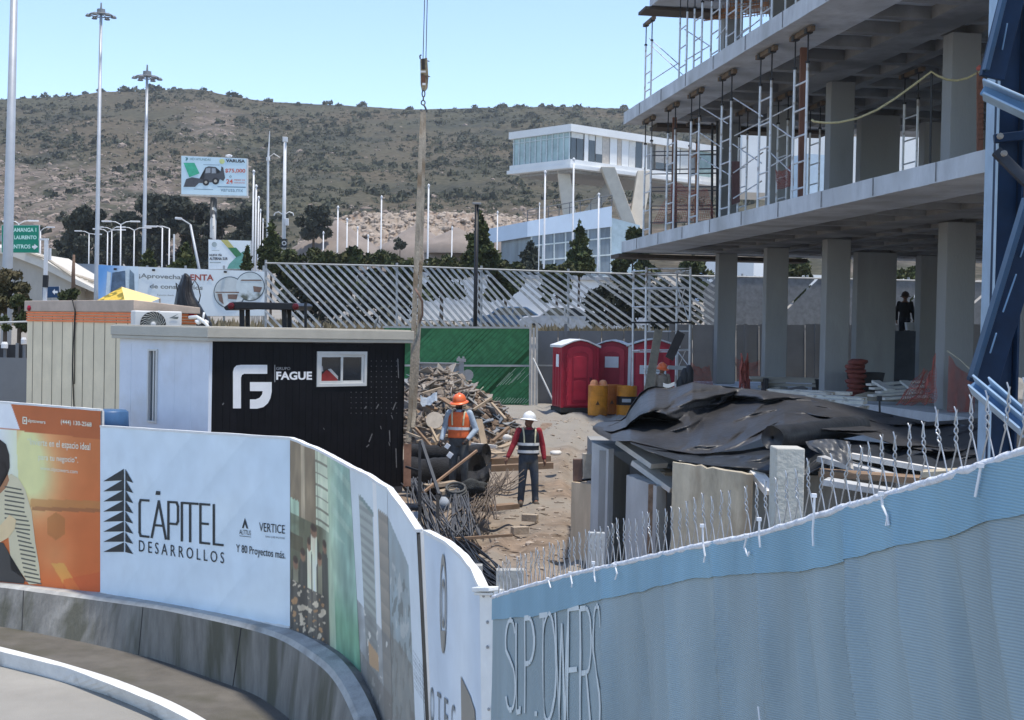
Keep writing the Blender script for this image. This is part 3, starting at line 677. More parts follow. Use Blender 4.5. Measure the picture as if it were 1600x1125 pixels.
# netting material: fine woven ribs, a brighter doubled hem band along the top
def netmat(key, col, hem=False):
    m = bpy.data.materials.new(key); m.use_nodes = True; n = m.node_tree.nodes; l = m.node_tree.links; b = n['Principled BSDF']
    tc = n.new('ShaderNodeTexCoord'); wv = n.new('ShaderNodeTexWave'); wv.bands_direction = 'Z'; wv.inputs['Scale'].default_value = 34; wv.inputs['Distortion'].default_value = .6; wv.inputs['Detail'].default_value = 2
    l.new(tc.outputs['Object'], wv.inputs['Vector'])
    nz = n.new('ShaderNodeTexNoise'); nz.inputs['Scale'].default_value = 1.3; nz.inputs['Detail'].default_value = 8; mp = n.new('ShaderNodeMapping'); mp.inputs['Scale'].default_value = (2.5, 2.5, .5)
    l.new(tc.outputs['Object'], mp.inputs[0]); l.new(mp.outputs[0], nz.inputs['Vector'])
    rp = n.new('ShaderNodeValToRGB'); rp.color_ramp.elements[0].position = .3; rp.color_ramp.elements[1].position = .7
    rp.color_ramp.elements[0].color = tuple(c*.86 for c in col)+(1,); rp.color_ramp.elements[1].color = tuple(c*1.14 for c in col)+(1,)
    l.new(nz.outputs[0], rp.inputs[0])
    mr = n.new('ShaderNodeMapRange'); mr.inputs['To Min'].default_value = .84; mr.inputs['To Max'].default_value = 1.06; l.new(wv.outputs['Fac'], mr.inputs['Value'])
    mx = n.new('ShaderNodeMix'); mx.data_type = 'RGBA'; mx.blend_type = 'MULTIPLY'; mx.inputs[0].default_value = 1; l.new(rp.outputs[0], mx.inputs[6]); l.new(mr.outputs[0], mx.inputs[7]); l.new(mx.outputs[2], b.inputs['Base Color'])
    bp = n.new('ShaderNodeBump'); bp.inputs['Strength'].default_value = .35; bp.inputs['Distance'].default_value = .004; l.new(wv.outputs['Fac'], bp.inputs['Height']); l.new(bp.outputs[0], b.inputs['Normal'])
    b.inputs['Roughness'].default_value = .6; b.inputs['Specular IOR Level'].default_value = .25; return m
NETT.part('net_sheet', mb, netmat('blue netting', tuple(A(116, 143, 167))), smooth=True)
# doubled hem band: lower edge follows the picture
HB = [(773, 968), (850, 962), (930, 940), (1000, 925), (1080, 905), (1150, 898), (1260, 892), (1330, 875), (1400, 855), (1500, 836), (1540, 818), (1600, 806), (1760, 770)]
def hemg(a, b):
    t = wn.n*a; xt, yt, xb, yb, d = wn.at(t); yl = lerp_tab(HB, xt)+2.5*noise.noise(V((xt*.05, 0, 0))); v1 = (yl-yb)/(yt-yb); v = v1+(1-v1)*b
    return wn.P(t, v)+wn.N(t)*(.020+ripple(t, v)*.9)
NETT.part('hem_band', MB().grid(360, 10, hemg), netmat('blue netting hem', tuple(A(104, 147, 184))), smooth=True)
# white stitched edge along the very top
m = MB(); P = []
for i in range(420):
    t = wn.n*i/420; q = wn.P(t, 1)+wn.N(t)*(.012+.004*noise.noise(V((i*.2, 0, 0)))); q.z += .006*noise.noise(V((i*.15, 4, 0)))-.006; P.append(q)
m.tube(P, [.014+.003*noise.noise(V((i*.3, 2, 0))) for i in range(len(P))], 6)
NETT.part('white_hem', m, mat('white hem rope', (.66, .68, .72), var=.15, scale=20, rough=.7, bump=.4, bscale=60), smooth=True)
netoff = lambda t, v: .0185+ripple(t, v)
mb = MB(); lt = [('S', 794, 809, 968, 1110), ('L', 811, 818, 972, 1112), ('P', 824, 838, 965, 1113), ('T', 847, 861, 961, 1122), ('O', 852, 873, 957, 1126), ('W', 873, 893, 956, 1134), ('E', 893, 909, 950, 1150), ('R', 911, 929, 950, 1160), ('S', 932, 946, 946, 1168)]
AR = lambda cx, cy, rx, ry, a0, a1, n=9: [(cx+rx*cos(radians(a0+(a1-a0)*i/n)), cy+ry*sin(radians(a0+(a1-a0)*i/n))) for i in range(n+1)]
GL = {'S': [AR(.5, .76, .5, .24, 20, 200)+AR(.5, .25, .5, .25, 90, -160)[1:]], 'L': [[(0, 1), (0, 0), (1, 0)]], 'P': [[(0, 0), (0, 1), (.5, 1)]+AR(.5, .76, .5, .24, 90, -90)+[(0, .52)]], 'T': [[(.0, 1), (1, 1)], [(.5, 1), (.5, 0)]], 'O': [AR(.5, .5, .5, .5, 90, 450, 20)], 'W': [[(0, 1), (.28, 0), (.5, .9), (.72, 0), (1, 1)]], 'E': [[(1, 1), (0, 1), (0, 0), (1, 0)], [(0, .52), (.8, .52)]], 'R': [[(0, 0), (0, 1), (.5, 1)]+AR(.5, .76, .5, .24, 90, -90)+[(0, .52)], [(.5, .52), (1, 0)]]}
for ch, a, b, yt, yb in lt:
    for line in GL[ch]:
        P = [(a+(b-a)*u, (yb+(yt-yb)*v)+(u-.5)*-2) for u, v in line]
        for p, q in zip(P, P[1:]):
            dx, dy = q[0]-p[0], q[1]-p[1]; L2 = math.hypot(dx, dy)+1e-6; hx_ = 1.15*abs(dy)/L2; hy_ = 4.2*abs(dx)/L2; sg = -1 if dx*dy > 0 else 1
            mb.join(wn.poly([(p[0]-hx_, p[1]-sg*hy_*(1 if dx else 0)), (p[0]+hx_, p[1]+sg*hy_*(1 if dx else 0)), (q[0]+hx_, q[1]+sg*hy_*(1 if dx else 0)), (q[0]-hx_, q[1]-sg*hy_*(1 if dx else 0))], off=lambda t, v, e=.0004*(len(mb.v) % 7): netoff(t, v)+e))
for x, y in ((817, 1108), (840, 1116)): mb.join(wn.poly([(x-1.6, y-5), (x+1.4, y-5), (x+1.4, y+3), (x-1.6, y+3)], off=netoff))
NETT.part('lettering', mb, mat('white stencil letters', tuple(A(160, 184, 208)), var=.1, scale=9))
tie = mat('white cable tie', (.75, .76, .78), rough=.5)
for (P2) in ([(1200, 812), (1199, 836), (1201, 855)], [(1287, 775), (1286, 800), (1284, 830), (1285, 853)], [(1393, 772), (1394, 790), (1402, 806), (1404, 820), (1400, 821), (1402, 808)], [(1550, 728), (1547, 745), (1541, 776)], [(1110, 822), (1111, 850), (1114, 868), (1112, 878)], [(1180, 838), (1176, 855), (1182, 868), (1184, 862)], [(972, 884), (975, 896), (972, 905)], [(938, 880), (939, 900), (941, 909)], [(901, 896), (904, 912), (903, 917)], [(866, 905), (870, 918)], [(1198, 1103), (1201, 1128), (1203, 1150)]):
    m = MB().tube([wn.pt(x, y, .038) for x, y in P2], .0045, 6); 
    if P2[0][1] < 1000: m.box(wn.pt(P2[0][0], P2[0][1]-1, .04), (.018, .018, .014))
    NETT.part('cable_tie', m, tie)
# chain-link fence carrying the net
CH = T('chain_link_fence', 'galvanised chain-link fence with twisted wire tips above the blue netting', 'fence', tuple(wn.P(4, 0)))
L = [0]; TS = [wn.n*i/3000 for i in range(3001)]; PP = [wn.P(t, 1) for t in TS]
for a, b in zip(PP, PP[1:]): L.append(L[-1]+V((b.x-a.x, b.y-a.y, 0)).length)
import bisect
def along(s): i = min(len(TS)-1, bisect.bisect_left(L, s)); return PP[i], TS[i]
m = MB(); pitch = .088; s = .05; k = 0; rnd = random.Random(11); wr = .0027
while s < L[-1]-.1:
    p, t = along(s); n_ = wn.N(t); u = (along(min(s+.03, L[-1]))[0]-along(max(0, s-.03))[0]); u.normalize(); up = V((0, 0, 1)); h = rnd.gauss(0, .010); lean = rnd.gauss(0, .013)
    if rnd.random() < .07: s += pitch; continue
    p = p-n_*.012; base_ = p+up*(.095+h)
    for sg in (-1, 1):
        P = [base_+u*(sg*.075*(1-a))**1+up*(-.15*(1-a)**1.15)+n_*(.010*sg*(1-a)-.004) for a in (0, .2, .4, .6, .8, .93)]
        P = [p0 for p0 in P]
        for a in range(9): ph = a/8*2*pi*1.25+(0 if sg > 0 else pi); P.append(base_+up*(.006+.066*a/8)+u*(.0056*cos(ph)+lean*a/8)+n_*.0056*sin(ph))
        tip = P[-1]
        if sg > 0: P += [tip+up*.018+u*.010+n_*.003, tip+up*.036+u*.008, tip+up*(.054+rnd.uniform(-.008, .008))-u*.004]
        else: P += [tip+up*.016-u*.010-n_*.003, tip+up*.034-u*.009, tip+up*(.052+rnd.uniform(-.014, .004))-u*.003]
        m.tube(P, wr, 5, cap=False)
    s += pitch*rnd.uniform(.94, 1.06); k += 1
CH.part('wire_mesh', m, mat('galvanised wire', (.42, .43, .44), var=.2, scale=30, rough=.42, met=.75), smooth=True)
# wire diamonds below, behind the net
m = MB()
for i in range(int(L[-1]/pitch)):
    for dr in (-1, 1):
        a, t0 = along(i*pitch); b_, t1 = along(max(0, min(L[-1], i*pitch+dr*1.0))); q0 = a-wn.N(t0)*.09; q1 = b_-wn.N(t1)*.09; q1 = q1-V((0, 0, 1.2)); q0 = q0-V((0, 0, .07)); m.tube([q0, q1], wr, 4, cap=False)
CH.part('lower_mesh', m, _M['galvanised wire'])
for s_ in (.3, 2.6, 4.9):
    p, t = along(s_); q = p-wn.N(t)*.09; CH.part('fence_post', MB().tube([q-V((0, 0, 2.2)), q-V((0, 0, .12))], .03, 10), mat('galvanised pipe', (.5, .5, .5), rough=.5, met=.6))
# concrete post rising behind the netting
cp = T('concrete_post', 'square cream concrete post standing behind the netting', 'post', tuple(W(1230, 900, 6.6)))
mb, pts, z0, z1 = boxpx(1213, 1258, 700, 1150, 6.45, 6.45, .16); 
cp.part('shaft', mb, mat('cream concrete', (.50, .48, .42), var=.15, scale=6, rough=.85, bump=.3, bscale=40, col2=(.36, .33, .29), s2=3), bevel=.006)
# ================================================================ site cabins
def plane_wall(a, b, z0, z1): 
    "Wall through two ground points, usable for pictures traced on it"
    class PW(Wall):
        def __init__(s): s.a = V((a[0], a[1], 0)); s.b = V((b[0], b[1], 0)); s.n = 1; s.k = [(0,)*5, (0,)*5]; s.cam = CAM
        def P(s, t, v): p = s.a.lerp(s.b, t); return V((p.x, p.y, z0+(z1-z0)*v))
        def N(s, t):
            d = (s.b-s.a).normalized(); n = V((d.y, -d.x, 0)); return n if n.dot(CAM-s.a) > 0 else -n
        def tv(s, x, y):
            r = ray(x, y); n = s.N(0); k = (s.a-CAM).dot(n)/r.dot(n); p = CAM+r*k; d = s.b-s.a
            return (p-s.a).xy.dot(d.xy)/d.xy.length_squared, (p.z-z0)/(z1-z0)
    return PW()
Bc = W(327, 533, 21.5); Cc = W(633, 533, 24.5); u1 = V((Cc.x-Bc.x, Cc.y-Bc.y, 0)); wC = u1.length; u1.normalize(); n1 = V((-u1.y, u1.x, 0)); dC = 2.49
Bc = V((Bc.x, Bc.y, 0)); Cc = V((Cc.x, Cc.y, 0)); Ac = Bc+n1*dC; ZB, ZT = .52, 3.02
cab = T('office_cabin', 'black fronted site office cabin with a white logo, window and cream roof edge', 'site cabin', (Bc.x, Bc.y, ZB))
ww = PWL = plane_wall(Bc, Cc, ZB, ZT); wl = plane_wall(Ac, Bc, ZB, ZT)
blackp = mat('black cladding', (.0075, .0075, .0095), var=.35, scale=2.5, rough=.5, bump=.1, bscale=12, spec=.16)
# front wall as boards leaving the window opening
wx0, wt0 = ww.tv(495, 549); wx1, wt1 = ww.tv(572, 603)
def fpt(t, v, o=0): return ww.P(t, v)+ww.N(0)*o
def wallpanel(wl_, rects, th):
    m = MB(); nn = wl_.N(0)
    for a, b, c, d in rects:
        q = [wl_.P(a, c), wl_.P(b, c), wl_.P(b, c)-nn*th, wl_.P(a, c)-nn*th]; m.hexa(q, [wl_.P(a, d), wl_.P(b, d), wl_.P(b, d)-nn*th, wl_.P(a, d)-nn*th])
    return m
m = wallpanel(ww, [(.062/wC, wx0, 0, 1), (wx1, 1, 0, 1), (wx0, wx1, 0, wt1), (wx0, wx1, wt0, 1)], .06)
nr = 30
for i in range(1, nr):
    t = i/nr
    spans = [(0, 1)] if not wx0-.005 < t < wx1+.005 else [(0, wt1-.02), (wt0+.02, 1)]
    for a, b in spans: m.beam(fpt(t, a+.01, .002), fpt(t, b-.02, .002), .012, .006, up=ww.N(0))
cab.part('front_wall', m, blackp)
whitepanel = mat('pale insulated panel', tuple(A(168, 192, 226)), var=.07, scale=2, rough=.5, bump=.08, bscale=5, col2=tuple(A(160, 180, 206)), s2=.9)
sx0, st0 = wl.tv(233, 545); sx1, st1 = wl.tv(245.5, 661)
m = wallpanel(wl, [(0, sx0, 0, 1), (sx1, 1, 0, 1), (sx0, sx1, 0, st1), (sx0, sx1, st0, 1)], .06)
for x in (204, 272, 298): t = wl.tv(x, 600)[0]; m.beam(wl.P(t, .0)+wl.N(0)*.001, wl.P(t, .96)+wl.N(0)*.001, .02, .006, up=wl.N(0))
cab.part('side_wall', m, whitepanel)
Dc = Cc+n1*dC
m = MB().prism([Cc-u1*.06, Cc, Dc, Dc-u1*.06], ZB, ZT).prism([Dc-n1*.06-u1*.06, Dc-u1*.06, Ac+u1*.06, Ac+u1*.06-n1*.06], ZB, ZT)
cab.part('rear_walls', m, blackp)
cab.part('floor', MB().prism([Bc-u1*-.02, Cc, Dc, Ac], ZB-.12, ZB), mat('steel skid', (.05, .05, .055), rough=.6))
o = .10; R_ = [Bc-u1*o-n1*o, Cc+u1*o-n1*o, Dc+u1*o+n1*o, Ac-u1*o+n1*o]; zr = EYE-.02
cream = mat('cream fascia', (.47, .44, .37), var=.08, scale=2.5, rough=.5, bump=.1)
m = MB().prism(R_, ZT-.01, ZT+.045); q = [R_[0]+(u1+n1)*.03, R_[1]+(-u1+n1)*.03, R_[2]-(u1+n1)*.03, R_[3]+(u1-n1)*.03]; m.prism([R_[0]-(u1+n1)*.012, R_[1]+(u1-n1)*.012, R_[2]+(u1+n1)*.012, R_[3]-(u1-n1)*.012], ZT+.047, zr-.02); m.prism(q, zr-.02, zr-.004)
cab.part('roof', m, cream, bevel=.008)
# window with sliding sashes
al = mat('aluminium frame', (.62, .62, .60), var=.06, rough=.45, met=.2)
def frame(wl_, t0, t1, v0, v1, w_, o_, dp):
    m = MB(); n_ = wl_.N(0); P = lambda t, v: wl_.P(t, v)+n_*o_
    L_ = (wl_.P(1, 0)-wl_.P(0, 0)).length; H_ = (wl_.P(0, 1)-wl_.P(0, 0)).length; a = w_/L_; b = w_/H_
    def bar(ta, tb, va, vb):
        q = [P(ta, va), P(tb, va), P(tb, va)-n_*dp, P(ta, va)-n_*dp]; m.hexa(q, [P(ta, vb), P(tb, vb), P(tb, vb)-n_*dp, P(ta, vb)-n_*dp])
    bar(t0, t0+a, v0, v1); bar(t1-a, t1, v0, v1); bar(t0+a, t1-a, v0, v0+b); bar(t0+a, t1-a, v1-b, v1); return m
fr_ = cab.part('window', frame(ww, wx0, wx1, wt1, wt0, .055, .02, .07), al, bevel=.004)
mid = (wx0+wx1)/2
for a, b, nm in ((wx0+.013, mid+.004, 0), (mid-.006, wx1-.013, 1)):
    cab.part('sash', frame(ww, a, b, wt1+.02, wt0-.02, .045, .012-.02*nm, .018), al, parent=fr_)
    gm = wallpanel(ww, [(a+.01, b-.01, wt1+.035, wt0-.035)], .006); n_ = ww.N(0)
    cab.part('pane', MB().add([v-n_*(.004+.02*nm) for v in gm.v], gm.f), glassmat('dim cabin glass', (.018, .019, .022)), parent=fr_)
m = ww.poly([(500, 596), (503, 585), (510, 578), (519, 583), (526, 590), (529, 598), (500, 598)], off=.0005)
cab.part('red_garment', m, mat('red cloth', (.22, .025, .025), var=.3, rough=.8), parent=fr_)
m = ww.poly([(512, 577), (517, 576), (528, 588), (528, 593)], [(500, 572), (504, 572), (505, 580), (500, 581)], off=.0012)
cab.part('pale_strap', m, mat('pale strap', (.42, .42, .42)), parent=fr_)
cab.part('window_hood', MB().beam(fpt(wx0-.02, wt0+.055, .03), fpt(wx1+.025, wt0+.055, .03), .05, .012, up=(0, 0, 1)), mat('black hood', (.04, .04, .045), rough=.5))
f2 = cab.part('slit_window', frame(wl, sx0, sx1, st1, st0, .03, .03, .09), al, bevel=.003); sm = (sx0+sx1)/2
cab.part('mullion', wallpanel(wl, [(sm-.006, sm+.006, st1+.01, st0-.01)], .03), al, parent=f2)
cab.part('pane', MB().add([v-wl.N(0)*.02 for v in wallpanel(wl, [(sx0, sx1, st1, st0)], .006).v], wallpanel(wl, [(sx0, sx1, st1, st0)], .006).f), glassmat('slit glass', (.07, .085, .10)), parent=f2)
wlogo = mat('white logo vinyl', (.78, .79, .80), var=.05, scale=6, rough=.5)
F1 = [(363.5, 638), (363.5, 581), (365, 575), (369, 571), (376, 570), (417, 570), (417, 584), (381, 584), (377.5, 586), (376, 590), (376, 638)]
G1 = [(390, 597), (424, 597), (424, 612), (422, 622), (418, 630), (411, 636), (401, 638.5), (390, 638.5), (390, 624), (399, 624), (405, 621.5), (409, 616), (409.8, 611), (390, 611)]
cab.part('logo', ww.poly(F1, G1, off=.009), wlogo)
cab.part('name_lettering', MB().join(ww.text('FAGUE', [(431, 580.5), (487, 580.5), (487, 593.5), (431, 593.5)], off=.009, bold=.035)), wlogo)
cab.part('group_lettering', MB().join(ww.text('GRUPO', [(431, 573.5), (453, 573.5), (453, 578), (431, 578)], off=.009)), mat('grey vinyl', (.38, .39, .40)))
cab.part('logo_rule', ww.poly([(428.3, 570), (429.4, 570), (429.4, 597), (428.3, 597)], off=.009), mat('grey vinyl', (.38, .39, .40)))
m = MB()
for j in range(11):
    for i in range(11):
        x = 548+i*7.9; y = 564+j*8.15
        if (j < 6 and i < 4) or x > 622 : continue
        m.join(ww.poly([(x-1, y), (x, y-1), (x+1, y), (x, y+1)], off=.009))
cab.part('dot_pattern', m, mat('dot vinyl', (.10, .10, .105), var=.2))
m = MB(); rnd = random.Random(5)
for x, y, dx, dy in ((613, 640, 5, -12), (611, 648, 2, 6), (587, 638, 4, -7), (569, 638, 3, -4), (576, 690, 5, -13), (572, 698, 4, -4), (594, 665, 1, 5), (608, 672, .6, 18), (621, 560, 1, 30), (607, 690, 1, 6), (347, 632, 2, -3), (505, 668, 1, 3), (618, 700, .8, 30)):
    m.join(ww.poly([(x-.7, y), (x+dx-.5, y+dy), (x+dx+.8, y+dy+1), (x+.9, y+1)], off=.0085))
cab.part('scuff_marks', m, mat('scratched paint', (.17, .17, .17), var=.4, scale=40))
# ---- cream cabin
Pc = W(207, 480, 24.5); Pl = W(43, 480, 27.5); Pr = W(307, 484, 25.45)
g0 = [V((p.x, p.y, 0)) for p in (Pl, Pc, Pr)]; back = g0[0]+(g0[2]-g0[1])
cab2 = T('storage_cabin', 'cream panelled cabin with an orange stripe under its flat roof', 'site cabin', (g0[1].x, g0[1].y, .3))
ZT2 = W(207, 488, 24.5).z
wA = plane_wall(g0[0], g0[1], .3, ZT2); wB = plane_wall(g0[1], g0[2], .3, ZT2)
creamw = mat('cream panel', (.80, .69, .49), var=.09, scale=2.2, rough=.6, bump=.12, bscale=6, col2=(.72, .62, .44), s2=.8)
m = MB().prism([g0[0], g0[1], g0[2], back], .3, ZT2)
Ln = (g0[1]-g0[0]).length; k = int(Ln/.38)
for i in range(1, k+1): 
    t = (i-.4)/k; m.beam(wA.P(t, 0)+wA.N(0)*.002, wA.P(t, .98)+wA.N(0)*.002, .010, .012, up=wA.N(0))
cab2.part('walls', m, creamw)
m = MB()
for i in range(1, k+1):
    t = (i-.4)/k; m.beam(wA.P(t, 0)+wA.N(0)*.0035+(wA.b-wA.a).normalized()*.012, wA.P(t, .98)+wA.N(0)*.0035+(wA.b-wA.a).normalized()*.012, .010, .006, up=wA.N(0))
cab2.part('panel_seams', m, mat('dark panel seam', (.20, .18, .145)))  # dark strip drawn beside each panel rib
so_ = mat('orange corrugated stripe', (.85, .20, .05), var=.15, scale=5, rough=.45)
m = MB(); zt = ZT2; H_ = .19
for w_, t0, t1 in ((wA, 0, 1), (wB, 0, 1)):
    for i in range(4):
        z = zt-.02-i*.05; a = w_.P(t0, 1); b = w_.P(t1, 1); a.z = b.z = z; m.beam(a+w_.N(0)*.012, b+w_.N(0)*.012, .030, .034, up=(0, 0, 1))
cab2.part('orange_stripe', m, so_, bevel=.006)
e1 = .09; ctr = (g0[0]+g0[2])/2; rf = [p+(p-ctr).normalized()*e1 for p in (g0[0], g0[1], g0[2], back)]
mz = [W(43, 470, 27.5).z, W(190, 468, 24.4).z, W(307, 480.5, 25.4).z]; mz.append(mz[0]+mz[2]-mz[1])
m = MB().hexa([V((p.x, p.y, ZT2+.003)) for p in rf], [V((p.x, p.y, max(ZT2+.07, z))) for p, z in zip(rf, mz)])
cab2.part('roof', m, mat('weathered roof trim', (.50, .40, .32), var=.15, scale=3, rough=.7), bevel=.01)
redl = mat('red lamp lens', (.30, .01, .03), rough=.25)
for x, y, w_ in ((48.5, 481.5, wA), (297, 490, wB)):
    p = w_.pt(x, y, .02); Rm = w_.N(0).to_track_quat('Z', 'Y').to_matrix()
    l_ = cab2.part('lamp', MB().lathe([(.055, 0), (.055, .03), (.04, .05), (.012, .06)], p, Rm, 14), redl, smooth=False)
m = MB().tube([wA.pt(120, 468, .09), wA.pt(119.5, 486, .03), wA.pt(116, 540, .02), wA.pt(114.5, 570, .018), wA.pt(117, 640, .018)], .011, 6).tube([wA.pt(120.5, 468, .09), wA.pt(120.5, 490, .03), wA.pt(118.5, 520, .02), wA.pt(118, 560, .018), wA.pt(117.5, 600, .018)], .009, 6)
cab2.part('cable', m, mat('dark cable', (.045, .04, .035)), smooth=True)
# ---- air conditioner
acA = W(210.5, 484, 24.05); acB = W(284.5, 487, 24.42)
mb, pts, z0, z1 = boxpx(210.5, 284.5, 485, 540, 24.05, 24.42, .32)
ac = T('air_conditioner', 'white outdoor air conditioning unit with a round fan grille beneath the cream roof', 'air conditioner', tuple(pts[0]+V((0, 0, z0))))
acw = mat('ac white', (.70, .69, .66), var=.05, scale=4, rough=.5); ac.part('casing', mb, acw, bevel=.02)
wac = plane_wall(pts[0], pts[1], z0, z1); cpx = (239, 506.5); cp_ = wac.pt(*cpx, .006); Rm = wac.N(0).to_track_quat('Z', 'Y').to_matrix(); rr = (wac.pt(259, 507, 0)-wac.pt(239, 507, 0)).length
fg = ac.part('fan_grille', MB().lathe([(rr, 0), (rr, .01), (rr*.96, .014), (.0, .006)], cp_, Rm, 36), mat('fan recess', (.022, .022, .024), rough=.6))
m = MB(); rt = Rm @ V((1, 0, 0)); ut = Rm @ V((0, 1, 0)); nn = Rm @ V((0, 0, 1))
for i in range(22):
    a = 2*pi*i/22; P = [cp_+nn*.018+(rt*cos(a+q*1.1)+ut*sin(a+q*1.1))*rr*(.2+.78*q) for q in (0, .33, .66, 1)]; m.tube(P, .0075, 4)
ac.part('grille_spiral', m, mat('grille grey', (.30, .31, .29)), parent=fg)
ac.part('hub', MB().lathe([(rr*.22, 0), (rr*.2, .02), (.01, .03)], cp_+nn*.008, Rm, 16), acw, parent=fg)
ac.part('divider', wac.poly([(246.5, 485), (249, 485), (260, 509), (257, 509)], off=.012), mat('trim white', (.82, .82, .8)))
ac.part('badge', wac.poly([(264, 497), (279, 490), (272, 495), (279, 495), (270, 498), (277, 498.5)], off=.012), mat('badge grey', (.18, .2, .2)))
# fittings beside it: pale pipe valve
v0 = W(308, 494, 23.9); t = T('water_valve', 'white plastic pipe tee and tap sticking up over the dark roof edge', 'pipe valve', tuple(v0))
wp = mat('white pvc', (.72, .72, .70), rough=.45)
t.part('pipe', MB().tube([W(296, 496, 24.1), W(308, 495, 23.95), W(316, 500, 23.9), W(323, 507, 23.8), W(326, 512, 23.8)], .028, 8).tube([W(317, 500, 23.9), W(319, 488, 23.9)], .018, 8), wp, smooth=True)
t.part('tap_body', MB().rock(W(310, 503, 23.95), (.075, .06, .05), 2).rock(W(321, 503, 23.85), (.07, .05, .04), 4), wp, smooth=True)
# ---- blue drum behind the hoarding step
d0 = W(172, 640, 22.0); zb = d0.z-.95
t = T('blue_drum', 'blue plastic drum showing between the orange panel and the pale cabin wall', 'drum', (d0.x, d0.y, zb))
t.part('body', MB().lathe([(.24, 0), (.29, .04), (.29, .3), (.275, .33), (.29, .36), (.29, .62), (.275, .65), (.29, .68), (.28, .92), (.24, .95)], (d0.x, d0.y, zb), n=24), mat('blue plastic', (.05, .12, .24), rough=.4), smooth=True)
# ---- black machine roof frame
t = T('machine_canopy', 'black tubular canopy frame with small red tail lamps standing beyond the office cabin roof', 'machine canopy', tuple(W(410, 640, 31)))
blk = mat('black machine paint', (.014, .014, .016), rough=.45, var=.3)
dd = 30.5
t.part('roof_bar', MB().extr([W(349, 480, dd), W(361, 472, dd), W(375, 471.5, dd), W(462, 473.5, dd), W(468, 478, dd), W(464, 485, dd), W(448, 484.5, dd), W(380, 483, dd), W(352, 485, dd)], V((.1, 1.4, .02))), blk, bevel=.02)
for x0, x1, w_ in ((378, 379, .10), (387, 388, .09), (444, 449, .10), (452, 456, .09)):
    a = W(x0, 484, dd+.25+.6*((x0 in (387, 452)))); b = W(x1, 640, dd+.25+.6*((x0 in (387, 452)))); t.part('canopy_post', MB().beam(a, b, w_, w_), blk, bevel=.01)
for x, y in ((361, 478), (462, 479)): t.part('tail_lamp', MB().lathe([(.075, 0), (.07, .03), (.02, .045)], W(x, y, dd-.01), Matrix.Rotation(pi/2, 3, 'X'), 14), mat('dark red lens', (.13, .008, .012), rough=.3))
t.part('chassis', MB().box(W(415, 600, dd+1.2), (1.7, 2.0, 1.5)).box(W(415, 650, dd+1.2), (2.1, 2.6, .7)), mat('machine body', (.10, .10, .11), rough=.5), bevel=.05)
single('vent_stub', MB().beam(W(477.5, 520, 30.2), W(477.5, 472.5, 30.2), .055, .055), blk, 'short black steel stake sticking up beyond the middle of the cabin roof', 'stake')
m = MB().tube([W(503, 512, 25), W(503.5, 504, 25), W(508, 500, 25), W(514, 505, 25)], .014, 6)
single('bent_pipe', m, blk, 'small bent black wire hook on the office cabin roof', 'hook', smooth=True)
m = MB().tube([W(586, 512, 25.6), W(588, 500, 25.6), W(593, 494, 25.6), W(592, 503, 25.6), W(596, 509, 25.6)], .02, 6)
single('bent_hose', m, mat('grey hose', (.32, .32, .31)), 'small grey hose end above the cabin window roof edge', 'hose', smooth=True)
# ---- black tarpaulin draped over a pole beside the cream cabin
def drape(rows, nu, d0, d1, seed, fold=.08):
    "rows: list of (y, xleft, xright); rounded draped sheet"
    def f(a, b):
        k = b*(len(rows)-1); i = min(len(rows)-2, int(k)); u = k-i
        y, xl, xr = [rows[i][j]+(rows[i+1][j]-rows[i][j])*u for j in range(3)]
        an = pi*a*1.0; x = (xl+xr)/2-(xr-xl)/2*cos(an); d = d0+(d1-d0)*b-.35*sin(an)+fold*noise.noise(V((a*7, b*1.5, seed)))+fold*.5*noise.noise(V((a*17, b*3, seed+3)))
        return W(x, y, d)
    return MB().grid(nu, len(rows)*4, f)
tarpm = mat('black tarpaulin', (.010, .010, .011), var=.5, scale=3, rough=.48, spec=.3, bump=.25, bscale=9)
t = T('draped_tarpaulin', 'black plastic sheet draped to a peak over a pole beside the cream cabin', 'tarpaulin', tuple(W(300, 560, 28)))
t.part('sheet', drape([(427, 288, 291), (432, 284, 298), (440, 281, 300), (452, 276, 301), (464, 274, 305), (476, 272, 313), (488, 271, 320), (505, 270, 331), (540, 268, 335), (600, 266, 340)], 30, 27.6, 27.2, 4), tarpm, smooth=True)
t.part('rope', MB().tube([W(300, 446, 27.4), W(304, 438, 27.4), W(310, 447, 27.4), W(313, 462, 27.3), W(310, 475, 27.3)], .012, 5).tube([W(280, 448, 27.3), W(275, 442, 27.3), W(277, 456, 27.3), W(284, 452, 27.3)], .014, 5), mat('black rope', (.03, .03, .03)), smooth=True)
# ---- yellow canopy tent
t = T('yellow_canopy', 'yellow pyramid canopy top with a printed leafy pattern behind the cream cabin', 'canopy', tuple(W(192, 560, 34)))
ap = W(190, 448, 34); c_ = [W(150, 470, 33.6), W(233, 473, 33.0), W(250, 466, 36), W(168, 463, 36.5)]
ym = mat('yellow canvas', (.86, .60, .24), var=.08, scale=3, rough=.7); lm = mat('leaf printed canvas', (.62, .42, .06), var=.2, scale=5, rough=.7, col2=(.20, .16, .02), s2=4.5, t2=(.47, .52))
mid_ = W(196, 474, 33.0)
t.part('patterned_side', MB().add([ap, c_[0], mid_], [(0, 1, 2)]).add([ap, c_[3], c_[0]], [(0, 1, 2)]), lm)
t.part('plain_side', MB().add([ap, mid_, c_[1]], [(0, 1, 2)]).add([ap, c_[1], c_[2]], [(0, 1, 2)]).add([ap, c_[2], c_[3]], [(0, 1, 2)]), ym)
for p in c_: t.part('leg', MB().tube([p, V((p.x, p.y, .3))], .025, 6), mat('canopy pole', (.5, .5, .5)))
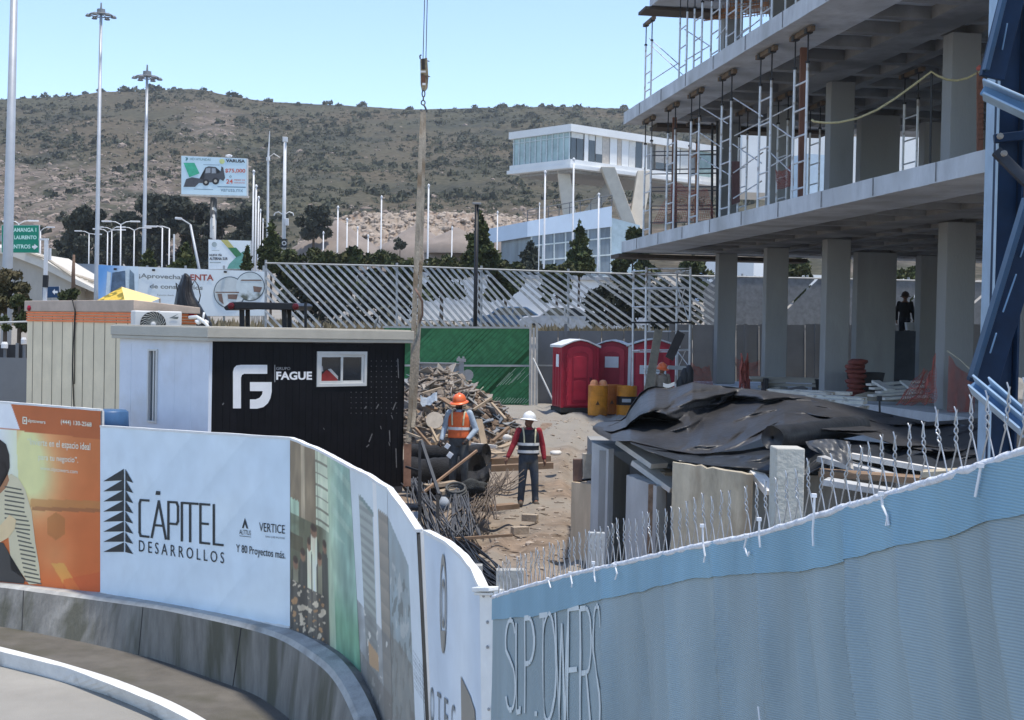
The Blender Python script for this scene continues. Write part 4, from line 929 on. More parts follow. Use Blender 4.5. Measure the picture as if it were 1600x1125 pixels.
# ---- grey panel fence and posts at the far side of the cream cabin
wf_ = Wall([(-60, 557, 700, 29.5), (44, 559.5, 700, 29.5)])
t = T('site_fence', 'flat grey sheet fence beside the cream cabin', 'fence', tuple(W(0, 700, 29.5)))
greyp = mat('grey sheet', (.17, .18, .19), var=.1, scale=1.5, rough=.6, bump=.08)
t.part('sheet', wf_.slab(.04), greyp)
wf_ = Wall([(-60, 540, 600, 31.5), (42, 538, 600, 31.5)])
t = T('crate_fence', 'dark slotted fence with grey uprights and white caps, behind the flat grey sheet fence', 'fence', tuple(W(0, 640, 31.5)))
t.part('dark_boards', wf_.slab(.04), mat('dark boards', (.035, .037, .042)))
for x, y in ((8, 541), (27, 536), (38, 539)): t.part('upright', MB().beam(W(x, y, 31.4), W(x-.5, 600, 31.4), .06, .05), greyp)
for x, y, s_ in ((7, 540, .075), (37, 533, .06)): t.part('white_cap', MB().lathe([(s_, 0), (s_, .09), (s_*.7, .14)], W(x, y+4, 31.3), n=12), mat('cap white', (.75, .74, .72)))
t.part('handrail', MB().tube([W(-40, 505, 33), W(43, 502.5, 33)], .025, 6), mat('pale rail', (.5, .5, .48)))
# ================================================================ unfinished concrete building
bu = V((-.157, .9876, 0)); bv = V((.9876, .157, 0)); BROT = atan2(bu.y, bu.x)
def E(Y, q=0, z=0): return V((10.39-.159*Y, Y, z))+bv*q
concA = mat('cast concrete', (.53, .55, .57), var=.22, scale=1.8, rough=.85, bump=.25, bscale=22, col2=(.38, .39, .39), s2=.9, t2=(.5, .66), stretch=(1, 1, .55))
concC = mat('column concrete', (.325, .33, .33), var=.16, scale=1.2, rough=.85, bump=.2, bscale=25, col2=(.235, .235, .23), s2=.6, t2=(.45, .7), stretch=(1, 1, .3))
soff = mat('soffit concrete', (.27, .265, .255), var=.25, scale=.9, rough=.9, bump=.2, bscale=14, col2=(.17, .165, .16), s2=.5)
bld = T('unfinished_building', 'unfinished grey concrete building with open floors propped by steel scaffold frames', 'building', tuple(E(30, 3)))
YN, YF, QM = 18.6, 44.2, 21.0
def slab(zb, zt, yn, yf, q0, name='floor_slab'):
    m = MB(); ed = 1.35; rb = zb+.26
    def bx(ya, yb, qa, qb, z0, z1, skew=0): m.prism([E(ya, qa), E(ya, qb), E(yb, qb), E(yb, qa)], z0, z1)
    N_ = 46; P = []
    # outer strip with slightly wavy cast edge
    for i in range(N_+1):
        y = yn+(yf-yn)*i/N_; w_ = .012*noise.noise(V((y*.9, zb, 0))); P.append((y, q0+w_))
    for (ya, qa), (yb, qb) in zip(P, P[1:]): m.prism([E(ya, qa), E(ya, q0+ed), E(yb, q0+ed), E(yb, qb)], zb+.008*noise.noise(V((ya, 3, zb))), zt+.008*noise.noise(V((ya, 7, zb))))
    bx(yf-1.2, yf, q0+ed, QM, zb, zt-.003); bx(yn, yn+1.0, q0+ed, QM, zb, zt-.003)
    bx(yn+1.0, yf-1.2, q0+ed, QM, rb, zt-.006)
    bld.part(name, m, concA)
    m = MB(); y = yn+1.7
    while y < yf-.5:
        h1 = zb+.02; a = E(y, q0-.014); m.beam(V((a.x, a.y, h1)), V((a.x, a.y, zt-.01)), .016, .012, up=bv); y += 2.44
    bld.part('edge_joints', m, mat('joint grime', (.20, .20, .20), var=.3, scale=5))
    m = MB(); q = q0+ed+1.25; cq = 3.2
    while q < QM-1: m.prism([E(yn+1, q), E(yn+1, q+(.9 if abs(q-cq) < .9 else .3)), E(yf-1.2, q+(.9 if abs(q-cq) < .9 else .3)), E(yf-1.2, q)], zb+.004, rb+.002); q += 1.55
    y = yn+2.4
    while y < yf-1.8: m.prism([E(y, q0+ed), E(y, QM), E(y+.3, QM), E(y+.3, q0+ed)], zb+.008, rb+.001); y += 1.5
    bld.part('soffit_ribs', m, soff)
slab(5.78, 6.12, YN, YF, 0); slab(9.80, 10.17, YN, YF+.1, 0); slab(13.30, 13.70, YN, 43.5, .55)
# formwork plate under the free tips
fwm = mat('wet formwork ply', (.07, .055, .045), var=.3, scale=3, rough=.8)
bld.part('formwork_edge', MB().prism([E(43.9, -.15), E(43.9, 6), E(45.0, 6), E(45.0, -.15)], 5.62, 5.74), fwm)
bld.part('formwork_edge', MB().prism([E(43.2, .35), E(43.2, 3.4), E(44.1, 3.4), E(44.1, .35)], 13.18, 13.27), fwm)
bld.part('formwork_edge', MB().prism([E(43.6, .9), E(43.6, 6.5), E(44.5, 6.5), E(44.5, .9)], 9.66, 9.77), fwm)
def column(x0, x1, x2, d, z0=1.76, z1=13.3, yref=480, par=None):
    c = W(x1, yref, d); c = V((c.x, c.y, 0))
    def sol(xp, dr):  # distance along dr so that the picture column is xp
        k = ray(xp, yref); t = k.x/k.y; return (t*c.y-c.x)/(dr.x-t*dr.y)
    wq = sol(x2, bv); du = max(.25, sol(x0, bu)) if x0 is not None else .5
    m = MB()
    for a, b in ((z0, 5.775), (6.125, 9.795), (10.175, 13.295)):
        if b <= z0: continue
        a = max(a, z0); kk = 8
        m.prism([c, c+bv*wq, c+bv*wq+bu*du, c+bu*du], a, min(b, z1))
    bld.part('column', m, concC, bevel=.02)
column(1462.5, 1477, 1523, 30); column(1282, 1290.5, 1328, 36); column(1191, 1196.5, 1231, 40); column(1116, 1121.5, 1151, 43.4)
column(1331, 1338.5, 1400, 41.2); column(1428.5, 1438, 1470, 42.4); column(1585, 1596, 1650, 29.0)
m = MB().prism([E(42.3, 9.5), E(42.3, 12.8), E(42.5, 12.8), E(42.5, 9.5)], 6.13, 9.79); bld.part('infill_wall', m, concC)
m = MB().prism([E(YN, 2.75), E(YN, QM), E(45.2, QM), E(45.2, 2.75)], .2, 1.76); bld.part('ground_floor_slab', m, concA, bevel=.015)
bld.part('rear_wall', MB().prism([E(26, QM-.6), E(26, QM-.4), E(43.0, QM-.4), E(43, QM-.6)], 1.77, 5.77), concC)
# ---- scaffold frames propping the slabs
galv = mat('scaffold steel', (.66, .67, .68), var=.18, scale=3, rough=.5, met=.3, col2=(.30, .24, .19), s2=2.6, t2=(.58, .66))
rusty = mat('rusty scaffold', (.34, .17, .09), var=.3, scale=4, rough=.8)
drk = mat('oily black steel', (.03, .03, .032), rough=.6); tmb = mat('prop timber', (.16, .115, .08), var=.3, scale=6, rough=.9, stretch=(1, .2, 1))
def frame_proto(H, mt, label, group):
    t = T('scaffold', label, 'scaffold', (0, 0, 0), group); hw = .38; hf = H-.78
    for s in (-1, 1): t.part('post', MB().tube([(s*hw, 0, .02), (s*hw, 0, hf)], .030, 8).lathe([(.07, 0), (.07, .02)], (s*hw, 0, 0), n=8), mt, smooth=False)
    m = MB(); z = .3
    while z < hf: m.tube([(-hw, 0, z), (hw, 0, z)], .020, 6); z += .56
    t.part('rungs', m, mt)
    for s in (-1, 1):
        m = MB().tube([(s*hw, 0, hf-.1), (s*hw, 0, H-.16)], .018, 6).lathe([(.05, 0), (.05, .05)], (s*hw, 0, hf), n=8).box((s*hw, 0, H-.15), (.16, .14, .012)).box((s*hw, -.065, H-.10), (.16, .012, .1)).box((s*hw, .065, H-.10), (.16, .012, .1))
        t.part('screw_jack', m, drk)
    t.part('bearer', MB().box((0, 0, H-.085), (1.25, .11, .10)), tmb)
    return t.o
def yfor(x, q):     # distance along the slab edge whose picture column is x
    lo, hi = 15, 50
    for _ in range(40):
        m_ = (lo+hi)/2; p = E(m_, q, 8)-CAM; dp = p.dot(_f); xx = PX+F*p.dot(RT)/dp
        if xx > x: lo = m_
        else: hi = m_
    return lo
g1, g2 = 'scaffold frames propping the middle floor slab', 'scaffold frames propping the top floor slab'
pf = frame_proto(9.80-6.12, galv, 'pale scaffold frame nearest the blue steel mast, ahead of a brown timber', g1)
lay1 = [(1250, .45, 'pale tall scaffold frame against a brown timber, left of the sagging rope'), (1195, .4, 'scaffold frame under the rusty bearer on the middle floor slab'), (1134, .4, 'scaffold frame with diagonal braces on both sides on the middle floor'), (1085, .4, 'scaffold frame just beside the rusty orange frame on the middle floor'), (1048, .4, 'scaffold frame one place in from the outer corner of the middle floor'), (1012, .4, 'outermost scaffold frame at the corner of the middle floor slab'), (1422, 4.6, 'scaffold frame deep inside the middle floor between two columns'), (1160, 2.6, 'shaded scaffold frame set back behind the red boards'), (1222, 2.8, 'shaded scaffold frame set back beside the third column'), (1310, 5.4, 'scaffold frame far inside the middle floor behind the rope'), (1272, 4.2, 'shaded inner scaffold frame behind the tall pale frame')]
for i, (x, q, lb) in enumerate(lay1):
    y = yfor(x, q); p = E(y, q, 6.121)
    if i == 0: pf.location = p; pf.rotation_euler = (0, 0, BROT); pf['label'] = lb
    else: dup(pf, p, BROT, lb)
pr = frame_proto(9.80-6.12, rusty, 'rusty orange scaffold frame on the middle floor slab', g1); y = yfor(1082, 1.8); pr.location = E(y, 1.8, 6.121); pr.rotation_euler = (0, 0, BROT)
pf2 = frame_proto(13.30-10.17, galv, 'x', g2)
for i, (x, q, lb) in enumerate([(1009, .95, 'scaffold frame standing at the outer corner of the upper floor'), (1063, .9, 'second scaffold frame from the outer corner of the upper floor'), (1086, 1.0, 'third scaffold frame along the upper floor edge'), (1113, 1.2, 'upper floor scaffold frame beside the crossing braces'), (1138, .9, 'upper floor scaffold frame standing against the dark column'), (1160, 1.9, 'upper floor scaffold frame set back right of the dark column'), (1230, 2.2, 'upper floor scaffold frame set back near the top of the view'), (1193, .9, 'upper floor scaffold frame cut by the top edge of the view')]):
    y = yfor(x, q); p = E(y, q, 10.176)
    if i == 0: pf2.location = p; pf2.rotation_euler = (0, 0, BROT); pf2['label'] = lb
    else: dup(pf2, p, BROT, lb)
def brace(pts, lab, r=.016, mt=None):
    single('cross_brace', MB().tube(pts, r, 6), mt or galv, lab, 'brace', 'thin scaffold braces')
def we(x, y, q):   # picture point at the depth of the slab edge row q
    yy = yfor(x, q); p = E(yy, q, 8); d = (p-CAM).dot(_f); return W(x, y, d)
for (a, b, q, lb) in (((1093, 166), (1137, 193), .6, 'brace running down to the right from the short middle-floor frame'), ((1146, 153), (1192, 182), .6, 'brace crossing in front of the second column on the middle floor'), ((1148, 212), (1238, 166), .9, 'long brace rising to the tall pale frame'), ((1206, 193), (1236, 214), .6, 'short brace falling from the rusty bearer frame'), ((1092, 245), (1143, 275), .8, 'brace low between the orange frame and the next frame'), ((1146, 310), (1190, 283), .8, 'brace low beside the red sheeting'), ((1015, 60), (1060, 100), 1.2, 'upper floor brace falling from the corner frame'), ((1012, 130), (1058, 100), 1.2, 'upper floor brace rising from the corner frame'), ((1070, 46), (1109, 72), 1.1, 'upper floor brace between the second and fourth frames'), ((1070, 95), (1108, 72), 1.1, 'upper floor brace rising across the second brace'), ((1016, 70), (1068, 118), 1.6, 'second falling brace behind the corner frame'), ((1145, 225), (1190, 255), 1.0, 'brace falling across the second column below the rope level'), ((1146, 270), (1192, 238), 1.1, 'brace rising across the second column below the rope level'), ((1200, 262), (1240, 240), .9, 'brace rising low to the tall pale frame'), ((1200, 235), (1240, 272), 1.0, 'brace falling low to the tall pale frame'), ((1090, 205), (1130, 232), .8, 'brace falling beside the orange frame'), ((1120, 60), (1136, 40), 1.1, 'short upper floor brace near the dark column'), ((1150, 60), (1188, 30), 1.2, 'upper floor brace running up to the view edge')):
    brace([we(*a, q), we(*b, q)], lb)
# dark tubular scaffold bay behind the corner frames
dk = T('scaffold_bay', 'dark tubular scaffold bay with paired rails on the middle floor near the white building', 'scaffold', tuple(E(38, 2.2, 6.125)))
m = MB()
for x in (1018, 1057, 1121, 1113): a = we(x, 340, 2.2); b = we(x, 190, 2.2); a.z = 6.13; b.z = 9.6; dk.part('post', MB().tube([a, b], .04, 6), drk)
for y in (237, 243, 265, 272, 293, 299, 322, 328, 348):
    dk.part('rail', MB().tube([we(1018, y, 2.2), we(1122, y-1.5, 2.2)], .022, 6), drk)
for k_, (x0, x1, y0, y1, lb_) in enumerate(((1096, 1150, 4, 30, 'rusty rebar mat bundled under the top slab, over the crossing braces'), (1140, 1200, -6, 26, 'rusty rebar mat bundled under the top slab, by the dark column'))):
    m = MB(); rr_ = random.Random(k_)
    for i in range(16): a = rr_.uniform(0, 1); y = y0+(y1-y0)*rr_.random(); m.tube([we(x0+4*rr_.random(), y+5, 2.6), we((x0+x1)/2, y+3*rr_.random()-1, 2.8), we(x1, y-6+3*rr_.random(), 3.0)], .014, 4)
    for i in range(14): x = x0+(x1-x0)*i/13; m.tube([we(x, y0, 2.7), we(x+2, y1, 2.7)], .01, 4)
    single('rebar_mat', m, rusty, lb_, 'rebar', 'rebar mats under the top slab')
# timbers and red boards standing by the frames
for x, y0, y1, w_, lb in ((1253, 96, 262, .14, 'brown timber post standing behind the tall pale scaffold frame'), (1052, 190, 330, .12, 'dark brown timber prop beside the inner corner frame')):
    a = we(x, y1, 1.0); b = we(x+2, y0, 1.0); a.z = 6.125; b.z = 9.7; single('timber_prop', MB().beam(a, b, w_, w_), mat('red brown timber', (.17, .085, .06), var=.35, scale=6, rough=.9, stretch=(1, 1, .2)), lb, 'timber prop')
single('red_boards', MB().extr([we(1144, 252, 1.2), we(1156, 252, 1.2), we(1156, 316, 1.2), we(1144, 320, 1.2)], bu*.05), mat('red boards', (.10, .048, .042), var=.3, scale=5, rough=.9), 'dark red boards leaning by the second column on the middle floor', 'boards')
# rope between columns
rope = mat('yellow rope', (.50, .43, .24), var=.2, scale=30, rough=.9)
P = [(1268, 187), (1272, 190), (1290, 192), (1310, 191.5), (1340, 185), (1370, 172), (1400, 153), (1430, 131), (1455, 112), (1466, 119), (1480, 124.5), (1495, 126), (1512, 122), (1530, 112), (1537, 119)]
single('rope', MB().tube([W(x, y, 27.5) for x, y in P], .024, 6), rope, 'sagging yellow rope strung across the middle floor columns', 'rope', smooth=True)
a = W(1456, 110, 27.6); single('rope_stake', MB().tube([V((a.x+.02, a.y, 6.125)), a], .022, 6), drk, 'thin dark stake holding the peak of the yellow rope', 'stake')
# rebar and red bits near the mast on the middle floor
t = T('rebar_cage', 'reddish rebar starter cage topped with a round red cap beside the blue mast', 'rebar', tuple(W(1531, 240, 26)))
m = MB()
for i in range(7): m.tube([W(1527+i*1.4, 240, 26+.1*i), W(1527+i*1.5, 112+3*(i % 3), 26+.1*i)], .014, 5)
for i in range(12): m.tube([W(1526, 130+i*8, 26), W(1537, 129+i*8, 26.6)], .010, 4)
t.part('bars', m, mat('rust rebar', (.20, .09, .06), var=.3, scale=8, rough=.9)); t.part('cap', MB().rock(W(1530, 106, 26), (.05, .05, .05), 1, sub=2), mat('red cap', (.45, .12, .09)))
# ---- loose things on the ground floor
stk = T('red_stack', 'neat stack of dark red bags beside the concrete column', 'stack', tuple(W(1337, 618, 35)))
rb_ = mat('dark red bags', (.19, .055, .045), var=.3, scale=6, rough=.85, bump=.3); c = W(1337, 618, 35)
for i in range(8): stk.part('bag', MB().rock((c.x+.03*sin(i*2), c.y, 1.83+i*.118), (.25, .25, .085), i, sub=2), rb_, smooth=True)
m = MB()
trt = T('plank_trestle', 'low trestle stacked with grey planks between the two far columns', 'trestle', tuple(W(1240, 600, 37)))
pk = mat('grey plank', (.33, .31, .27), var=.25, scale=4, rough=.9, stretch=(.2, 1, 1))
for i, (x0, x1, y) in enumerate(((1172, 1290, 590), (1176, 1282, 594), (1192, 1288, 600), (1190, 1225, 604))): trt.part('plank', MB().beam(W(x0, y, 37+.1*i), W(x1, y+3, 37-.1*i), .3, .07), pk)
for x in (1195, 1275): p = W(x, 602, 36.9); trt.part('leg', MB().box((p.x, p.y, 1.76+.2), (.1, .5, .4)), drk)
t = T('white_pallets', 'stack of white slatted frames lying on the ground floor', 'pallets', tuple(W(1400, 620, 33)))
wm = mat('white painted timber', (.62, .60, .55), var=.15, scale=5, rough=.8)
for i, (x0, x1, y0, y1, d0) in enumerate(((1357, 1440, 601, 596, 33.5), (1362, 1440, 607, 603, 33.0), (1372, 1440, 613, 608, 32.6), (1360, 1436, 618, 613, 32.2), (1378, 1446, 623, 619, 31.8))): t.part('slat', MB().beam(W(x0, y0, d0), W(x1, y1, d0+.3), .28, .05), wm)
t.part('cross_slat', MB().beam(W(1368, 596, 33.6), W(1392, 610, 32.6), .2, .06).beam(W(1412, 596, 33.6), W(1428, 608, 32.6), .2, .06), wm)
for x, y, s, lb in ((1416, 600, (.55, .4, .25), 'small grey rubble heap beside the white slatted frames'), (1372, 618, (.5, .4, .2), 'small sand heap by the red bags')):
    p = W(x, y, 33.8); single('sand_heap', MB().rock((p.x, p.y, 1.78), s, x, sub=3), mat('sand', (.30, .26, .20), var=.2, scale=6, rough=1, bump=.5), lb, 'heap', smooth=True)
# barrow-like dark container beside the stack
p = W(1352, 600, 35.5); single('dark_tub', MB().hexa([V((p.x+a, p.y+b, 1.77)) for a, b in ((-.3, -.25), (.3, -.25), (.3, .25), (-.3, .25))], [V((p.x+a, p.y+b, 2.4)) for a, b in ((-.42, -.3), (.42, -.3), (.42, .3), (-.42, .3))]), drk, 'dark tub standing right of the red bags', 'tub', bevel=.02)
# orange safety netting
onm = mat('orange safety net', (.40, .115, .09), var=.25, scale=5, rough=.7)
def netting(q, d, nx, ny, lab, sag=.12, r=.006, seed=0):
    "q: four picture corners TL TR BR BL"
    tl, tr, br, bl = [W(x, y, d+dd) for x, y, dd in q]
    def f(a, b): p = (tl*(1-a)+tr*a)*(1-b)+(bl*(1-a)+br*a)*b; return p+V((0, -sag*noise.noise(V((a*4, b*3, seed))), -sag*sin(pi*a)*(1-b)+sag*.5*noise.noise(V((a*6, b*4, seed+5)))))
    m = MB()
    for i in range(nx+1): m.tube([f(i/nx, j/8) for j in range(9)], r, 3, cap=False)
    for j in range(ny+1): m.tube([f(i/10, j/ny) for i in range(11)], r, 3, cap=False)
    single('safety_net', m, onm, lab, 'safety net', 'orange plastic safety nets')
netting([(1080, 566, 0), (1108, 571, .5), (1114, 601, .5), (1078, 601, 0)], 40.5, 22, 16, 'orange net sheet left of the outermost column', seed=1)
netting([(1149, 558, .4), (1187, 563, 0), (1187, 590, 0), (1152, 592, .4)], 40.5, 20, 12, 'orange net strung between the two far columns', seed=2)
netting([(1158, 552, 0), (1168, 552, .1), (1172, 608, .1), (1155, 608, 0)], 38.6, 12, 18, 'bunched orange net hanging in a knot at the floor edge', sag=.3, r=.018, seed=3)
netting([(1444, 575, .5), (1462, 552, 0), (1462, 628, -.6), (1400, 633, .2)], 29.6, 26, 20, 'orange net draped to the ground left of the front column', sag=.3, seed=4)
netting([(1483, 556, 0), (1524, 585, .3), (1522, 650, .2), (1480, 645, -.2)], 29.2, 30, 26, 'orange net stretched across the front column foot', seed=5, r=.005)
netting([(1054, 282, 0), (1105, 296, 0), (1118, 342, 0), (1020, 350, .6)], 41.5, 30, 18, 'orange net along the middle floor near the corner', seed=6, r=.006)
netting([(1212, 265, 0), (1240, 252, 0), (1240, 290, 0), (1215, 296, 0)], 33.5, 18, 12, 'small orange net behind the tall pale scaffold frame', seed=7)
single('tie_wire', MB().tube([W(1480, 548, 28.9), W(1500, 562, 28.6), W(1524, 585, 28.4)], .014, 5), mat('pale wire', (.5, .46, .36)), 'thin pale cord running down from the front column to the mast', 'cord')
# white formwork panels at the floor edge
fp = T('shutter_boards', 'weathered white shutter boards lying at the edge of the ground floor', 'boards', tuple(W(1310, 645, 26)))
wpm = mat('chipped white board', (.60, .56, .48), var=.18, scale=4, rough=.8, col2=(.30, .25, .19), s2=3.5, t2=(.58, .64))
for i, (x0, x1, y0, y1, d0) in enumerate(((1200, 1300, 610, 617, 29), (1262, 1352, 618, 624, 27.4), (1268, 1352, 624, 629, 26.9), (1275, 1354, 631, 637, 26.4), (1240, 1330, 611, 615, 29.5))): fp.part('panel', MB().beam(W(x0, y0, d0), W(x1, y1, d0-.4), .5, .06), wpm)
single('ply_sheet', MB().extr([W(1222, 612, 30), W(1254, 606, 31), W(1262, 610, 30.4), W(1232, 617, 29.6)], V((0, 0, .05))), mat('dark ply', (.10, .09, .08)), 'dark plywood sheet tilted on the white panels', 'board')
single('marker_peg', MB().tube([W(1375, 652, 26), W(1374, 623, 26)], .02, 6).lathe([(.05, 0), (.05, .1)], W(1374, 627, 26), n=8), drk, 'thin steel peg with a pale tip at the floor edge', 'peg')
# ================================================================ blue steel mast
navy = mat('navy steel paint', (.004, .020, .055), var=.3, scale=2.5, rough=.5, bump=.06, spec=.2)
lblue = mat('blue steel paint', (.14, .26, .42), var=.18, scale=2.5, rough=.4, bump=.08)
mst = T('steel_mast', 'dark blue steel lattice mast with diagonal struts beside the unfinished building', 'mast', tuple(W(1570, 900, 15.5)))
def bm_(a, b, w_, h_, d0, d1, mt, nm, wpx=True, dep=.25):
    "bar between two picture points, w in picture px"
    p = W(a[0], a[1], d0); q = W(b[0], b[1], d1); mst.part(nm, MB().beam(p, q, dep, w_*(d0+d1)/2/F, up=V((0, 1, 0)).cross((q-p).normalized())), mt, bevel=.008)
dm = 15.5
def vbox(x0, x1, d0, d1, depth, y0, y1, nm, mt):
    mb_, pts_, _, _ = boxpx(x0, x1, 400, y1, d0, d1, depth, zb=.5); zt_ = W(x0, y0, d0).z; pts_ = [V((p.x, p.y, 0)) for p in pts_]
    mst.part(nm, MB().prism(pts_, .5, zt_), mt, bevel=.006)
vbox(1552.5, 1586, dm, dm, .10, -120, 900, 'web', navy)
p0 = W(1552, 400, dm); p1 = W(1535, 400, dm+.55); n_ = V((p1.x-p0.x, p1.y-p0.y, 0)); a = V((p0.x, p0.y, 0)); 
mst.part('flange', MB().prism([a+V((-.001, -.02, 0)), a+V((.02, -.02, 0)), a+V((.02, 0, 0))+n_, a+n_], .5, 8), mat('skylit flange blue', (.34, .46, .58), var=.15, scale=3, rough=.4))  # paler than the navy web: sky light on this left face put into the colour
p0 = W(1588, 400, dm); a = V((p0.x, p0.y, 0)); mst.part('flange', MB().prism([a+V((0, -.1, 0)), a+V((.025, -.1, 0)), a+V((.025, .35, 0)), a+V((0, .35, 0))], .5, 8), navy)
bm_((1585, -20), (1549, 122), 36, 0, 15.1, 15.2, navy, 'upper_diagonal', dep=.12)
bm_((1572, -20), (1540, 110), 7, 0, 15.0, 15.1, mat('blue steel mid', (.02, .06, .12), rough=.4), 'diagonal_lip', dep=.14)
bm_((1574, 36), (1566, 78), 2.2, 0, 14.98, 15.08, lblue, 'slot_edge', dep=.02)
bm_((1536, 139), (1640, 186), 20, 0, 15.2, 14.9, lblue, 'cross_beam', dep=.05)
bm_((1536, 129), (1640, 174), 4, 0, 15.15, 14.85, mat('pale blue flange', (.30, .42, .55), rough=.45), 'beam_top_flange', dep=.22)
bm_((1536, 150), (1640, 199), 4, 0, 15.15, 14.85, _M['pale blue flange'], 'beam_bottom_flange', dep=.22)
bm_((1553, 217), (1640, 207), 14, 0, 15.3, 15.2, navy, 'tie_beam', dep=.1); bm_((1556, 236), (1640, 320), 16, 0, 15.2, 15.0, mat('grimy blue steel', (.03, .035, .045), rough=.6, var=.3), 'gusset_strut', dep=.08)
for x, y in ((1568, 240), (1562, 213)): mst.part('bolt', MB().lathe([(.035, 0), (.035, .03), (.02, .04)], W(x, y, 15.05), Matrix.Rotation(pi/2, 3, 'X'), 8), mat('worn bolt', (.30, .28, .25), met=.4))
bm_((1618, 330), (1534, 600), 46, 0, 14.6, 14.9, navy, 'lower_diagonal', dep=.12)
bm_((1604, 310), (1519, 590), 8, 0, 14.5, 14.8, mat('blue steel mid', (.02, .06, .12), rough=.4), 'diagonal_lip', dep=.16)
for a, b in (((1588, 428), (1567, 488)), ((1557, 520), (1547, 552)), ((1603, 375), (1594, 402))): bm_(a, b, 2.6, 0, 14.52, 14.6, lblue, 'slot_edge', dep=.02)
ch = T('steel_channels', 'bundle of two loose blue steel channels slanting down behind the wire tips', 'steel channel', tuple(W(1570, 690, 13)))
def cb(a, b, wpx, d0, d1, mt, nm, dep): p = W(*a, d0); q = W(*b, d1); ch.part(nm, MB().beam(p, q, dep, wpx*(d0+d1)/2/F, up=V((0, 1, 0)).cross((q-p).normalized())), mt)
for o_ in (0, 24):
    cb((1520+o_, 600+o_*.15), (1600+o_, 668+o_*.3), 16, 13.2, 12.6, mat('blue channel web', (.10, .19, .32), var=.2, rough=.45), 'channel_web', .02)
    cb((1523+o_, 593+o_*.15), (1604+o_, 660+o_*.3), 3, 13.15, 12.55, _M['pale blue flange'], 'channel_flange', .14)
    cb((1516+o_, 608+o_*.15), (1596+o_, 676+o_*.3), 3, 13.15, 12.55, _M['pale blue flange'], 'channel_flange', .14)
p = W(1590, 620, 16.6); single('rock_pile', MB().rock((p.x, p.y, p.z-.2), (.35, .3, .4), 5, sub=2).rock((p.x+.25, p.y, p.z-.4), (.4, .3, .3), 8, sub=2), mat('grey rubble', (.27, .25, .22), var=.3, scale=5, rough=1, bump=.5), 'grey rubble lump behind the steel mast foot', 'rubble')
# ================================================================ far fences, gate
galvd = mat('dull galvanised', (.36, .37, .37), var=.15, scale=4, rough=.55, met=.2)
def slatfence(name, label, keys, d, pitch, wd, mt, dirn=1, posts=(), group=None, rails=True, back=None):
    wl_ = Wall([(k[0], k[1], k[2], k[3]) for k in keys]); t = T(name, label, 'fence', tuple(wl_.P(0, 0)), group)
    L_ = (wl_.P(wl_.n, 0)-wl_.P(0, 0)).length; m = MB()
    a0 = wl_.P(0, 0); u = (wl_.P(wl_.n, 0)-a0); u.z = 0; u.normalize(); H_ = (wl_.P(0, 1)-wl_.P(0, 0)).length; nn = wl_.N(0)
    def at(s, v): tt = max(0, min(1, s/L_))*wl_.n; return wl_.P(tt, v)
    s = -H_
    while s < L_:
        if random.random() < .05: s += pitch; continue
        v0 = 0; v1 = 1; sa, sb = (s, s+H_*1.0)
        if sb > 0 and sa < L_:
            va = max(0, -sa/(sb-sa)); vb = min(1, (L_-sa)/(sb-sa)); pa = at(sa+(sb-sa)*va, 1-va if dirn > 0 else va); pb = at(sa+(sb-sa)*vb, 1-vb if dirn > 0 else vb)
            m.beam(pa, pb, .012, wd*random.uniform(.85, 1.1), up=(pb-pa).normalized().cross(nn))
        s += pitch*random.uniform(.96, 1.04)
    t.part('slats', m, mt)
    if rails:
        m = MB(); 
        for k in range(wl_.n): m.tube([wl_.P(k, 1), wl_.P(k+1, 1)], .035, 6)
        t.part('top_rail', m, galvd)
    for x in posts:
        tt, v = wl_.tv(x, (keys[0][1]+keys[0][2])/2); a = wl_.P(tt, 0); b = wl_.P(tt, 1); t.part('post', MB().tube([a-nn*.05-V((0, 0, .3)), b-nn*.05+V((0, 0, .12))], .045, 8), galvd)
    return t, wl_
slat = mat('pale fence slat', (.42, .43, .43), var=.35, scale=6, rough=.5)
slatfence('slatted_fence', 'chain-link fence threaded with pale diagonal slats behind the site', [(415, 411, 512, 52), (640, 416, 512, 52), (830, 423, 512, 52), (1116, 432, 514, 52)], 52, .315, .092, slat, 1, (415, 620, 752, 888, 1015))
slatfence('dense_slat_fence', 'grey closely slatted fence behind the ground floor columns', [(1100, 431, 508, 54), (1320, 436, 508, 54), (1560, 441, 510, 54)], 54, .16, .15, mat('slate slat', (.20, .21, .22), var=.25, scale=5, rough=.6), -1, (1160, 1262, 1420))
gsl = mat('green gate slat', (.030, .165, .065), var=.3, scale=4, rough=.5); gbk = mat('green gate sheet', (.020, .115, .045), var=.2, scale=2, rough=.6)
wg = Wall([(600, 511, 634, 46.5), (827, 512, 634.5, 46.5)])
t, wl_ = slatfence('gate', 'wide green slatted gate with grey steel frame behind the rubble heap', [(600, 511, 634, 46.4), (827, 512, 634.5, 46.4)], 46.4, .17, .10, gsl, -1, (), rails=False)
t.o['category'] = 'gate'
t.part('backing', Wall([(600, 511, 634, 46.6), (827, 512, 634.5, 46.6)]).slab(.02), gbk)
m = MB()
for a, b in (((598, 511), (829, 512)), ((598, 571), (829, 571.5)), ((740, 634), (829, 635))): m.beam(W(*a, 46.25), W(*b, 46.25), .06, .06)
t.part('frame', m, galvd)
for x in (828, 833, 838): t.part('gate_post', MB().beam(W(x, 640, 46.1), W(x+1, 505 if x != 833 else 512, 46.1), .075, .075), mat('pale gate post', (.42, .42, .40), var=.2))
m = MB(); rnd = random.Random(2)
for i in range(13): x = 768+i*4.4; L_ = 6+3*rnd.random(); m.beam(W(x, 630, 46.2), W(x+L_, 630-L_*1.05, 46.2), .022, .01, up=(0, 1, 0))
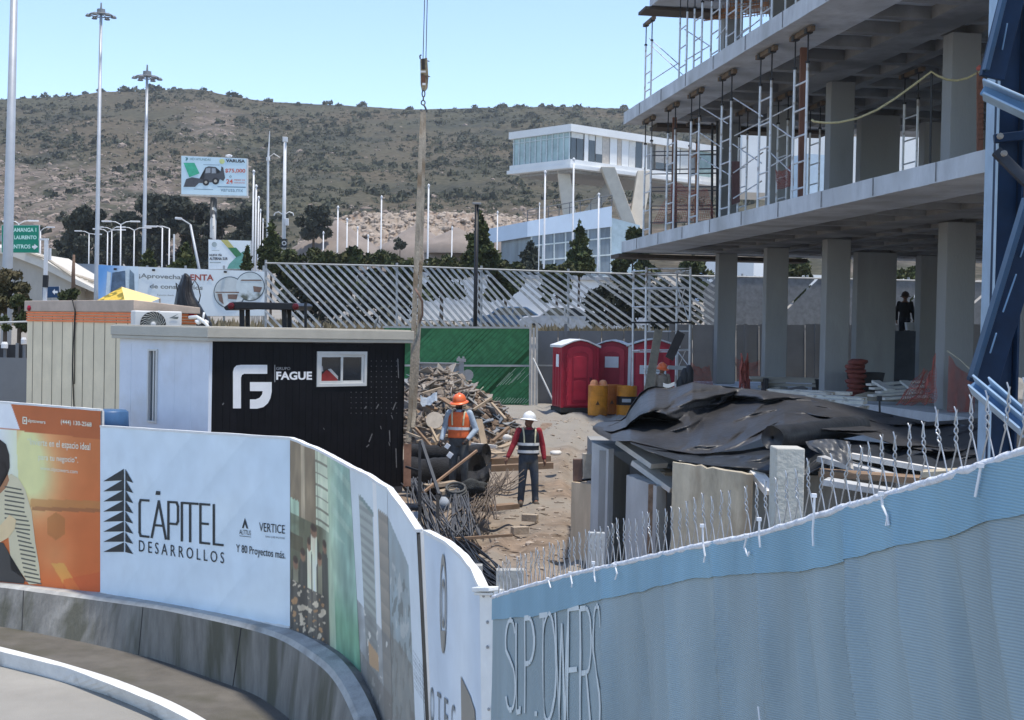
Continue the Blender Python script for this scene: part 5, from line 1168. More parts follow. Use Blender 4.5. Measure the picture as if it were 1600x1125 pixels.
for i in range(9): x = 776+i*4.6; y = 604-2.2*i*rnd.uniform(.3, 1); L_ = rnd.uniform(8, 26); m.beam(W(x, y, 46.2), W(x+L_, y-L_*1.05, 46.2), .018, .01, up=(0, 1, 0))
t.part('worn_slats', m, mat('worn pale slat', (.26, .36, .27), var=.2), kind='stuff')
# grey sheet fence
gs = T('sheet_fence', 'tall grey sheet-metal site fence behind the red toilets and columns', 'fence', tuple(W(1000, 636, 47.5)))
gm1 = mat('slate sheet metal', (.135, .145, .16), var=.14, scale=1.1, rough=.55, bump=.1)
xs_ = [840, 872, 905, 940, 975, 1010, 1047, 1082, 1116, 1150, 1186, 1222, 1258, 1296, 1335, 1375, 1416, 1460, 1505, 1560]
for i, (a, b) in enumerate(zip(xs_, xs_[1:])):
    yt = (517 if a < 1040 else 507)+.5*sin(i*3); w_ = Wall([(a+.4, yt, 632, 47.5+.03*(i % 2)), (b-.4, yt, 632, 47.5+.03*(i % 2))]); gs.part('sheet', w_.slab(.03), gm1)
gs.part('rails', MB().beam(W(838, 571, 47.35), W(1040, 573, 47.35), .05, .05), galvd)
for x in (884, 1048, 1165, 1275): gs.part('fence_post', MB().beam(W(x, 632, 47.3), W(x, 506, 47.3), .1, .1), gm1)
single('prop_pole', MB().tube([W(833, 560, 46), W(868, 634, 44.5)], .03, 6), galvd, 'thin pale pole leaning from the gate post to the ground beside the toilet', 'pole')
# steel beam trestle behind the heap
t = T('steel_trestle', 'grey steel beam on a post above the rubble heap in front of the green gate', 'steel beam', tuple(W(721, 640, 40)))
gy = mat('grey steel primer', (.30, .30, .30), var=.15, scale=3, rough=.6)
for y in (567, 580.5): t.part('beam_flange', MB().beam(W(650, y, 40), W(718, y+1, 40), .22, .035), gy)
t.part('beam_web', MB().beam(W(650, 574, 40), W(718, 575, 40), .02, .24), gy)
t.part('post', MB().beam(W(720.5, 640, 40), W(721, 564, 40), .14, .14), gy); t.part('head', MB().beam(W(720.5, 565, 40), W(721, 560, 40), .26, .2).beam(W(717, 560, 40), W(717, 557, 40), .06, .06).beam(W(724, 560, 40), W(724, 557, 40), .06, .06), gy)
t.part('post', MB().beam(W(653, 610, 40), W(653, 560, 40), .11, .11), gy)
t.part('guide_plate', MB().lathe([(.16, 0), (.16, .03)], W(731, 586, 40), Matrix.Rotation(pi/2, 3, 'X'), 14), gy)
p = W(681, 586, 39); t = T('red_bucket', 'small red tub and green cloth behind the crest of the rubble heap', 'bucket', tuple(p)); t.part('tub', MB().lathe([(.16, -.2), (.22, .1), (.2, .1), (.15, -.1)], p, n=14), mat('red tub', (.42, .03, .05), rough=.5)); t.part('green_cloth', MB().add([W(690, 582, 38.9), W(695, 581, 38.9), W(704, 600, 38.7), (W(697, 600, 38.7)), W(690, 600, 39.2)], [(0, 1, 2, 3, 4)]), mat('green cloth', (.03, .20, .08)))
# ================================================================ portable toilets
red = mat('crimson plastic', (.46, .024, .050), var=.16, scale=3, rough=.42, spec=.4); redd = mat('crimson plastic deep', (.35, .018, .040), var=.16, scale=3, rough=.45)
wroof = mat('translucent white roof', (.66, .67, .68), var=.06, rough=.5)
def toilet(label, loc, rz, sign=None, kind=0):
    t = T('portable_toilet', label, 'portable toilet', loc, 'red portable toilets', rz); R = Matrix.Translation(V(loc)) @ Matrix.Rotation(rz, 4, 'Z')
    def P(name, mb, m, par=None, bev=0, sm=False): return t.part(name, MB().add([R @ v for v in mb.v], mb.f), m, par, bevel=bev, smooth=sm)
    w_, d_, h_ = .56, .56, 1.98
    P('base', MB().box((0, 0, .07), (1.16, 1.2, .14)), mat('dark skid', (.03, .03, .03)))
    arch = [(-w_, h_), (-w_*.7, h_+.06), (-w_*.35, h_+.15), (0, h_+.19), (w_*.35, h_+.15), (w_*.7, h_+.06), (w_, h_)]
    P('cabin_body', MB().extr([V((-w_, -d_, .14)), V((w_, -d_, .14))]+[V((x, -d_, z)) for x, z in arch[::-1]], V((0, 2*d_, 0))), redd, bev=.02)
    for s in (-1, 1):
        for k in range(3): P('side_rib', MB().box((s*(w_+.006), -.3+.3*k, 1.0), (.02, .05, 1.6)), redd)
    da = [(-.40, .2), (.40, .2), (.40, 1.85)]+[(.40*cos(a), 1.85+.16*sin(a)) for a in [pi*i/8 for i in range(1, 8)]]+[(-.40, 1.85)]
    d = P('door', MB().extr([V((x, -d_-.035, z)) for x, z in da], V((0, .034, 0))), red, bev=.012)
    ia = [(-.24, .3), (.24, .3), (.24, 1.72)]+[(.24*cos(a), 1.72+.12*sin(a)) for a in [pi*i/8 for i in range(1, 8)]]+[(-.24, 1.72)]
    if not sign:
        P('door_panel', MB().extr([V((x, -d_-.052, z)) for x, z in ia], V((0, .016, 0))), redd, d, .01)
        P('door_panel', MB().extr([V((x*.82, -d_-.062, .38+(z-.3)*.38)) for x, z in ia], V((0, .012, 0))), red, d, .008); P('door_panel', MB().extr([V((x*.82, -d_-.062, 1.05+(z-.3)*.42)) for x, z in ia], V((0, .012, 0))), red, d, .008)
        P('latch', MB().box((.33, -d_-.055, 1.0), (.07, .04, .12)), mat('latch', (.15, .02, .03)), d)
        for k in range(4): P('hinge', MB().box((-.40, -d_-.03, .45+.42*k), (.07, .05, .12)), redd, d)
    else:
        P('door_panel', MB().extr([V((x, -d_-.050, z)) for x, z in ia], V((0, .014, 0))), redd, d, .01)
        P('sign', MB().box((0, -d_-.058, sign[0]), (sign[1], .012, sign[2])), mat('white notice', (.76, .78, .80), var=.06), d)
        if kind == 2: P('sign_lettering', MB().box((0, -d_-.066, sign[0]+.03), (sign[1]*.7, .004, .035)).box((0, -d_-.066, sign[0]-.04), (sign[1]*.5, .004, .03)), mat('notice grey', (.35, .36, .38)), d)
    ro = [(x*1.12, z+.045) for x, z in arch]; ri = [(x*1.12, z-.035 if abs(x) > .5 else z+.0) for x, z in arch]
    P('roof', MB().extr([V((x, -d_-.10, z)) for x, z in ri]+[V((x, -d_-.10, z)) for x, z in ro[::-1]], V((0, 2*d_+.2, 0))), wroof, bev=.01)
    for s in (-1, 1): P('corner_post', MB().box((s*(w_-.01), -d_-.012, 1.05), (.07, .04, 1.84)), redd if kind != 2 else wroof)
    if kind == 0: P('notice', MB().box((-w_-.02, -.1, 1.55), (.012, .3, .38)), mat('white notice', (.76, .78, .80), var=.06)); 
    return t
def ongr(x, y, d): p = W(x, y, d); return V((p.x, p.y, sz(p.x, p.y)))
g_ = ongr(897, 634, 43.0); toilet('closed red portable toilet nearest the green gate, its whole door visible', tuple(g_), radians(13))
g_ = ongr(957, 633, 44.0); toilet('middle red portable toilet with a white notice on its door, behind the orange drums', tuple(g_), radians(-9), (1.52, .42, .34), 1)
g_ = ongr(1018, 632, 43.6); t3 = toilet('red portable toilet with white corner posts standing inside the scaffold tower', tuple(g_), radians(-4), (1.28, .62, .26), 2); t3.o.scale = (1.3, 1, 1.03)
# drums
odr = mat('orange drum paint', (.62, .235, .02), var=.2, scale=4, rough=.5, col2=(.42, .15, .02), s2=2.5); 
def drum(label, x, d, mt, r=.29, band=False, h=.88):
    p = ongr(x, 634, d); t = T('oil_drum', label, 'drum', tuple(p), 'orange drums beside the toilets')
    t.part('barrel', MB().lathe([(r*.96, 0), (r, .02), (r, h*.32), (r*1.035, h*.335), (r, h*.35), (r, h*.65), (r*1.035, h*.665), (r, h*.68), (r, h-.02), (r*.97, h), (r*.9, h-.02), (.01, h-.03)], p, n=26), mt, smooth=False)
    if band:
        t.part('black_band', MB().lathe([(r*1.006, h*.36), (r*1.006, h*.66), (r*.98, h*.66), (r*.98, h*.36)], p, n=26), mat('black band', (.012, .012, .013), rough=.5))
        t.part('label', MB().box(p+V((-.03, -r-.003, h*.52)), (.26, .012, .1)), mat('grey label', (.42, .42, .43)))
    else:
        q = p+V((-.02, -r-.004, h*.42)); t.part('hazard_mark', MB().extr([q+V((-.06, 0, -.05)), q+V((.06, 0, -.05)), q+V((0, 0, .07))], V((0, .006, 0))), mat('dark mark', (.10, .05, .02)))
    return p
p1 = drum('orange drum with two pale orange helmets resting on its lid', 934, 41.2, odr); drum('rusty orange drum half hidden between the two other drums', 956, 42.0, mat('rusty drum', (.40, .12, .02), var=.25, scale=4, rough=.6)); drum('orange drum with a wide black band and grey label', 979, 41.3, odr, .30, True)
def helmet(name, label, p, m, R=None, k=1.0, group=None):
    t = T(name, label, 'hard hat', tuple(p), group); R = R or Matrix.Identity(3)
    t.part('shell', MB().lathe([(.125*k, 0), (.125*k, .03*k), (.115*k, .08*k), (.09*k, .125*k), (.05*k, .15*k), (.005, .158*k)], p, R, 20), m, smooth=True)
    t.part('brim', MB().lathe([(.125*k, .0), (.165*k, -.012*k), (.168*k, -.004*k), (.125*k, .018*k)], p, R, 20), m, smooth=True); return t
ph = mat('faded orange helmet', (.75, .30, .13), rough=.4)
helmet('hard_hat', 'pale orange hard hat on the drum lid, the one nearer the toilet door', p1+V((-.12, -.05, .885)), ph, group='hard hats on the orange drum'); helmet('hard_hat', 'pale orange hard hat on the drum lid, beside the rusty drum', p1+V((.14, .02, .885)), ph, group='hard hats on the orange drum')
# scaffold tower by the toilets
st = T('scaffold_tower', 'two lift scaffold tower standing in front of the third red toilet', 'scaffold', tuple(W(1030, 634, 40)))
for x, d in ((1008, 39.4), (1077, 39.4), (988, 41.2), (1056, 41.2)):
    b = W(x, 634, d); t_ = W(x+2, 417 if d < 40 else 424, d); b.z = sz(b.x, b.y); st.part('standard', MB().tube([b, t_], .032, 8), galv)
for y in (420, 427, 450, 479, 518, 547, 575): st.part('ledger', MB().tube([W(1008, y, 39.4), W(1078, y-.5, 39.4)], .022, 6), galv)
for y in (428, 452, 480, 550): st.part('ledger', MB().tube([W(988, y, 41.2), W(1056, y-.5, 41.2)], .022, 6), galv)
for y in (424, 451, 480, 548): 
    for a, b in ((988, 1008), (1056, 1077)): st.part('transom', MB().tube([W(a, y, 41.2), W(b, y-1, 39.4)], .02, 6), galv)
for a, b in (((1058, 448), (1076, 500)), ((1056, 500), (1070, 450)), ((1058, 548), (1076, 572)), ((1060, 574), (1072, 546))): st.part('brace', MB().tube([W(*a, 40.2), W(*b, 39.6)], .014, 6), galv)
st.part('mid_rail', MB().tube([W(985, 504, 39.3), W(1080, 504, 39.3)], .03, 6), drk)
single('leaning_plank', MB().beam(W(1013, 612, 36.5), W(1029, 516, 38.6), .22, .05, up=(0, -1, 0)), mat('weathered plank', (.24, .20, .14), var=.3, scale=5, rough=.9, stretch=(1, 1, .2)), 'long weathered plank leaning against the scaffold tower', 'plank')
single('leaning_board', MB().beam(W(1046, 560, 38.5), W(1064, 520, 39.2), .24, .05, up=(0, -1, 0)), mat('dark board', (.07, .06, .055)), 'short dark board leaning in the scaffold tower', 'board')
single('sawhorse_plank', MB().beam(W(1044, 574, 38.6), W(1071, 575, 38.6), .3, .10), galvd, 'short pale plank set across the scaffold tower', 'plank')
t = T('gas_cylinders', 'dark upright cylinders at the foot of the scaffold tower', 'cylinder', tuple(W(1074, 620, 37.5)))
for x, y in ((1070, 575), (1077, 570), (1064, 588)): p = W(x, y, 37.6); p2 = W(x, 625, 37.6); t.part('cylinder', MB().lathe([(.11, p2.z), (.12, p.z-.15), (.06, p.z-.03), (.035, p.z)], (p.x, p.y, 0), n=12), drk, smooth=True)
# ================================================================ street furniture
mast_m = mat('mast steel', (.40, .42, .44), var=.1, scale=1.5, rough=.5, met=.25); lampw = mat('white lamp post', (.66, .66, .66), var=.06, rough=.5)
def gz(p): return sz(p.x, p.y)
def base_at(x, y, d): p = W(x, y, d); return V((p.x, p.y, min(p.z, gz(p))))
def highmast(xb, yb, xt, yt, d, r, label, crown=True):
    b = W(xb, yb, d); t_ = W(xt, yt, d); b2 = b+(b-t_).normalized()*max(0, (b.z-gz(b))); t = T('light_mast', label, 'light mast', tuple(b2), 'tall floodlight masts')
    t.part('pole', MB().tube([b2, b, t_], [r*1.05, r, r*.62], 12), mast_m, smooth=True)
    if crown:
        k = d/80*.78; R_ = .80*k; c = t_+V((0, 0, -.35*k)); m = MB()
        P = [c+V((R_*cos(a), R_*sin(a), 0)) for a in [2*pi*i/18 for i in range(19)]]; m.tube(P, .05*k, 5)
        for i in range(6): a = 2*pi*i/6+.3; m.tube([c+V((.1*cos(a), .1*sin(a), .05)), c+V((R_*cos(a), R_*sin(a), 0))], .035*k, 5)
        t.part('ring', m, mat('mast crown', (.20, .21, .22)))
        for i in range(6):
            a = 2*pi*i/6+.3; q = c+V((R_*1.12*cos(a), R_*1.12*sin(a), -.1*k)); t.part('floodlight', MB().lathe([(.10*k, .12*k), (.22*k, -.02*k), (.2*k, -.07*k)], q, n=8), mat('flood housing', (.16, .17, .18)))
        t.part('winch_head', MB().lathe([(.2*k, .05*k), (.32*k, .15*k), (.3*k, .42*k), (.08*k, .45*k), (.05*k, .9*k)], c, n=10), mat('mast head', (.22, .23, .24)))
highmast(11.5, 430, 24.5, -110, 45, .165, 'tallest floodlight mast, passing out of the top of the view', False)
highmast(150.5, 452, 158, 16, 80, .135, 'tall floodlight mast with a round crown of lamps, beside the banner'); highmast(224.5, 415, 230, 113, 125, .19, 'more distant floodlight mast with a round lamp crown, by the billboard')
def lamp(x, yt, yb, d, arms, label, r=.055, group='pale street lamps along the road'):
    b = W(x, yb, d); t_ = W(x+.012*(yb-yt), yt, d); b.z = min(b.z, gz(b)+.2); t = T('street_lamp', label, 'street lamp', tuple(b), group)
    t.part('pole', MB().tube([b, t_], [r*1.15, r*.8], 8), lampw, smooth=True)
    for dx, dy in arms:
        e = W(x+.012*(yb-yt)+dx, yt-dy, d); mid_ = t_.lerp(e, .5)+V((0, 0, .08*(1 if dy > 0 else 0))); t.part('arm', MB().tube([t_, mid_, e], [r*.75, r*.65, r*.55], 6), lampw, smooth=True)
        h = V(((e-t_).x, 0, 0)).normalized(); t.part('lamp_head', MB().beam(e-h*.1, e+h*.55, .22, .10), lampw, bevel=.02)
    return t
for a in [(188, 351, 425, 95, ((-17, 5), (17, 5)), 'double-armed street lamp, the tallest of the row above the banner'), (167.5, 363, 425, 110, ((-12, 5), (17, 4)), 'double-armed street lamp just right of the floodlight mast'), (174, 359, 425, 120, ((-15, 4), (11, 4)), 'double-armed street lamp overlapping its neighbour by the mast'), (209, 360, 425, 105, ((-16, 5), (15, 4)), 'double-armed street lamp left of the distant mast'), (138.5, 365, 425, 125, ((-13, 4), (10, -1)), 'double-armed street lamp in front of the dark trees left of the mast'), (29, 350, 400, 90, ((-12, 4), (17, 5)), 'double-armed street lamp behind the green road sign'), (63, 361, 400, 115, ((11, 6),), 'street lamp showing right beside the green road sign'), (253, 356, 420, 95, ((-15, 2),), 'single-armed street lamp nearer the distant mast'), (264, 357, 420, 92, ((-22, 3),), 'single-armed street lamp with its arm over its neighbour')]: lamp(*a)
b = W(325, 490, 60); tp = W(297.5, 351, 60); t = T('leaning_lamp', 'grey street lamp with a leaning post standing before the banner', 'street lamp', tuple(b))
t.part('pole', MB().tube([b+(b-tp)*.15, tp], [.07, .05], 8), mast_m, smooth=True); t.part('arm', MB().tube([tp, W(285, 343, 60), W(281, 341, 60)], .035, 6), mast_m); t.part('lamp_head', MB().beam(W(284, 342, 60), W(274, 341, 60), .22, .1), lampw, bevel=.02)
def flag(x, yt, yb, d, label, r=.075, extra=None):
    b = W(x-.006*(yb-yt), yb, d); t_ = W(x+.006*(yb-yt), yt, d); b.z = min(b.z, gz(b)+.1); t = T('flagpole', label, 'flagpole', tuple(b), 'bare white flagpoles')
    t.part('pole', MB().tube([b, t_], [r, r*.75], 8), lampw, smooth=True); t.part('finial', MB().lathe([(.01, -.05), (r*1.3, 0), (r*1.3, .08), (.01, .16)], t_, n=8), lampw)
fl = [(395.5, 269, 'tallest white flagpole in the bunch right of the billboards', 1.25), (399.5, 292, 'second white flagpole of the bunch beside the billboards', 1.2), (403.5, 310, 'third white flagpole of the bunch beside the billboards', 1.1), (406.5, 330, 'fourth and shorter flagpole of the bunch beside the billboards', .8), (410.5, 345, 'shortest flagpole of the bunch beside the billboards', .7), (505, 365, 'short flagpole left of the pointed gravel pile', .8), (527.5, 325, 'flagpole right in front of the pointed gravel pile peak', 1), (542, 344, 'flagpole on the right slope of the pointed gravel pile', .9), (558.5, 357, 'short flagpole between the pointed pile and the slings', .8), (575, 370, 'lowest flagpole in the row before the quarry', .8), (595.5, 309, 'tall flagpole with a small sleeve, left of the crane slings', .95), (669, 291, 'tall flagpole just right of the crane slings', 1.1), (706, 357, 'short flagpole between the slings and the broad conifer', .8), (777, 333, 'flagpole half hidden by the broad conifer', .8), (842.5, 320, 'thin flagpole beside the blue glass building corner', .6), (851, 270, 'tall flagpole in front of the blue glass building', 1.2), (895.5, 250, 'tallest flagpole, passing before the raised white building', 1.2), (935, 305, 'flagpole before the glass front under the raised building', 1.1)]
for x, yt, lb, k in fl: flag(x, yt, 428, 88, lb, .052*k*1.1)
# camera mast and antenna
b = W(442.5, 440, 80); tp = W(445.5, 218, 80); t = T('camera_mast', 'pale mast with a square white box on top and small side arms', 'mast', tuple(b))
t.part('pole', MB().tube([b, tp], [.13, .08], 8), lampw, smooth=True); t.part('top_box', MB().box(tp, (.26, .26, .28)), lampw, bevel=.02); t.part('cabinet', MB().box(W(448.5, 347, 79.8), (.18, .2, .4)), lampw, bevel=.02)
for dx, dy in ((-14, -1), (14, -1)): t.part('arm', MB().tube([W(443.5, 336, 80), W(443.5+dx*.6, 331, 80), W(443.5+dx, 331+2, 80), W(443.5+dx*1.1, 337, 80)], .03, 5), lampw)
sg = t.part('sign_plate', MB().box(W(443.5, 380, 79.6), (.40, .04, .50)), mat('black plate', (.03, .035, .04))); t.part('sign_ring', MB().lathe([(.13, 0), (.13, .01), (.08, .01), (.08, 0)], W(444, 380, 79.57), Matrix.Rotation(pi/2, 3, 'X'), 14), lampw, parent=sg)
b = W(418, 430, 85); t = T('antenna_pole', 'thin white aerial pole with a curved arm left of the camera mast', 'pole', tuple(b)); t.part('pole', MB().tube([b, W(419, 248, 85), W(421.5, 205, 85)], [.085, .07, .02], 6), lampw); t.part('arm', MB().tube([W(420, 246, 85), W(428, 240, 85), W(437, 246, 85)], .025, 5), lampw); t.part('collar', MB().lathe([(.12, 0), (.12, .2)], W(419, 251, 85), n=8), lampw)
single('white_post', MB().tube([W(271.5, 425, 90), W(272, 366, 90)], .06, 8), lampw, 'short white post between the two small conifers above the banner', 'post')
# black lamp post behind the gate
b = W(742, 560, 50); tp = W(745, 319, 50); t = T('black_lamp_post', 'slim black lamp post with a flat cap standing behind the green gate', 'lamp post', tuple(V((b.x, b.y, gz(b)))))
bp_ = mat('black post', (.010, .010, .012), rough=.5); t.part('pole', MB().tube([V((b.x, b.y, gz(b)-.1)), tp], .075, 10), bp_, smooth=True); t.part('cap', MB().box(tp+V((0, 0, .02)), (.30, .2, .07)), mat('grey cap', (.3, .3, .3)), bevel=.01)
# ================================================================ signs and billboards
def board(name, label, cat, keys, th, face, posts=(), edge=None):
    w_ = Wall(keys); t = T(name, label, cat, tuple(w_.P(.5, 0))); t.part('panel', w_.slab(th), edge or mat('board edge', (.55, .55, .54)))
    t.part('face', w_.poly([(keys[0][0]+.6, keys[0][1]+.6), (keys[1][0]-.6, keys[1][1]+.6), (keys[1][0]-.6, keys[1][2]-.6), (keys[0][0]+.6, keys[0][2]-.6)], off=.02), face); return t, w_
t, wb = board('billboard', 'large pale blue billboard advertising a backhoe loader on a rough white column', 'billboard', [(283, 243, 304, 100), (386, 247.5, 306.5, 100)], .5, mat('sky blue print', (.56, .71, .78), var=.06, scale=.4))
t.part('green_shape', wb.poly([(287, 254.5), (304, 254.5), (312, 271), (296, 277)], off=.04), mat('print green', (.06, .42, .26)))
bk = mat('print dark loader', (.075, .08, .09)); t.part('loader_picture', wb.poly([(287, 292), (291, 280), (300, 277), (312, 279), (319, 282), (321, 262), (326, 260), (337, 261), (339, 272), (345, 268), (346, 260), (349, 262), (352, 278), (349, 283), (344, 280), (342, 284), (318, 286), (311, 286), (305, 292)], off=.045), bk)
t.part('wheel', wb.poly(*[[(cx_+r_*cos(a), cy_+r_*sin(a)) for a in [2*pi*i/14 for i in range(14)]] for cx_, cy_, r_ in ((322, 285, 5.2), (337, 283, 5.5))], off=.05), mat('print tyre', (.03, .03, .035))); t.part('wheel_hub', wb.poly(*[[(cx_+r_*cos(a), cy_+r_*sin(a)) for a in [2*pi*i/10 for i in range(10)]] for cx_, cy_, r_ in ((322, 285, 2.3), (337, 283, 2.5))], off=.055), mat('print hub', (.45, .42, .35)))
t.part('cab_windows', wb.poly([(322, 263), (329, 262.5), (329, 270), (321, 271)], [(331, 263), (337, 263), (338, 271), (331, 271)], off=.05), mat('print grey glass', (.30, .33, .36)))
navyk = mat('print black', (.03, .035, .045)); redk = mat('print red', (.55, .10, .07))
t.part('maker_lettering', wb.text('HD HYUNDAI', [(297, 246.5), (329, 247.8), (329, 251.5), (297, 250.3)], off=.04), mat('print teal', (.05, .18, .2))); t.part('maker_mark', wb.poly([(289.5, 246), (293, 246), (294, 248.5), (292, 251), (289.5, 250.5), (291.5, 248.5)], off=.04), mat('print teal', (.05, .18, .2)))
t.part('dealer_lettering', wb.text('VARUSA', [(353, 248.5), (383, 249.5), (383, 254.5), (353, 253.5)], off=.04, bold=.04), navyk); t.part('dealer_mark', wb.poly([(347+4.2*cos(a), 252.3+4*sin(a)) for a in [2*pi*i/14 for i in range(14)]], off=.04), mat('print lime', (.58, .64, .28)))
t.part('price_lettering', wb.text('$75,000', [(352, 263.5), (383.5, 264), (383.5, 271), (352, 270.5)], off=.04, bold=.02), redk); t.part('option_lettering', wb.text('ó', [(358.5, 273.5), (362, 273.5), (362, 277.5), (358.5, 277.5)], off=.04), navyk); t.part('months_lettering', wb.text('24', [(353.5, 280), (364, 280), (364, 287), (353.5, 287)], off=.04, bold=.02), redk); t.part('months_word', wb.text('MESES DE', [(366, 280), (383, 280.4), (383, 283), (366, 282.6)], off=.04), redk); t.part('finance_word', wb.text('GARANTÍA', [(366, 284), (383, 284.4), (383, 287), (366, 286.6)], off=.04), redk)
t.part('rule', wb.poly([(340, 291), (384, 292), (384, 293.6), (340, 292.6)], [(318, 257), (343, 257.6), (343, 258.4), (318, 257.8)], [(303, 295), (333, 296), (333, 297), (303, 296)], off=.04), mat('print slate', (.16, .25, .33))); t.part('web_lettering', wb.text('varusa.mx', [(345, 295), (380, 296), (380, 300.5), (345, 299.5)], off=.04), mat('print slate', (.16, .25, .33)))
t.part('catwalk', MB().beam(W(283, 305, 99.6), W(388, 308, 99.6), .5, .12), mat('catwalk', (.5, .47, .42)))
m = MB().tube([W(334, 308, 100.3), W(332.5, 380, 100.3), W(331, 440, 100.3)], [.24, .22, .22], 10)
t.part('column', m, mat('flaking white column', (.62, .60, .56), var=.1, scale=2, rough=.8, col2=(.10, .10, .10), s2=1.3, t2=(.53, .57)), smooth=True); t.part('top_mark', MB().rock(W(358, 244, 100), (.3, .1, .15), 3), lampw)
t, wb = board('small_billboard', 'white billboard with green and ochre chevrons and black lettering below the large billboard', 'billboard', [(325.5, 374, 421, 90), (392, 376, 421, 90)], .2, mat('white print', (.74, .80, .82), var=.04))
t.part('ochre_band', wb.poly([(345, 375), (356, 375), (366, 387), (356, 387)], off=.04), mat('print ochre', (.50, .46, .16))); t.part('green_band', wb.poly([(356, 387), (369, 387), (377, 396), (377, 399), (369, 402)], off=.045), mat('print deep green', (.05, .20, .09))); t.part('teal_field', wb.poly([(369, 402), (378, 394), (389, 389), (391, 389), (391, 420), (355, 420), (358, 413)], off=.038), mat('print sea green', (.14, .36, .30))); t.part('roundel', wb.poly([(335+4*cos(a), 382+4*sin(a)) for a in [2*pi*i/14 for i in range(14)]], off=.04), mat('print pale grey', (.36, .42, .42)))
for s_, q in (('NUEVA VÍA', [(327.5, 396), (347, 396), (347, 400.5), (327.5, 400.5)]), ('ALTERNA SUR', [(327.5, 402), (356, 402), (356, 406.5), (327.5, 406.5)])): t.part('lettering', wb.text(s_, q, off=.042, bold=.03), navyk)
t.part('rule', wb.poly([(328, 409.5), (345, 409.5), (345, 411), (328, 411)], [(331, 391), (343, 391), (343, 391.8), (331, 391.8)], off=.04), mat('print pale grey', (.36, .42, .42)))
for x in (335, 380): t.part('leg', MB().beam(W(x, 470, 90.4), W(x, 420, 90.4), .15, .15), galvd)
t, wb = board('road_sign', 'green overhead road sign with white place names and a right arrow', 'road sign', [(2.5, 351.5, 395, 62), (61.5, 351.5, 395.5, 62)], .08, mat('sign green', (.010, .235, .145), var=.08, scale=1), edge=lampw)
sgw = mat('sign white', (.55, .80, .72))
for s_, q in (('BUCAMANGA 1', [(8, 356), (57, 356), (57, 362.5), (8, 362.5)]), ('RIO LAURENTO', [(9, 368), (57.5, 368), (57.5, 374), (9, 374)]), ('CENTROS', [(12, 382), (48, 382), (48, 388.5), (12, 388.5)])): t.part('lettering', wb.text(s_, q, off=.03, bold=.03), sgw)
t.part('arrow', wb.poly([(50.5, 384), (54, 384), (54, 381), (59.5, 385.5), (54, 390), (54, 387), (50.5, 387)], off=.03), mat('sign arrow', (.80, .84, .84)))
t.part('gantry_arm', MB().beam(W(-40, 372, 62.4), W(30, 373, 62.4), .2, .25), galvd); t.part('pole', MB().tube([W(-30, 500, 62.6), W(-28, 330, 62.6)], .2, 10), galvd)
t = T('height_post', 'white square post with a black band and a flat bracket on top by the ramp', 'post', tuple(W(70, 470, 60)))
t.part('shaft', MB().beam(W(69.5, 500, 60), W(72.5, 374, 60), .14, .14), lampw); t.part('band', MB().beam(W(70.8, 449, 59.98), W(71.6, 430, 59.98), .19, .19), bp_); t.part('bracket', MB().beam(W(61, 374, 60), W(76, 374, 60), .12, .08), lampw); t.part('cabinet', MB().box(W(77, 397, 60.3), (.12, .2, .5)), lampw)
t, wb = board('arrow_sign', 'small navy blue sign with a white left arrow in front of the ramp wall', 'road sign', [(66, 447.5, 466, 61), (93, 447, 465.5, 61)], .05, mat('sign navy', (.018, .055, .125))); t.part('arrow', wb.poly([(82, 456), (86, 451.5), (86, 454.5), (90.5, 454.5), (90.5, 458), (86, 458), (86, 461)], off=.03), mat('sign arrow', (.80, .84, .84)))
t.part('post', MB().tube([W(80, 500, 61.2), W(80, 465, 61.2)], .04, 6), galvd)
# advertising banner on the far fence
t, wb = board('advert_banner', 'long white rental banner with a printed glass tower and two round photographs', 'banner', [(154, 414, 495, 58), (414, 424, 494, 58)], .05, mat('banner white', (.74, .79, .80), var=.05, scale=.4))
def cb_(x, y):
    t_, v = wb.tv(x, y)
    return pcol(mixc((110, 170, 235), (190, 220, 245), ramp(x, 154, 215))) 
t.part('sky_print', wb.paint(lambda x, y: V(mixc((.14, .36, .72), (.66, .76, .82), ramp(x+.4*(y-430), 156, 205))), 40, 16, .03, 0, .24), PRINT)
t.part('tower_picture', wb.poly([(176, 426), (196, 423), (197, 470), (172, 470)], off=.04), mat('print tower', (.10, .15, .22), var=.5, scale=2.2)); t.part('tower_side', wb.poly([(203, 421), (210, 428), (211, 468), (202, 468)], off=.04), mat('print tower side', (.17, .23, .28), var=.4, scale=3)); t.part('tower_edge', wb.poly([(196.5, 422), (202, 420), (202, 468), (197, 470)], [(168, 424), (174, 426), (171, 470), (165, 470)], off=.042), mat('print pale tower', (.58, .66, .70)))
gk = mat('print slate letters', (.14, .18, .24)); rk_ = mat('print brick letters', (.36, .09, .07))
t.part('first_lettering', wb.text('¡Aprovecha!', [(217.5, 427), (286, 429.5), (286, 439), (217.5, 436)], off=.04, bold=.02), gk); t.part('rent_lettering', wb.text('RENTA', [(289, 428.5), (334, 429), (334, 438.5), (289, 438)], off=.04, bold=.03), rk_); t.part('second_lettering', wb.text('de consultorios', [(234.5, 443.5), (317, 446), (317, 453), (234.5, 450.5)], off=.04, bold=.02), gk); t.part('third_lettering', wb.text('Espacios desde', [(246, 459.5), (272, 460), (272, 463.5), (246, 463)], off=.04), gk)
rim = mat('print dark ring', (.10, .13, .15)); 
def disc(cx_, cy_, r_, n=30): return [(cx_+r_*cos(a), cy_+r_*sin(a)) for a in [2*pi*i/n for i in range(n)]]
t.part('photo_ring', wb.poly(disc(359, 457, 25), disc(391, 447.5, 23), off=.04), rim)
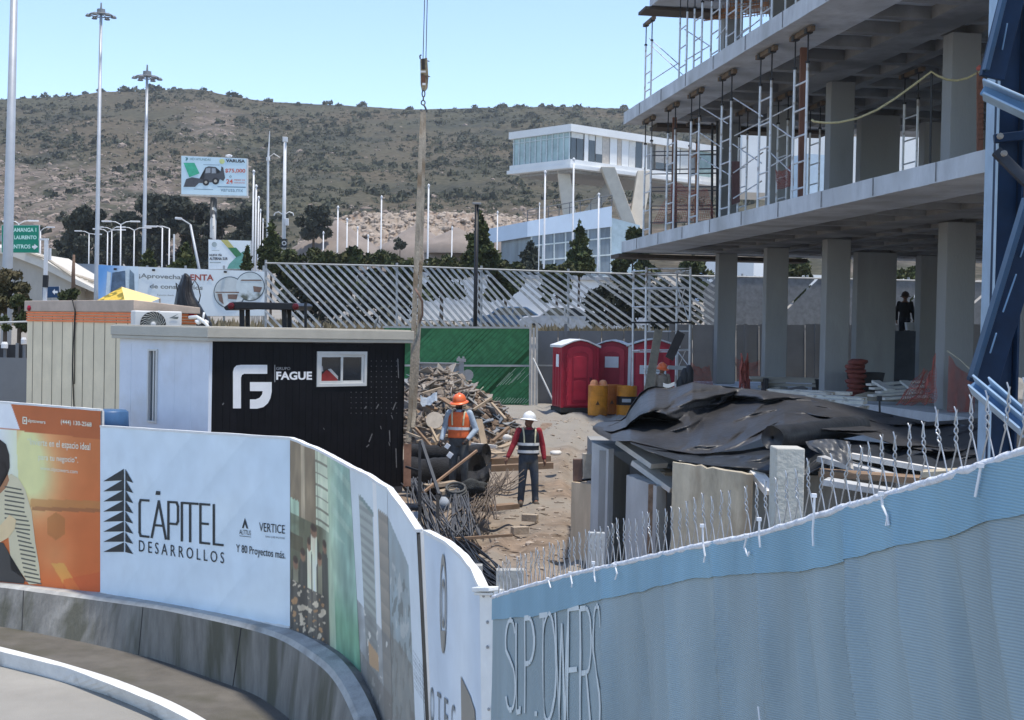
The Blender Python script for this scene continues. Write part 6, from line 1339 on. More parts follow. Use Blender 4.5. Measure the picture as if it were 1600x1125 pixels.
t.part('round_photo', wb.poly(disc(359, 457, 23.6), off=.05), mat('print room photo', (.60, .64, .63), var=.2, scale=.9, col2=(.16, .13, .11), s2=.55, t2=(.56, .62))); t.part('round_photo', wb.poly(disc(391, 447.5, 21.7), off=.055), mat('print lobby photo', (.62, .68, .68), var=.2, scale=.8, col2=(.13, .14, .11), s2=.7, t2=(.58, .64)))
t.part('photo_detail', wb.poly([(337, 456), (374, 456), (374, 458), (337, 457.5)], [(340, 459), (347, 459), (350, 476), (343, 470)], [(378, 437), (408, 437), (410, 439), (376, 439)], [(396, 447), (410, 449), (407, 457), (397, 456)], [(356, 460), (372, 460), (370, 468), (357, 467)], off=.062), mat('print brown detail', (.20, .13, .10)))
for x in (180, 240, 352): t.part('clip', MB().box(W(x, 420+.025*x-4, 57.9), (.12, .05, .08)), drk)
for x in (160, 230, 290, 350, 412): t.part('stake', MB().beam(W(x, 520, 58.2), W(x, 415, 58.2), .08, .08), galvd)
# ================================================================ overpass ramp
ov = T('overpass_ramp', 'pale concrete approach ramp with a railing descending behind the road signs', 'ramp', tuple(W(60, 500, 85)))
rw = mat('stained ramp wall', (.42, .39, .34), var=.16, scale=.7, rough=.9, col2=(.30, .275, .24), s2=.35, t2=(.5, .7), stretch=(1, 1, .4))
def pol3(pts, d, th): return MB().extr([W(x, y, d) for x, y in pts], V((0, th, 0)))
ov.part('side_wall', pol3([(-60, 380), (18, 399), (60, 414), (112, 440), (118, 447), (118, 500), (-60, 500)], 85, 6), rw)
ov.part('deck_edge', pol3([(-60, 372), (18, 391), (50, 395), (115, 434), (150, 452), (150, 458), (115, 443), (60, 416), (18, 400), (-60, 382)], 84.6, 7), mat('pale deck edge', (.60, .56, .49), var=.12, scale=1))
ov.part('guard_rail', MB().tube([W(40, 393, 84.5), W(75, 405, 84.5), (W(112, 431, 84.5))], .09, 6).tube([W(60, 397, 86), W(110, 427, 86), W(150, 440, 86)], .09, 6), mat('rail beige', (.46, .40, .32)))
ov.part('low_barrier', pol3([(116, 434), (160, 438), (160, 470), (116, 462)], 87, 1), mat('tan barrier', (.44, .38, .31), var=.2, scale=.8)); 
for x in (131, 142): ov.part('barrier_post', MB().beam(W(x, 456, 86.5), W(x, 436, 86.5), .3, .3), rw)
single('retaining_barrier', MB().extr([W(86, 411, 120), W(160, 413, 120), W(160, 440, 120), W(86, 440, 120)], V((0, 2, 0))), mat('blue grey wall', (.20, .24, .29), var=.2, scale=.5), 'low blue grey wall beyond the ramp, under the dark trees', 'wall')
m = MB().tube([W(115, 480, 58), W(114.5, 430, 58), W(115.5, 398, 58)], [.10, .08, .05], 8)
single('brown_trunk', m, mat('dead trunk', (.16, .105, .075), var=.3, scale=5, rough=.95), 'bare brown tree trunk standing in front of the ramp', 'tree trunk', smooth=True)
# ================================================================ trees and shrubs
bark = mat('bark', (.10, .075, .055), var=.3, scale=6, rough=.95, bump=.4)
lf = {'dark': mat('dark foliage', (.048, .054, .042), var=.55, scale=.55, rough=.85, spec=.1, col2=(.085, .085, .064), s2=.35), 'con': mat('conifer foliage', (.055, .068, .028), var=.5, scale=1.1, rough=.85, spec=.1, col2=(.075, .082, .032), s2=.9),
      'hedge': mat('hedge foliage', (.055, .068, .030), var=.5, scale=.9, rough=.85, spec=.1, col2=(.10, .10, .048), s2=.6), 'dry': mat('dry foliage', (.085, .08, .042), var=.5, scale=1.2, rough=.9, spec=.1, col2=(.14, .115, .065), s2=.9)}
def tree(name, label, x, yt, yb, wpx, d, kind, n, leaf, group, shape='round', seed=1, cat='tree'):
    rnd = random.Random(seed*31+int(x)); b = W(x, yb, d); g = V((b.x, b.y, min(b.z, sz(b.x, b.y)))); top = W(x+.01*(yb-yt), yt, d); H_ = top.z-b.z; w_ = wpx*d/F
    t = T(name, label, cat, tuple(g), group); bl = []
    c0 = V((b.x, b.y, b.z))
    if shape == 'cone':
        for i in range(30):
            v = rnd.random()**1.2; r = w_*.5*(1-v)**.75*rnd.uniform(.55, 1.0)+.05*w_; a = rnd.uniform(0, 2*pi); s = w_*.13*(1.25-v)
            bl.append((c0.x+(r-s*.6)*cos(a), c0.y+(r-s*.6)*sin(a), c0.z+H_*(.05+.88*v), s*1.2, s*1.2, s*1.1))
        for i in range(6): v = i/6; s = w_*.27*(1-v)**.8; bl.append((c0.x, c0.y, c0.z+H_*(.1+.8*v), s+.05, s+.05, H_*.13))
        bl.append((top.x, top.y, top.z-H_*.08, w_*.05, w_*.05, H_*.09))
    else:
        for i in range(22):
            a = rnd.uniform(0, 2*pi); q = rnd.random()**.5; v = rnd.uniform(.04, .9); r = w_*.5*q*sqrt(max(.1, 1-((v-.36)/.66)**2))*.9; s = w_*rnd.uniform(.10, .19)
            hh = H_*(v if shape == 'round' else v*(.8+.2*cos(a)))
            bl.append((c0.x+r*cos(a), c0.y+r*sin(a), c0.z+min(hh, H_-s*.6), s, s, s*.8))
    t.part('crown', leafcloud(MB(), bl, n, leaf, seed), lf[kind])
    m = MB(); rt = max(.05, w_*.03); m.tube([g, c0+V((0, 0, H_*.3)), c0+V((w_*.02, 0, H_*.75))], [rt*1.5, rt, rt*.3], 7)
    for i in range(5): q = bl[i*3]; m.tube([c0+V((0, 0, H_*(.2+.08*i))), c0.lerp(V(q[:3]), .5)+V((0, 0, H_*.18)), V(q[:3])], [rt*.6, rt*.4, rt*.15], 5)
    t.part('trunk', m, bark)
gt = 'dark trees at the foot of the hill'
for i, a in enumerate([(128, 318, 425, 60, 150, 'tall dark tree left of the second floodlight mast'), (108, 345, 425, 40, 155, 'dark tree above the overpass ramp end'), (168, 350, 425, 52, 158, 'dark tree behind the double-armed street lamps'), (212, 318, 425, 62, 165, 'dark tree crown just left of the distant mast'), (255, 302, 425, 78, 170, 'broad dark tree left of the large billboard'), (300, 308, 425, 70, 168, 'dark tree behind the leaning street lamp'), (345, 310, 425, 66, 170, 'dark tree behind the rough billboard column'), (383, 322, 425, 50, 165, 'dark tree behind the bunch of flagpoles'), (190, 335, 425, 44, 172, 'dark tree between the two floodlight masts')]):
    tree('broad_tree', a[5], a[0], a[1], a[2], a[3]*1.4, a[4], 'dark', 5200, .36, gt, seed=i+1)
tree('round_bush', 'dark round bush left of the pointed gravel pile', 490, 322, 372, 60, 165, 'dark', 2200, .30, 'bushes at the quarry', seed=21, cat='bush'); tree('small_bush', 'small dark bush alone on the pale quarry slope', 625, 372, 389, 22, 160, 'dark', 500, .22, 'bushes at the quarry', seed=22, cat='bush')
gc = 'conical conifers'
for i, a in enumerate([(750, 326, 422, 62, 75, 'con', 4200, .17, 'broad conifer right behind the black lamp post'), (905, 344, 428, 50, 80, 'con', 3600, .16, 'conifer standing under the raised white building'), (424, 344, 420, 46, 75, 'con', 3000, .16, 'conifer beside the bunch of flagpoles and camera mast'), (829, 374, 428, 46, 90, 'dark', 2600, .18, 'dark rounded conifer at the corner of the blue glass building'), (232, 388, 424, 32, 72, 'con', 1500, .14, 'small conifer above the word on the banner'), (290, 378, 424, 44, 72, 'con', 2000, .15, 'small bushy conifer left of the leaning lamp'), (386, 384, 420, 18, 74, 'con', 800, .13, 'slim conifer in front of the small billboard')]):
    tree('conifer', a[8], *a[:5], a[5], a[6], a[7], gc, 'cone', seed=40+i)
gh = 'shrubs along the far fence'
for i, (x, yt, w_, lb) in enumerate([(470, 384, 50, 'shrub left of the pointed gravel pile, behind the fence'), (515, 392, 52, 'shrub under the short flagpole behind the fence'), (548, 384, 56, 'shrub under the pointed gravel pile behind the fence'), (592, 392, 50, 'shrub under the sleeved flagpole behind the fence'), (630, 398, 46, 'shrub next to the crane slings behind the fence'), (690, 402, 60, 'low shrub right of the crane slings behind the fence'), (790, 408, 50, 'low shrub between two conifers behind the fence'), (448, 398, 34, 'shrub under the camera mast behind the fence'), (870, 410, 44, 'low shrub by the blue glass front')]):
    tree('shrub', lb, x, yt, 470, w_*1.35, 78, 'hedge', 2200, .16, gh, seed=60+i, cat='shrub')
for i, (x, yt, yb, w_, lb) in enumerate([(500, 440, 512, 120, 'dark leafy bush seen through the slats left of the slings'), (600, 436, 512, 110, 'dark leafy bush seen through the slats by the slings'), (955, 446, 512, 90, 'leafy bush seen through the slats under the white building'), (1050, 440, 512, 110, 'leafy bush seen through the slats behind the scaffold tower')]):
    tree('bush', lb, x, yt, yb, w_, 62, 'dark', 1600, .15, 'bushes behind the slatted fence', seed=80+i, cat='bush')
tree('shrub', 'large olive bush below the tallest floodlight mast', 8, 418, 520, 80, 38, 'dry', 3600, .075, 'roadside bushes', seed=90, cat='shrub'); tree('shrub', 'green bush at the fence rail left of the cream cabin', 30, 462, 520, 60, 36, 'hedge', 2400, .07, 'roadside bushes', seed=91, cat='shrub'); tree('shrub', 'low green bush between the arrow sign and the banner', 106, 452, 490, 44, 55, 'hedge', 1200, .09, 'roadside bushes', seed=92, cat='shrub')
for i, (x, yt, yb, w_, lb) in enumerate([(988, 350, 430, 42, 'pine with open tufts beside the slab corner'), (972, 395, 440, 30, 'low pine under the slab corner'), (1010, 404, 470, 60, 'leafy tree under the slab behind the scaffold tower'), (1080, 398, 470, 60, 'leafy tree behind the outermost column'), (1245, 405, 470, 60, 'leafy tree seen between the middle columns'), (1420, 420, 470, 70, 'leafy tree seen through the gap by the front column')]):
    tree('pine', lb, x, yt, yb, w_, 85, 'con' if i < 2 else 'hedge', 1500, .2, 'trees behind the building', seed=100+i)
# dry verge grass behind the fence
mb = MB(); rnd = random.Random(8)
for _ in range(6500):
    x = rnd.uniform(410, 1120) if rnd.random() < .8 else rnd.uniform(-40, 420); d = rnd.uniform(54, 72); p = W(x, 505, d); p.z = sz(p.x, p.y)+4*.06*noise.noise(V((p.x*.7, p.y*.7, 0))); h = rnd.uniform(.15, .55)
    a = rnd.uniform(0, pi); u_ = V((cos(a), sin(a), 0))*.12; mb.add([p-u_, p+u_, p+u_*.4+V((rnd.uniform(-.15, .15), 0, h))], [(0, 1, 2)])
single('verge_grass', mb, mat('dry grass', (.24, .20, .125), var=.4, scale=.6, rough=1, spec=.05), 'dry brown grass and weeds along the verge behind the fence', 'grass', kind='stuff')
# ================================================================ raised white building on V legs
vb = T('raised_building', 'white glazed building raised high on slanted V-shaped concrete legs', 'building', tuple(W(950, 430, 140)))
wh = mat('white cladding', (.76, .76, .74), var=.06, scale=.4, rough=.55); cl = mat('raised leg concrete', (.56, .51, .43), var=.15, scale=.5, rough=.9, bump=.2)
C_ = W(892, 230, 140); L_ = W(802, 230, 146.5); dirR = V((C_.y-L_.y, 0, 0)); 
vl = V((L_.x-C_.x, L_.y-C_.y, 0)); lw = vl.length; vl.normalize(); vr = V((-vl.y, vl.x, 0)); vr = vr if vr.x > 0 else -vr; RL = 27
C0 = V((C_.x, C_.y, 0)); zt = W(892, 194.5, 140).z; z1 = W(892, 206, 140).z; z2 = W(892, 249, 140).z; z3 = W(892, 257, 140).z; z4 = W(892, 263, 140).z
def rect(o_): return [C0-vl*o_-vr*o_, C0+vr*RL-vl*o_, C0+vr*RL+vl*(lw+o_), C0+vl*(lw+o_)-vr*o_]
vb.part('roof_band', MB().prism(rect(.35), z1, zt), wh); vb.part('floor_band', MB().prism(rect(.25), z3, z2).prism(rect(.45), z4, z3-.02), wh)
vb.part('soffit', MB().prism(rect(-.5), z4-.3, z4+.02), mat('grey soffit', (.30, .29, .28)))
gg = mat('pale green glazing', (.33, .44, .43), var=.35, scale=.5, rough=.15, spec=.7); gd = glassmat('dark office glass', (.05, .055, .06)); blnd = mat('pale blind', (.68, .67, .63), var=.08, rough=.8); bei = mat('beige blind', (.52, .47, .41), rough=.8)
def face(a, b, z0, z1_, m, nm, off=0, n_=None): 
    d_ = (b-a).normalized(); n_ = V((d_.y, -d_.x, 0)); n_ = n_ if n_.dot(CAM-a) > 0 else -n_; q = [a+n_*off, b+n_*off, b+n_*(off-.1), a+n_*(off-.1)]; return vb.part(nm, MB().prism(q, z0, z1_), m)
face(C0+vl*.1, C0+vl*lw, z2, z1, gg, 'glazing')
vb.part('core', MB().prism([C0+vr*.4+vl*.4, C0+vr*(RL-.4)+vl*.4, C0+vr*(RL-.4)+vl*(lw-.4), C0+vr*.4+vl*(lw-.4)], z2, z1), mat('dim interior', (.35, .36, .36)))
for i in range(11): a = C0+vl*(.15+(lw-.3)*i/10); vb.part('mullion', MB().beam(V((a.x, a.y, z2))-vr*.06, V((a.x, a.y, z1))-vr*.06, .13, .10), mat('pale mullion', (.56, .62, .62)))
for z in (z1-.45,): vb.part('transom', MB().beam(C0-vr*.07+V((0, 0, z)), C0+vl*lw-vr*.07+V((0, 0, z)), .08, .08), _M['pale mullion'])
def rx(x):    # distance along the right face for picture column x
    k = ray(x, 230); t_ = k.x/k.y; return (t_*C0.y-C0.x)/(vr.x-t_*vr.y)
segs = [(889, 900, gd), (901, 911, gd), (913, 919, wh), (920, 929.5, gd), (931, 941, blnd), (941.5, 952, bei), (953, 964, wh), (965, 971, bei), (971.5, 982, wh), (983, 993, blnd), (993.5, 1003, gd), (1004, 1011, wh), (1025, 1038, bei), (1040, 1052, bei), (1053, 1062, wh), (1064, 1076, blnd), (1090, 1113, gg), (1114, 1122, wh)]
pv = 0
for x0, x1, m_ in segs:
    a = C0+vr*max(.02, rx(x0)); b = C0+vr*rx(x1)
    face(a, b, z2, z1, m_, 'pier' if m_ is wh else 'window', .04 if m_ is wh else 0)
    if m_ in (blnd, bei) and x0 in (931, 1025, 1040): face(a, b, z2, z2+.9, gd, 'window', .03)
for x0, x1, f_ in ((889, 911, .8), (983, 993, .0), (920, 929, .85)): face(C0+vr*max(.02, rx(x0)), C0+vr*rx(x1), z1-.55, z1-.02, blnd, 'blind', .03)
def leg(a, b, w0, w1, d0, d1, nm='leg'): p = W(*a, d0); q = W(*b, d1); vb.part(nm, MB().hexa([q+V((sx*w1/2, sy*.7, 0)) for sx, sy in ((-1, -1), (1, -1), (1, 1), (-1, 1))], [p+V((sx*w0/2, sy*.9, 0)) for sx, sy in ((-1, -1), (1, -1), (1, 1), (-1, 1))]), cl, bevel=.05)
leg((880, 268), (899, 400), 1.25, 1.3, 143, 143); leg((958, 285), (905, 352), 1.5, 1.2, 147, 143.2); leg((949, 262), (987, 362), 1.4, 1.3, 141.5, 142); leg((1007, 268), (991, 362), 1.5, 1.4, 144, 142.3); leg((989, 358), (990, 410), 1.7, 2.0, 142, 142, 'leg_base')
bw = Wall([(824, 346, 370, 126), (956, 322, 354, 130)]); lb_ = T('glass_building', 'blue glass fronted building beneath the raised white building', 'building', tuple(bw.P(.5, -1)))
lb_.part('fascia', bw.slab(8), mat('pale blue fascia', (.50, .60, .72), var=.05, scale=.5, rough=.4))
gw = Wall([(830, 369, 470, 126.5), (954, 354, 470, 130.3)]); lb_.part('glazing', gw.slab(6), mat('blue grey glazing', (.16, .20, .24), var=.5, scale=.35, rough=.25, spec=.6, stretch=(2, 1, .3)))
for i in range(8): a = gw.P(i/7.0, 0)+gw.N(0)*.05; b = gw.P(i/7.0, 1)+gw.N(0)*.05; lb_.part('mullion', MB().beam(a, b, .14, .1), _M['pale mullion'])
for v in (.33, .62, .85): lb_.part('transom', MB().beam(gw.P(0, v)+gw.N(0)*.06, gw.P(1, v)+gw.N(0)*.06, .1, .12), _M['pale mullion'])
m = MB(); 
for v, x0 in ((0, 0),):
    P = [bw.P(i/8, 1)+V((0, 0, 0)) for i in range(9)]
    for p in P: m.tube([p, p+V((0, 0, 1.0))], .04, 5)
    m.tube([p+V((0, 0, 1.0)) for p in P], .05, 5); m.tube([p+V((0, 0, .55)) for p in P], .03, 5)
lb_.part('railing', m, mat('dark rail', (.10, .11, .12)))
gw2 = Wall([(955, 340, 470, 131), (1000, 352, 470, 133)]); lb_.part('side_glazing', gw2.slab(3), mat('pale blue glazing', (.34, .44, .50), var=.3, scale=.5, rough=.2, spec=.6))
# white blocks behind the building
def block(label, x0, x1, yt, yb, d, m_, dep=4): mb_, pts_, z0_, z1_ = boxpx(x0, x1, yt, yb, d, d+1, dep); return single('white_block', mb_, m_, label, 'building', 'pale buildings behind the columns')
wl2 = T('warehouse', 'long low white building seen through the slatted fence', 'building', tuple(W(800, 500, 84)))
mb_, pts_, z0_, z1_ = boxpx(652, 1000, 431, 500, 84, 86, 8); wl2.part('wall', mb_, mat('white render wall', (.90, .90, .88), var=.05, scale=.3)); wl2.part('eaves', MB().prism([p+V((0, -.2, 0)) if i < 2 else p for i, p in enumerate(pts_)], z1_+.01, z1_+.22), mat('grey eaves', (.45, .46, .47)))
block('small white block seen between the first two columns', 1178, 1196, 402, 470, 95, wh); block('pale blue block seen between the first two columns', 1146, 1177, 405, 470, 96, mat('pale blue wall', (.42, .53, .68), var=.05)); block('white block low between the middle columns', 1232, 1300, 428, 470, 95, wh); block('white block seen through the middle floor beside the tall pale frame', 1160, 1350, 208, 300, 150, wh, 8); block('bluish glazed block behind the middle floor frames', 1262, 1300, 240, 330, 120, mat('pale blue glazing2', (.45, .55, .64), var=.2, scale=.4, rough=.3)); block('white block seen past the front column', 1505, 1560, 232, 300, 120, wh); block('white block seen through the ground floor gap', 1395, 1450, 428, 470, 97, wh); block('white block behind the inner scaffold frame', 1402, 1452, 190, 290, 130, wh)
# parked cars behind the fence
def car(label, x, yb, d, paint, L_=4.4, rz=0):
    b = W(x, yb, d); b.z = sz(b.x, b.y); t = T('parked_car', label, 'car', tuple(b), 'cars parked behind the fence'); H_ = [(-2.15, .35), (-2.2, .75), (-1.95, .95), (-1.25, 1.0), (-.65, 1.45), (.75, 1.47), (1.45, 1.02), (2.1, .95), (2.2, .7), (2.15, .35)]
    t.part('body', MB().extr([b+V((x_*L_/4.4, -.85, z)) for x_, z in H_], V((0, 1.7, 0))), paint, bevel=.06)
    t.part('side_window', MB().extr([b+V((x_, -.862, z)) for x_, z in [(-1.05, 1.02), (-.6, 1.38), (.0, 1.4), (.0, 1.02)]], V((0, .02, 0))).extr([b+V((x_, -.862, z)) for x_, z in [(.08, 1.02), (.08, 1.4), (.68, 1.4), (1.2, 1.02)]], V((0, .02, 0))), glassmat('car glass', (.03, .035, .04)))
    for sx in (-1.35, 1.35):
        for sy in (-.80, .80): t.part('wheel', MB().lathe([(.32, -.1), (.33, 0), (.32, .1), (.18, .11)], b+V((sx, sy, .33)), Matrix.Rotation(pi/2, 3, 'X'), 16), mat('tyre', (.02, .02, .02)))
car('dark blue parked car seen through the slatted fence', 800, 480, 74, mat('blue car paint', (.06, .11, .18), rough=.3, spec=.5)); car('pale parked car seen through the slatted fence', 880, 492, 70, mat('silver car paint', (.45, .46, .47), rough=.3, spec=.5)); car('white parked car seen through the slatted fence near the scaffold tower', 965, 486, 73, mat('white car paint', (.7, .7, .7), rough=.3, spec=.5))
# ================================================================ rubble heap
hc = W(702, 690, 35.3); hx, hy, hr, hh = hc.x-.35, hc.y, 2.35, 1.75
def heapz(x, y):
    q = sqrt(((x-hx)/hr)**2+((y-hy)/(hr*1.05))**2); k = max(0, 1-q); z = hh*(k**.85 if k > 0 else 0)*(1+.0*q)
    return sz(x, y)+min(z, hh*.93)+(.16*noise.noise(V((x*1.8, y*1.8, 2)))+.08*noise.noise(V((x*5, y*5, 4))))*min(1, k*5)
heap = T('rubble_heap', 'tall heap of earth and demolition rubble behind the worker in orange', 'rubble heap', (hx, hy, sz(hx, hy)))
mb = MB().grid(70, 70, lambda a, b: V((hx-3+6*a, hy-3+6*b, heapz(hx-3+6*a, hy-3+6*b)-.02)))
heap.part('earth_mound', mb, mat('heap earth', (.205, .150, .108), var=.4, scale=5, rough=1, bump=1, bscale=14, col2=(.29, .235, .185), s2=2.2), smooth=True)
rnd = random.Random(17); mA = MB(); mB_ = MB(); mC = MB(); mD = MB()
for i in range(1300):
    a = rnd.uniform(0, 2*pi); q = rnd.random()**.6*2.3; x = hx+q*cos(a); y = hy-abs(q*sin(a))*rnd.choice((1, 1, -1)); z = heapz(x, y)
    R = Matrix.Rotation(rnd.uniform(0, 6.28), 3, 'Z') @ Matrix.Rotation(rnd.gauss(0, .5), 3, 'X') @ Matrix.Rotation(rnd.gauss(0, .5), 3, 'Y'); k = rnd.random()
    if x > hx+.35+.5*(z-.8) and k < .8: mD.rock((x, y, z), (rnd.uniform(.03, .14), rnd.uniform(.03, .12), rnd.uniform(.02, .09)), i, R)
    elif k < .20: mA.box((x, y, z+.03), (rnd.uniform(.12, .55), rnd.uniform(.02, .07), rnd.uniform(.015, .04)), R)
    elif k < .74: mB_.rock((x, y, z), (rnd.uniform(.05, .2), rnd.uniform(.05, .16), rnd.uniform(.04, .12)), i, R)
    else: mC.box((x, y, z+.02), (rnd.uniform(.15, .5), rnd.uniform(.1, .35), rnd.uniform(.01, .03)), R)
heap.part('splinters', mA, mat('broken timber', (.23, .18, .135), var=.5, scale=2.2, rough=.9, col2=(.16, .12, .09), s2=1.1), kind='stuff'); heap.part('lumps', mB_, mat('rubble lumps', (.24, .20, .165), var=.35, scale=2.5, rough=1, bump=.5), kind='stuff'); heap.part('earth_clods', mD, mat('earth clods', (.165, .12, .088), var=.35, scale=3, rough=1, bump=.6), kind='stuff'); heap.part('sheet_scraps', mC, mat('sheet scraps', (.30, .27, .235), var=.5, scale=1.6, rough=.9, col2=(.22, .25, .28), s2=1.0), kind='stuff')
wood = mat('pale sawn timber', (.37, .29, .205), var=.25, scale=4, rough=.9, stretch=(1, 1, .3)); wood2 = mat('brown timber', (.23, .155, .10), var=.3, scale=4, rough=.9, stretch=(.3, 1, 1)); whp = mat('dirty white sheet', (.66, .63, .58), var=.15, scale=3, rough=.8)
gp_ = 'loose timbers in the rubble heap'; lb = 'splintered timber board sticking out of the rubble heap'
def stick(x0, y0, x1, y1, d0, d1, w_, h_, m_, label, group=None, name='board', cat='board'): return single(name, MB().beam(W(x0, y0, d0), W(x1, y1, d1), w_, h_), m_, label, cat, group)
for a in [(748, 655, 756, 694, 31.6, 31.4, .16, .04, wood), (652, 690, 700, 680, 32.2, 32.5, .14, .05, wood), (665, 652, 684, 690, 32.4, 31.8, .05, .05, wood), (660, 615, 690, 606, 33.6, 33.8, .12, .05, wood), (706, 612, 738, 604, 34.4, 34.2, .1, .04, wood2), (768, 630, 790, 655, 33.6, 33.0, .06, .05, wood), (690, 622, 712, 636, 33.4, 33.0, .2, .04, wood2), (655, 624, 680, 640, 33.2, 32.8, .18, .04, wood2), (676, 694, 690, 668, 32, 32.4, .14, .1, wood), (770, 690, 795, 668, 31.8, 32.6, .07, .06, wood2), (740, 640, 768, 622, 33.4, 33.8, .06, .05, wood), (648, 668, 676, 700, 32, 31.6, .06, .05, wood2), (780, 700, 806, 690, 31.5, 32, .16, .04, wood)]:
    stick(*a, lb, gp_)
spool = W(679, 657, 32.2); t = T('cable_reel', 'round flat timber reel disc with a small centre hole leaning on the heap', 'reel', tuple(spool-V((0, 0, .2)))); Rm = (V((.05, -1, .35))).to_track_quat('Z', 'Y').to_matrix()
t.part('disc', MB().lathe([(.035, .025), (.195, .025), (.20, .015), (.20, -.02), (.035, -.02)], spool, Rm, 28), mat('reel timber', (.50, .44, .36), var=.15, scale=8, rough=.9)); t.part('hub_hole', MB().lathe([(.034, -.01), (.034, .02)], spool, Rm, 12), mat('dark hole', (.03, .025, .02)))
single('blue_sheet', MB().grid(8, 6, lambda a, b: W(657+26*a, 617+14*b+4*sin(a*5), 33.0-.6*b)+V((0, 0, .06*noise.noise(V((a*4, b*4, 1)))))), mat('blue grey sheet', (.25, .29, .33), var=.3, scale=4, rough=.6), 'crumpled blue grey sheet on the left flank of the rubble heap', 'sheet')
single('white_sack', MB().rock(W(793, 684, 31.4), (.11, .08, .08), 3, sub=2), whp, 'small white sack on the right edge of the rubble heap', 'sack', smooth=True)
single('white_bag', MB().rock(W(869, 708, 30), (.13, .10, .06), 6, sub=2), whp, 'white crumpled bag on the ground right of the worker in the white helmet', 'bag', smooth=True)
stick(737, 694, 776, 698, 28.6, 28.4, .08, .06, whp, 'long white bar lying behind the worker in orange'); stick(755, 703, 783, 709, 28.6, 28.2, .32, .03, wood, 'pale board raised on short legs by the rubble heap')
for a, l_ in (((744, 722, 858, 716, 28.6, 29.2, .2, .12, wood2), 'long brown timber on the ground, the farther of the pair behind the white-helmeted worker'), ((748, 733, 862, 727, 27.8, 28.4, .18, .12, wood2), 'long brown timber on the ground, the nearer of the pair behind the white-helmeted worker'), ((752, 795, 806, 790, 23.2, 23.6, .22, .08, wood2), 'flat timber baulk on the ground left of the boots'), ((712, 842, 800, 836, 20.9, 21.2, .06, .04, wood2), 'thin lath lying on the dirt near the hoarding')): stick(*a, l_)
# earth bank at the foot behind the workers: low rough clods
mb = MB()
for i in range(1500):
    if i < 900: x = rnd.uniform(690, 1000); y = rnd.uniform(690, 905)
    else: x = rnd.uniform(640, 1120); y = rnd.uniform(640, 760)
    p = WZ(x, y, 0); p2 = W(x, y, 1); d = p.y
    for _ in range(6): z = sz(p.x, p.y); p = WZ(x, y, z)
    if not (18 < p.y < 47): continue
    k = rnd.uniform(.008, .028)*(2.2 if rnd.random() < .08 else 1); p.z = szn(p.x, p.y); mb.rock(p, (k*1.4, k*1.2, k*.8), i)
single('loose_stones', mb, mat('loose stones', (.33, .275, .22), var=.45, scale=1.4, rough=1), 'small stones and clods strewn over the dirt yard', 'stones', kind='stuff')
mb = MB()
for i in range(40):
    x = rnd.uniform(690, 905); y = rnd.uniform(735, 890); p = WZ(x, y, 0); p.z = szn(p.x, p.y)+.01; a = rnd.gauss(0, .5)
    mb.box(p, (rnd.uniform(.05, .28), rnd.uniform(.012, .035), .012), Matrix.Rotation(a, 3, 'Z'))
single('wood_scraps', mb, mat('wood scraps', (.19, .14, .10), var=.5, scale=1.5, rough=.95), 'thin wood chips and scraps trodden into the dirt', 'scraps', kind='stuff')
for x, y, a, l_ in ((828, 812, -.25, 'concrete block on the dirt, the one just in front of the boots'), (812, 832, .45, 'concrete block on the dirt, the one nearer the hoarding')):
    p = WZ(x, y, .05); single('concrete_block', MB().box((p.x, p.y, .085), (.27, .13, .12), Matrix.Rotation(a, 3, 'Z')), mat('block beige', (.40, .33, .25), var=.2, scale=9, rough=.95, bump=.4), l_, 'block', 'loose blocks on the dirt', bevel=.008)
# ================================================================ black rolls, rebar, tools
blkf = mat('black geotextile', (.016, .016, .017), var=.5, scale=6, rough=.8, bump=.5, bscale=30)
def roll(a, b, r, rin, n=22, sag=0, seed=0):
    m = MB(); a = V(a); b = V(b); K = 16; P = [a.lerp(b, i/K)-V((0, 0, sag*sin(pi*i/K))) for i in range(K+1)]
    ax = (b-a).normalized(); u = ax.cross(V((0, 0, 1))).normalized(); v = u.cross(ax); vs = []
    for i, p in enumerate(P):
        for k in range(n):
            an = 2*pi*k/n; rr = r*(1+.10*noise.noise(V((cos(an)*1.5, sin(an)*1.5, i*.5+seed)))+.06*noise.noise(V((cos(an)*4, sin(an)*4, i*1.1+seed)))); vs.append(p+(u*cos(an)+v*sin(an))*rr)
    fs = [(i*n+k, i*n+(k+1) % n, (i+1)*n+(k+1) % n, (i+1)*n+k) for i in range(K) for k in range(n)]
    o = len(vs); vs += [P[0]+(u*cos(2*pi*k/n)+v*sin(2*pi*k/n))*rin for k in range(n)]; vs += [P[0]+ax*.5+(u*cos(2*pi*k/n)+v*sin(2*pi*k/n))*rin*.9 for k in range(n)]
    fs += [(k, (k+1) % n, o+(k+1) % n, o+k) for k in range(n)]+[(o+k, o+(k+1) % n, o+n+(k+1) % n, o+n+k) for k in range(n)]+[tuple(range(o+n, o+2*n))]+[tuple((K*n+k) for k in range(n))]
    return m.add(vs, fs)
single('fabric_roll', roll(W(746, 738, 26.6), W(640, 742, 27.4), .35, .16, seed=1, sag=.05), blkf, 'thick roll of black fabric with its dark hollow end facing out', 'fabric roll', smooth=True)
single('fabric_roll', roll(W(760, 710, 27.2), W(640, 708, 28.0), .20, .03, seed=5, sag=.04), blkf, 'folded roll of black fabric lying on top of the hollow roll', 'fabric roll', smooth=True)
single('fabric_fold', MB().grid(24, 16, lambda a, b: W(728+40*a-10*b*b, 735+34*b+8*sin(a*3)-16*a*(1-b), 26.2-.35*sin(pi*b)+.08*noise.noise(V((a*6, b*5, 2))))), blkf, 'loose black fabric flap hanging below the hollow roll', 'fabric', smooth=True)
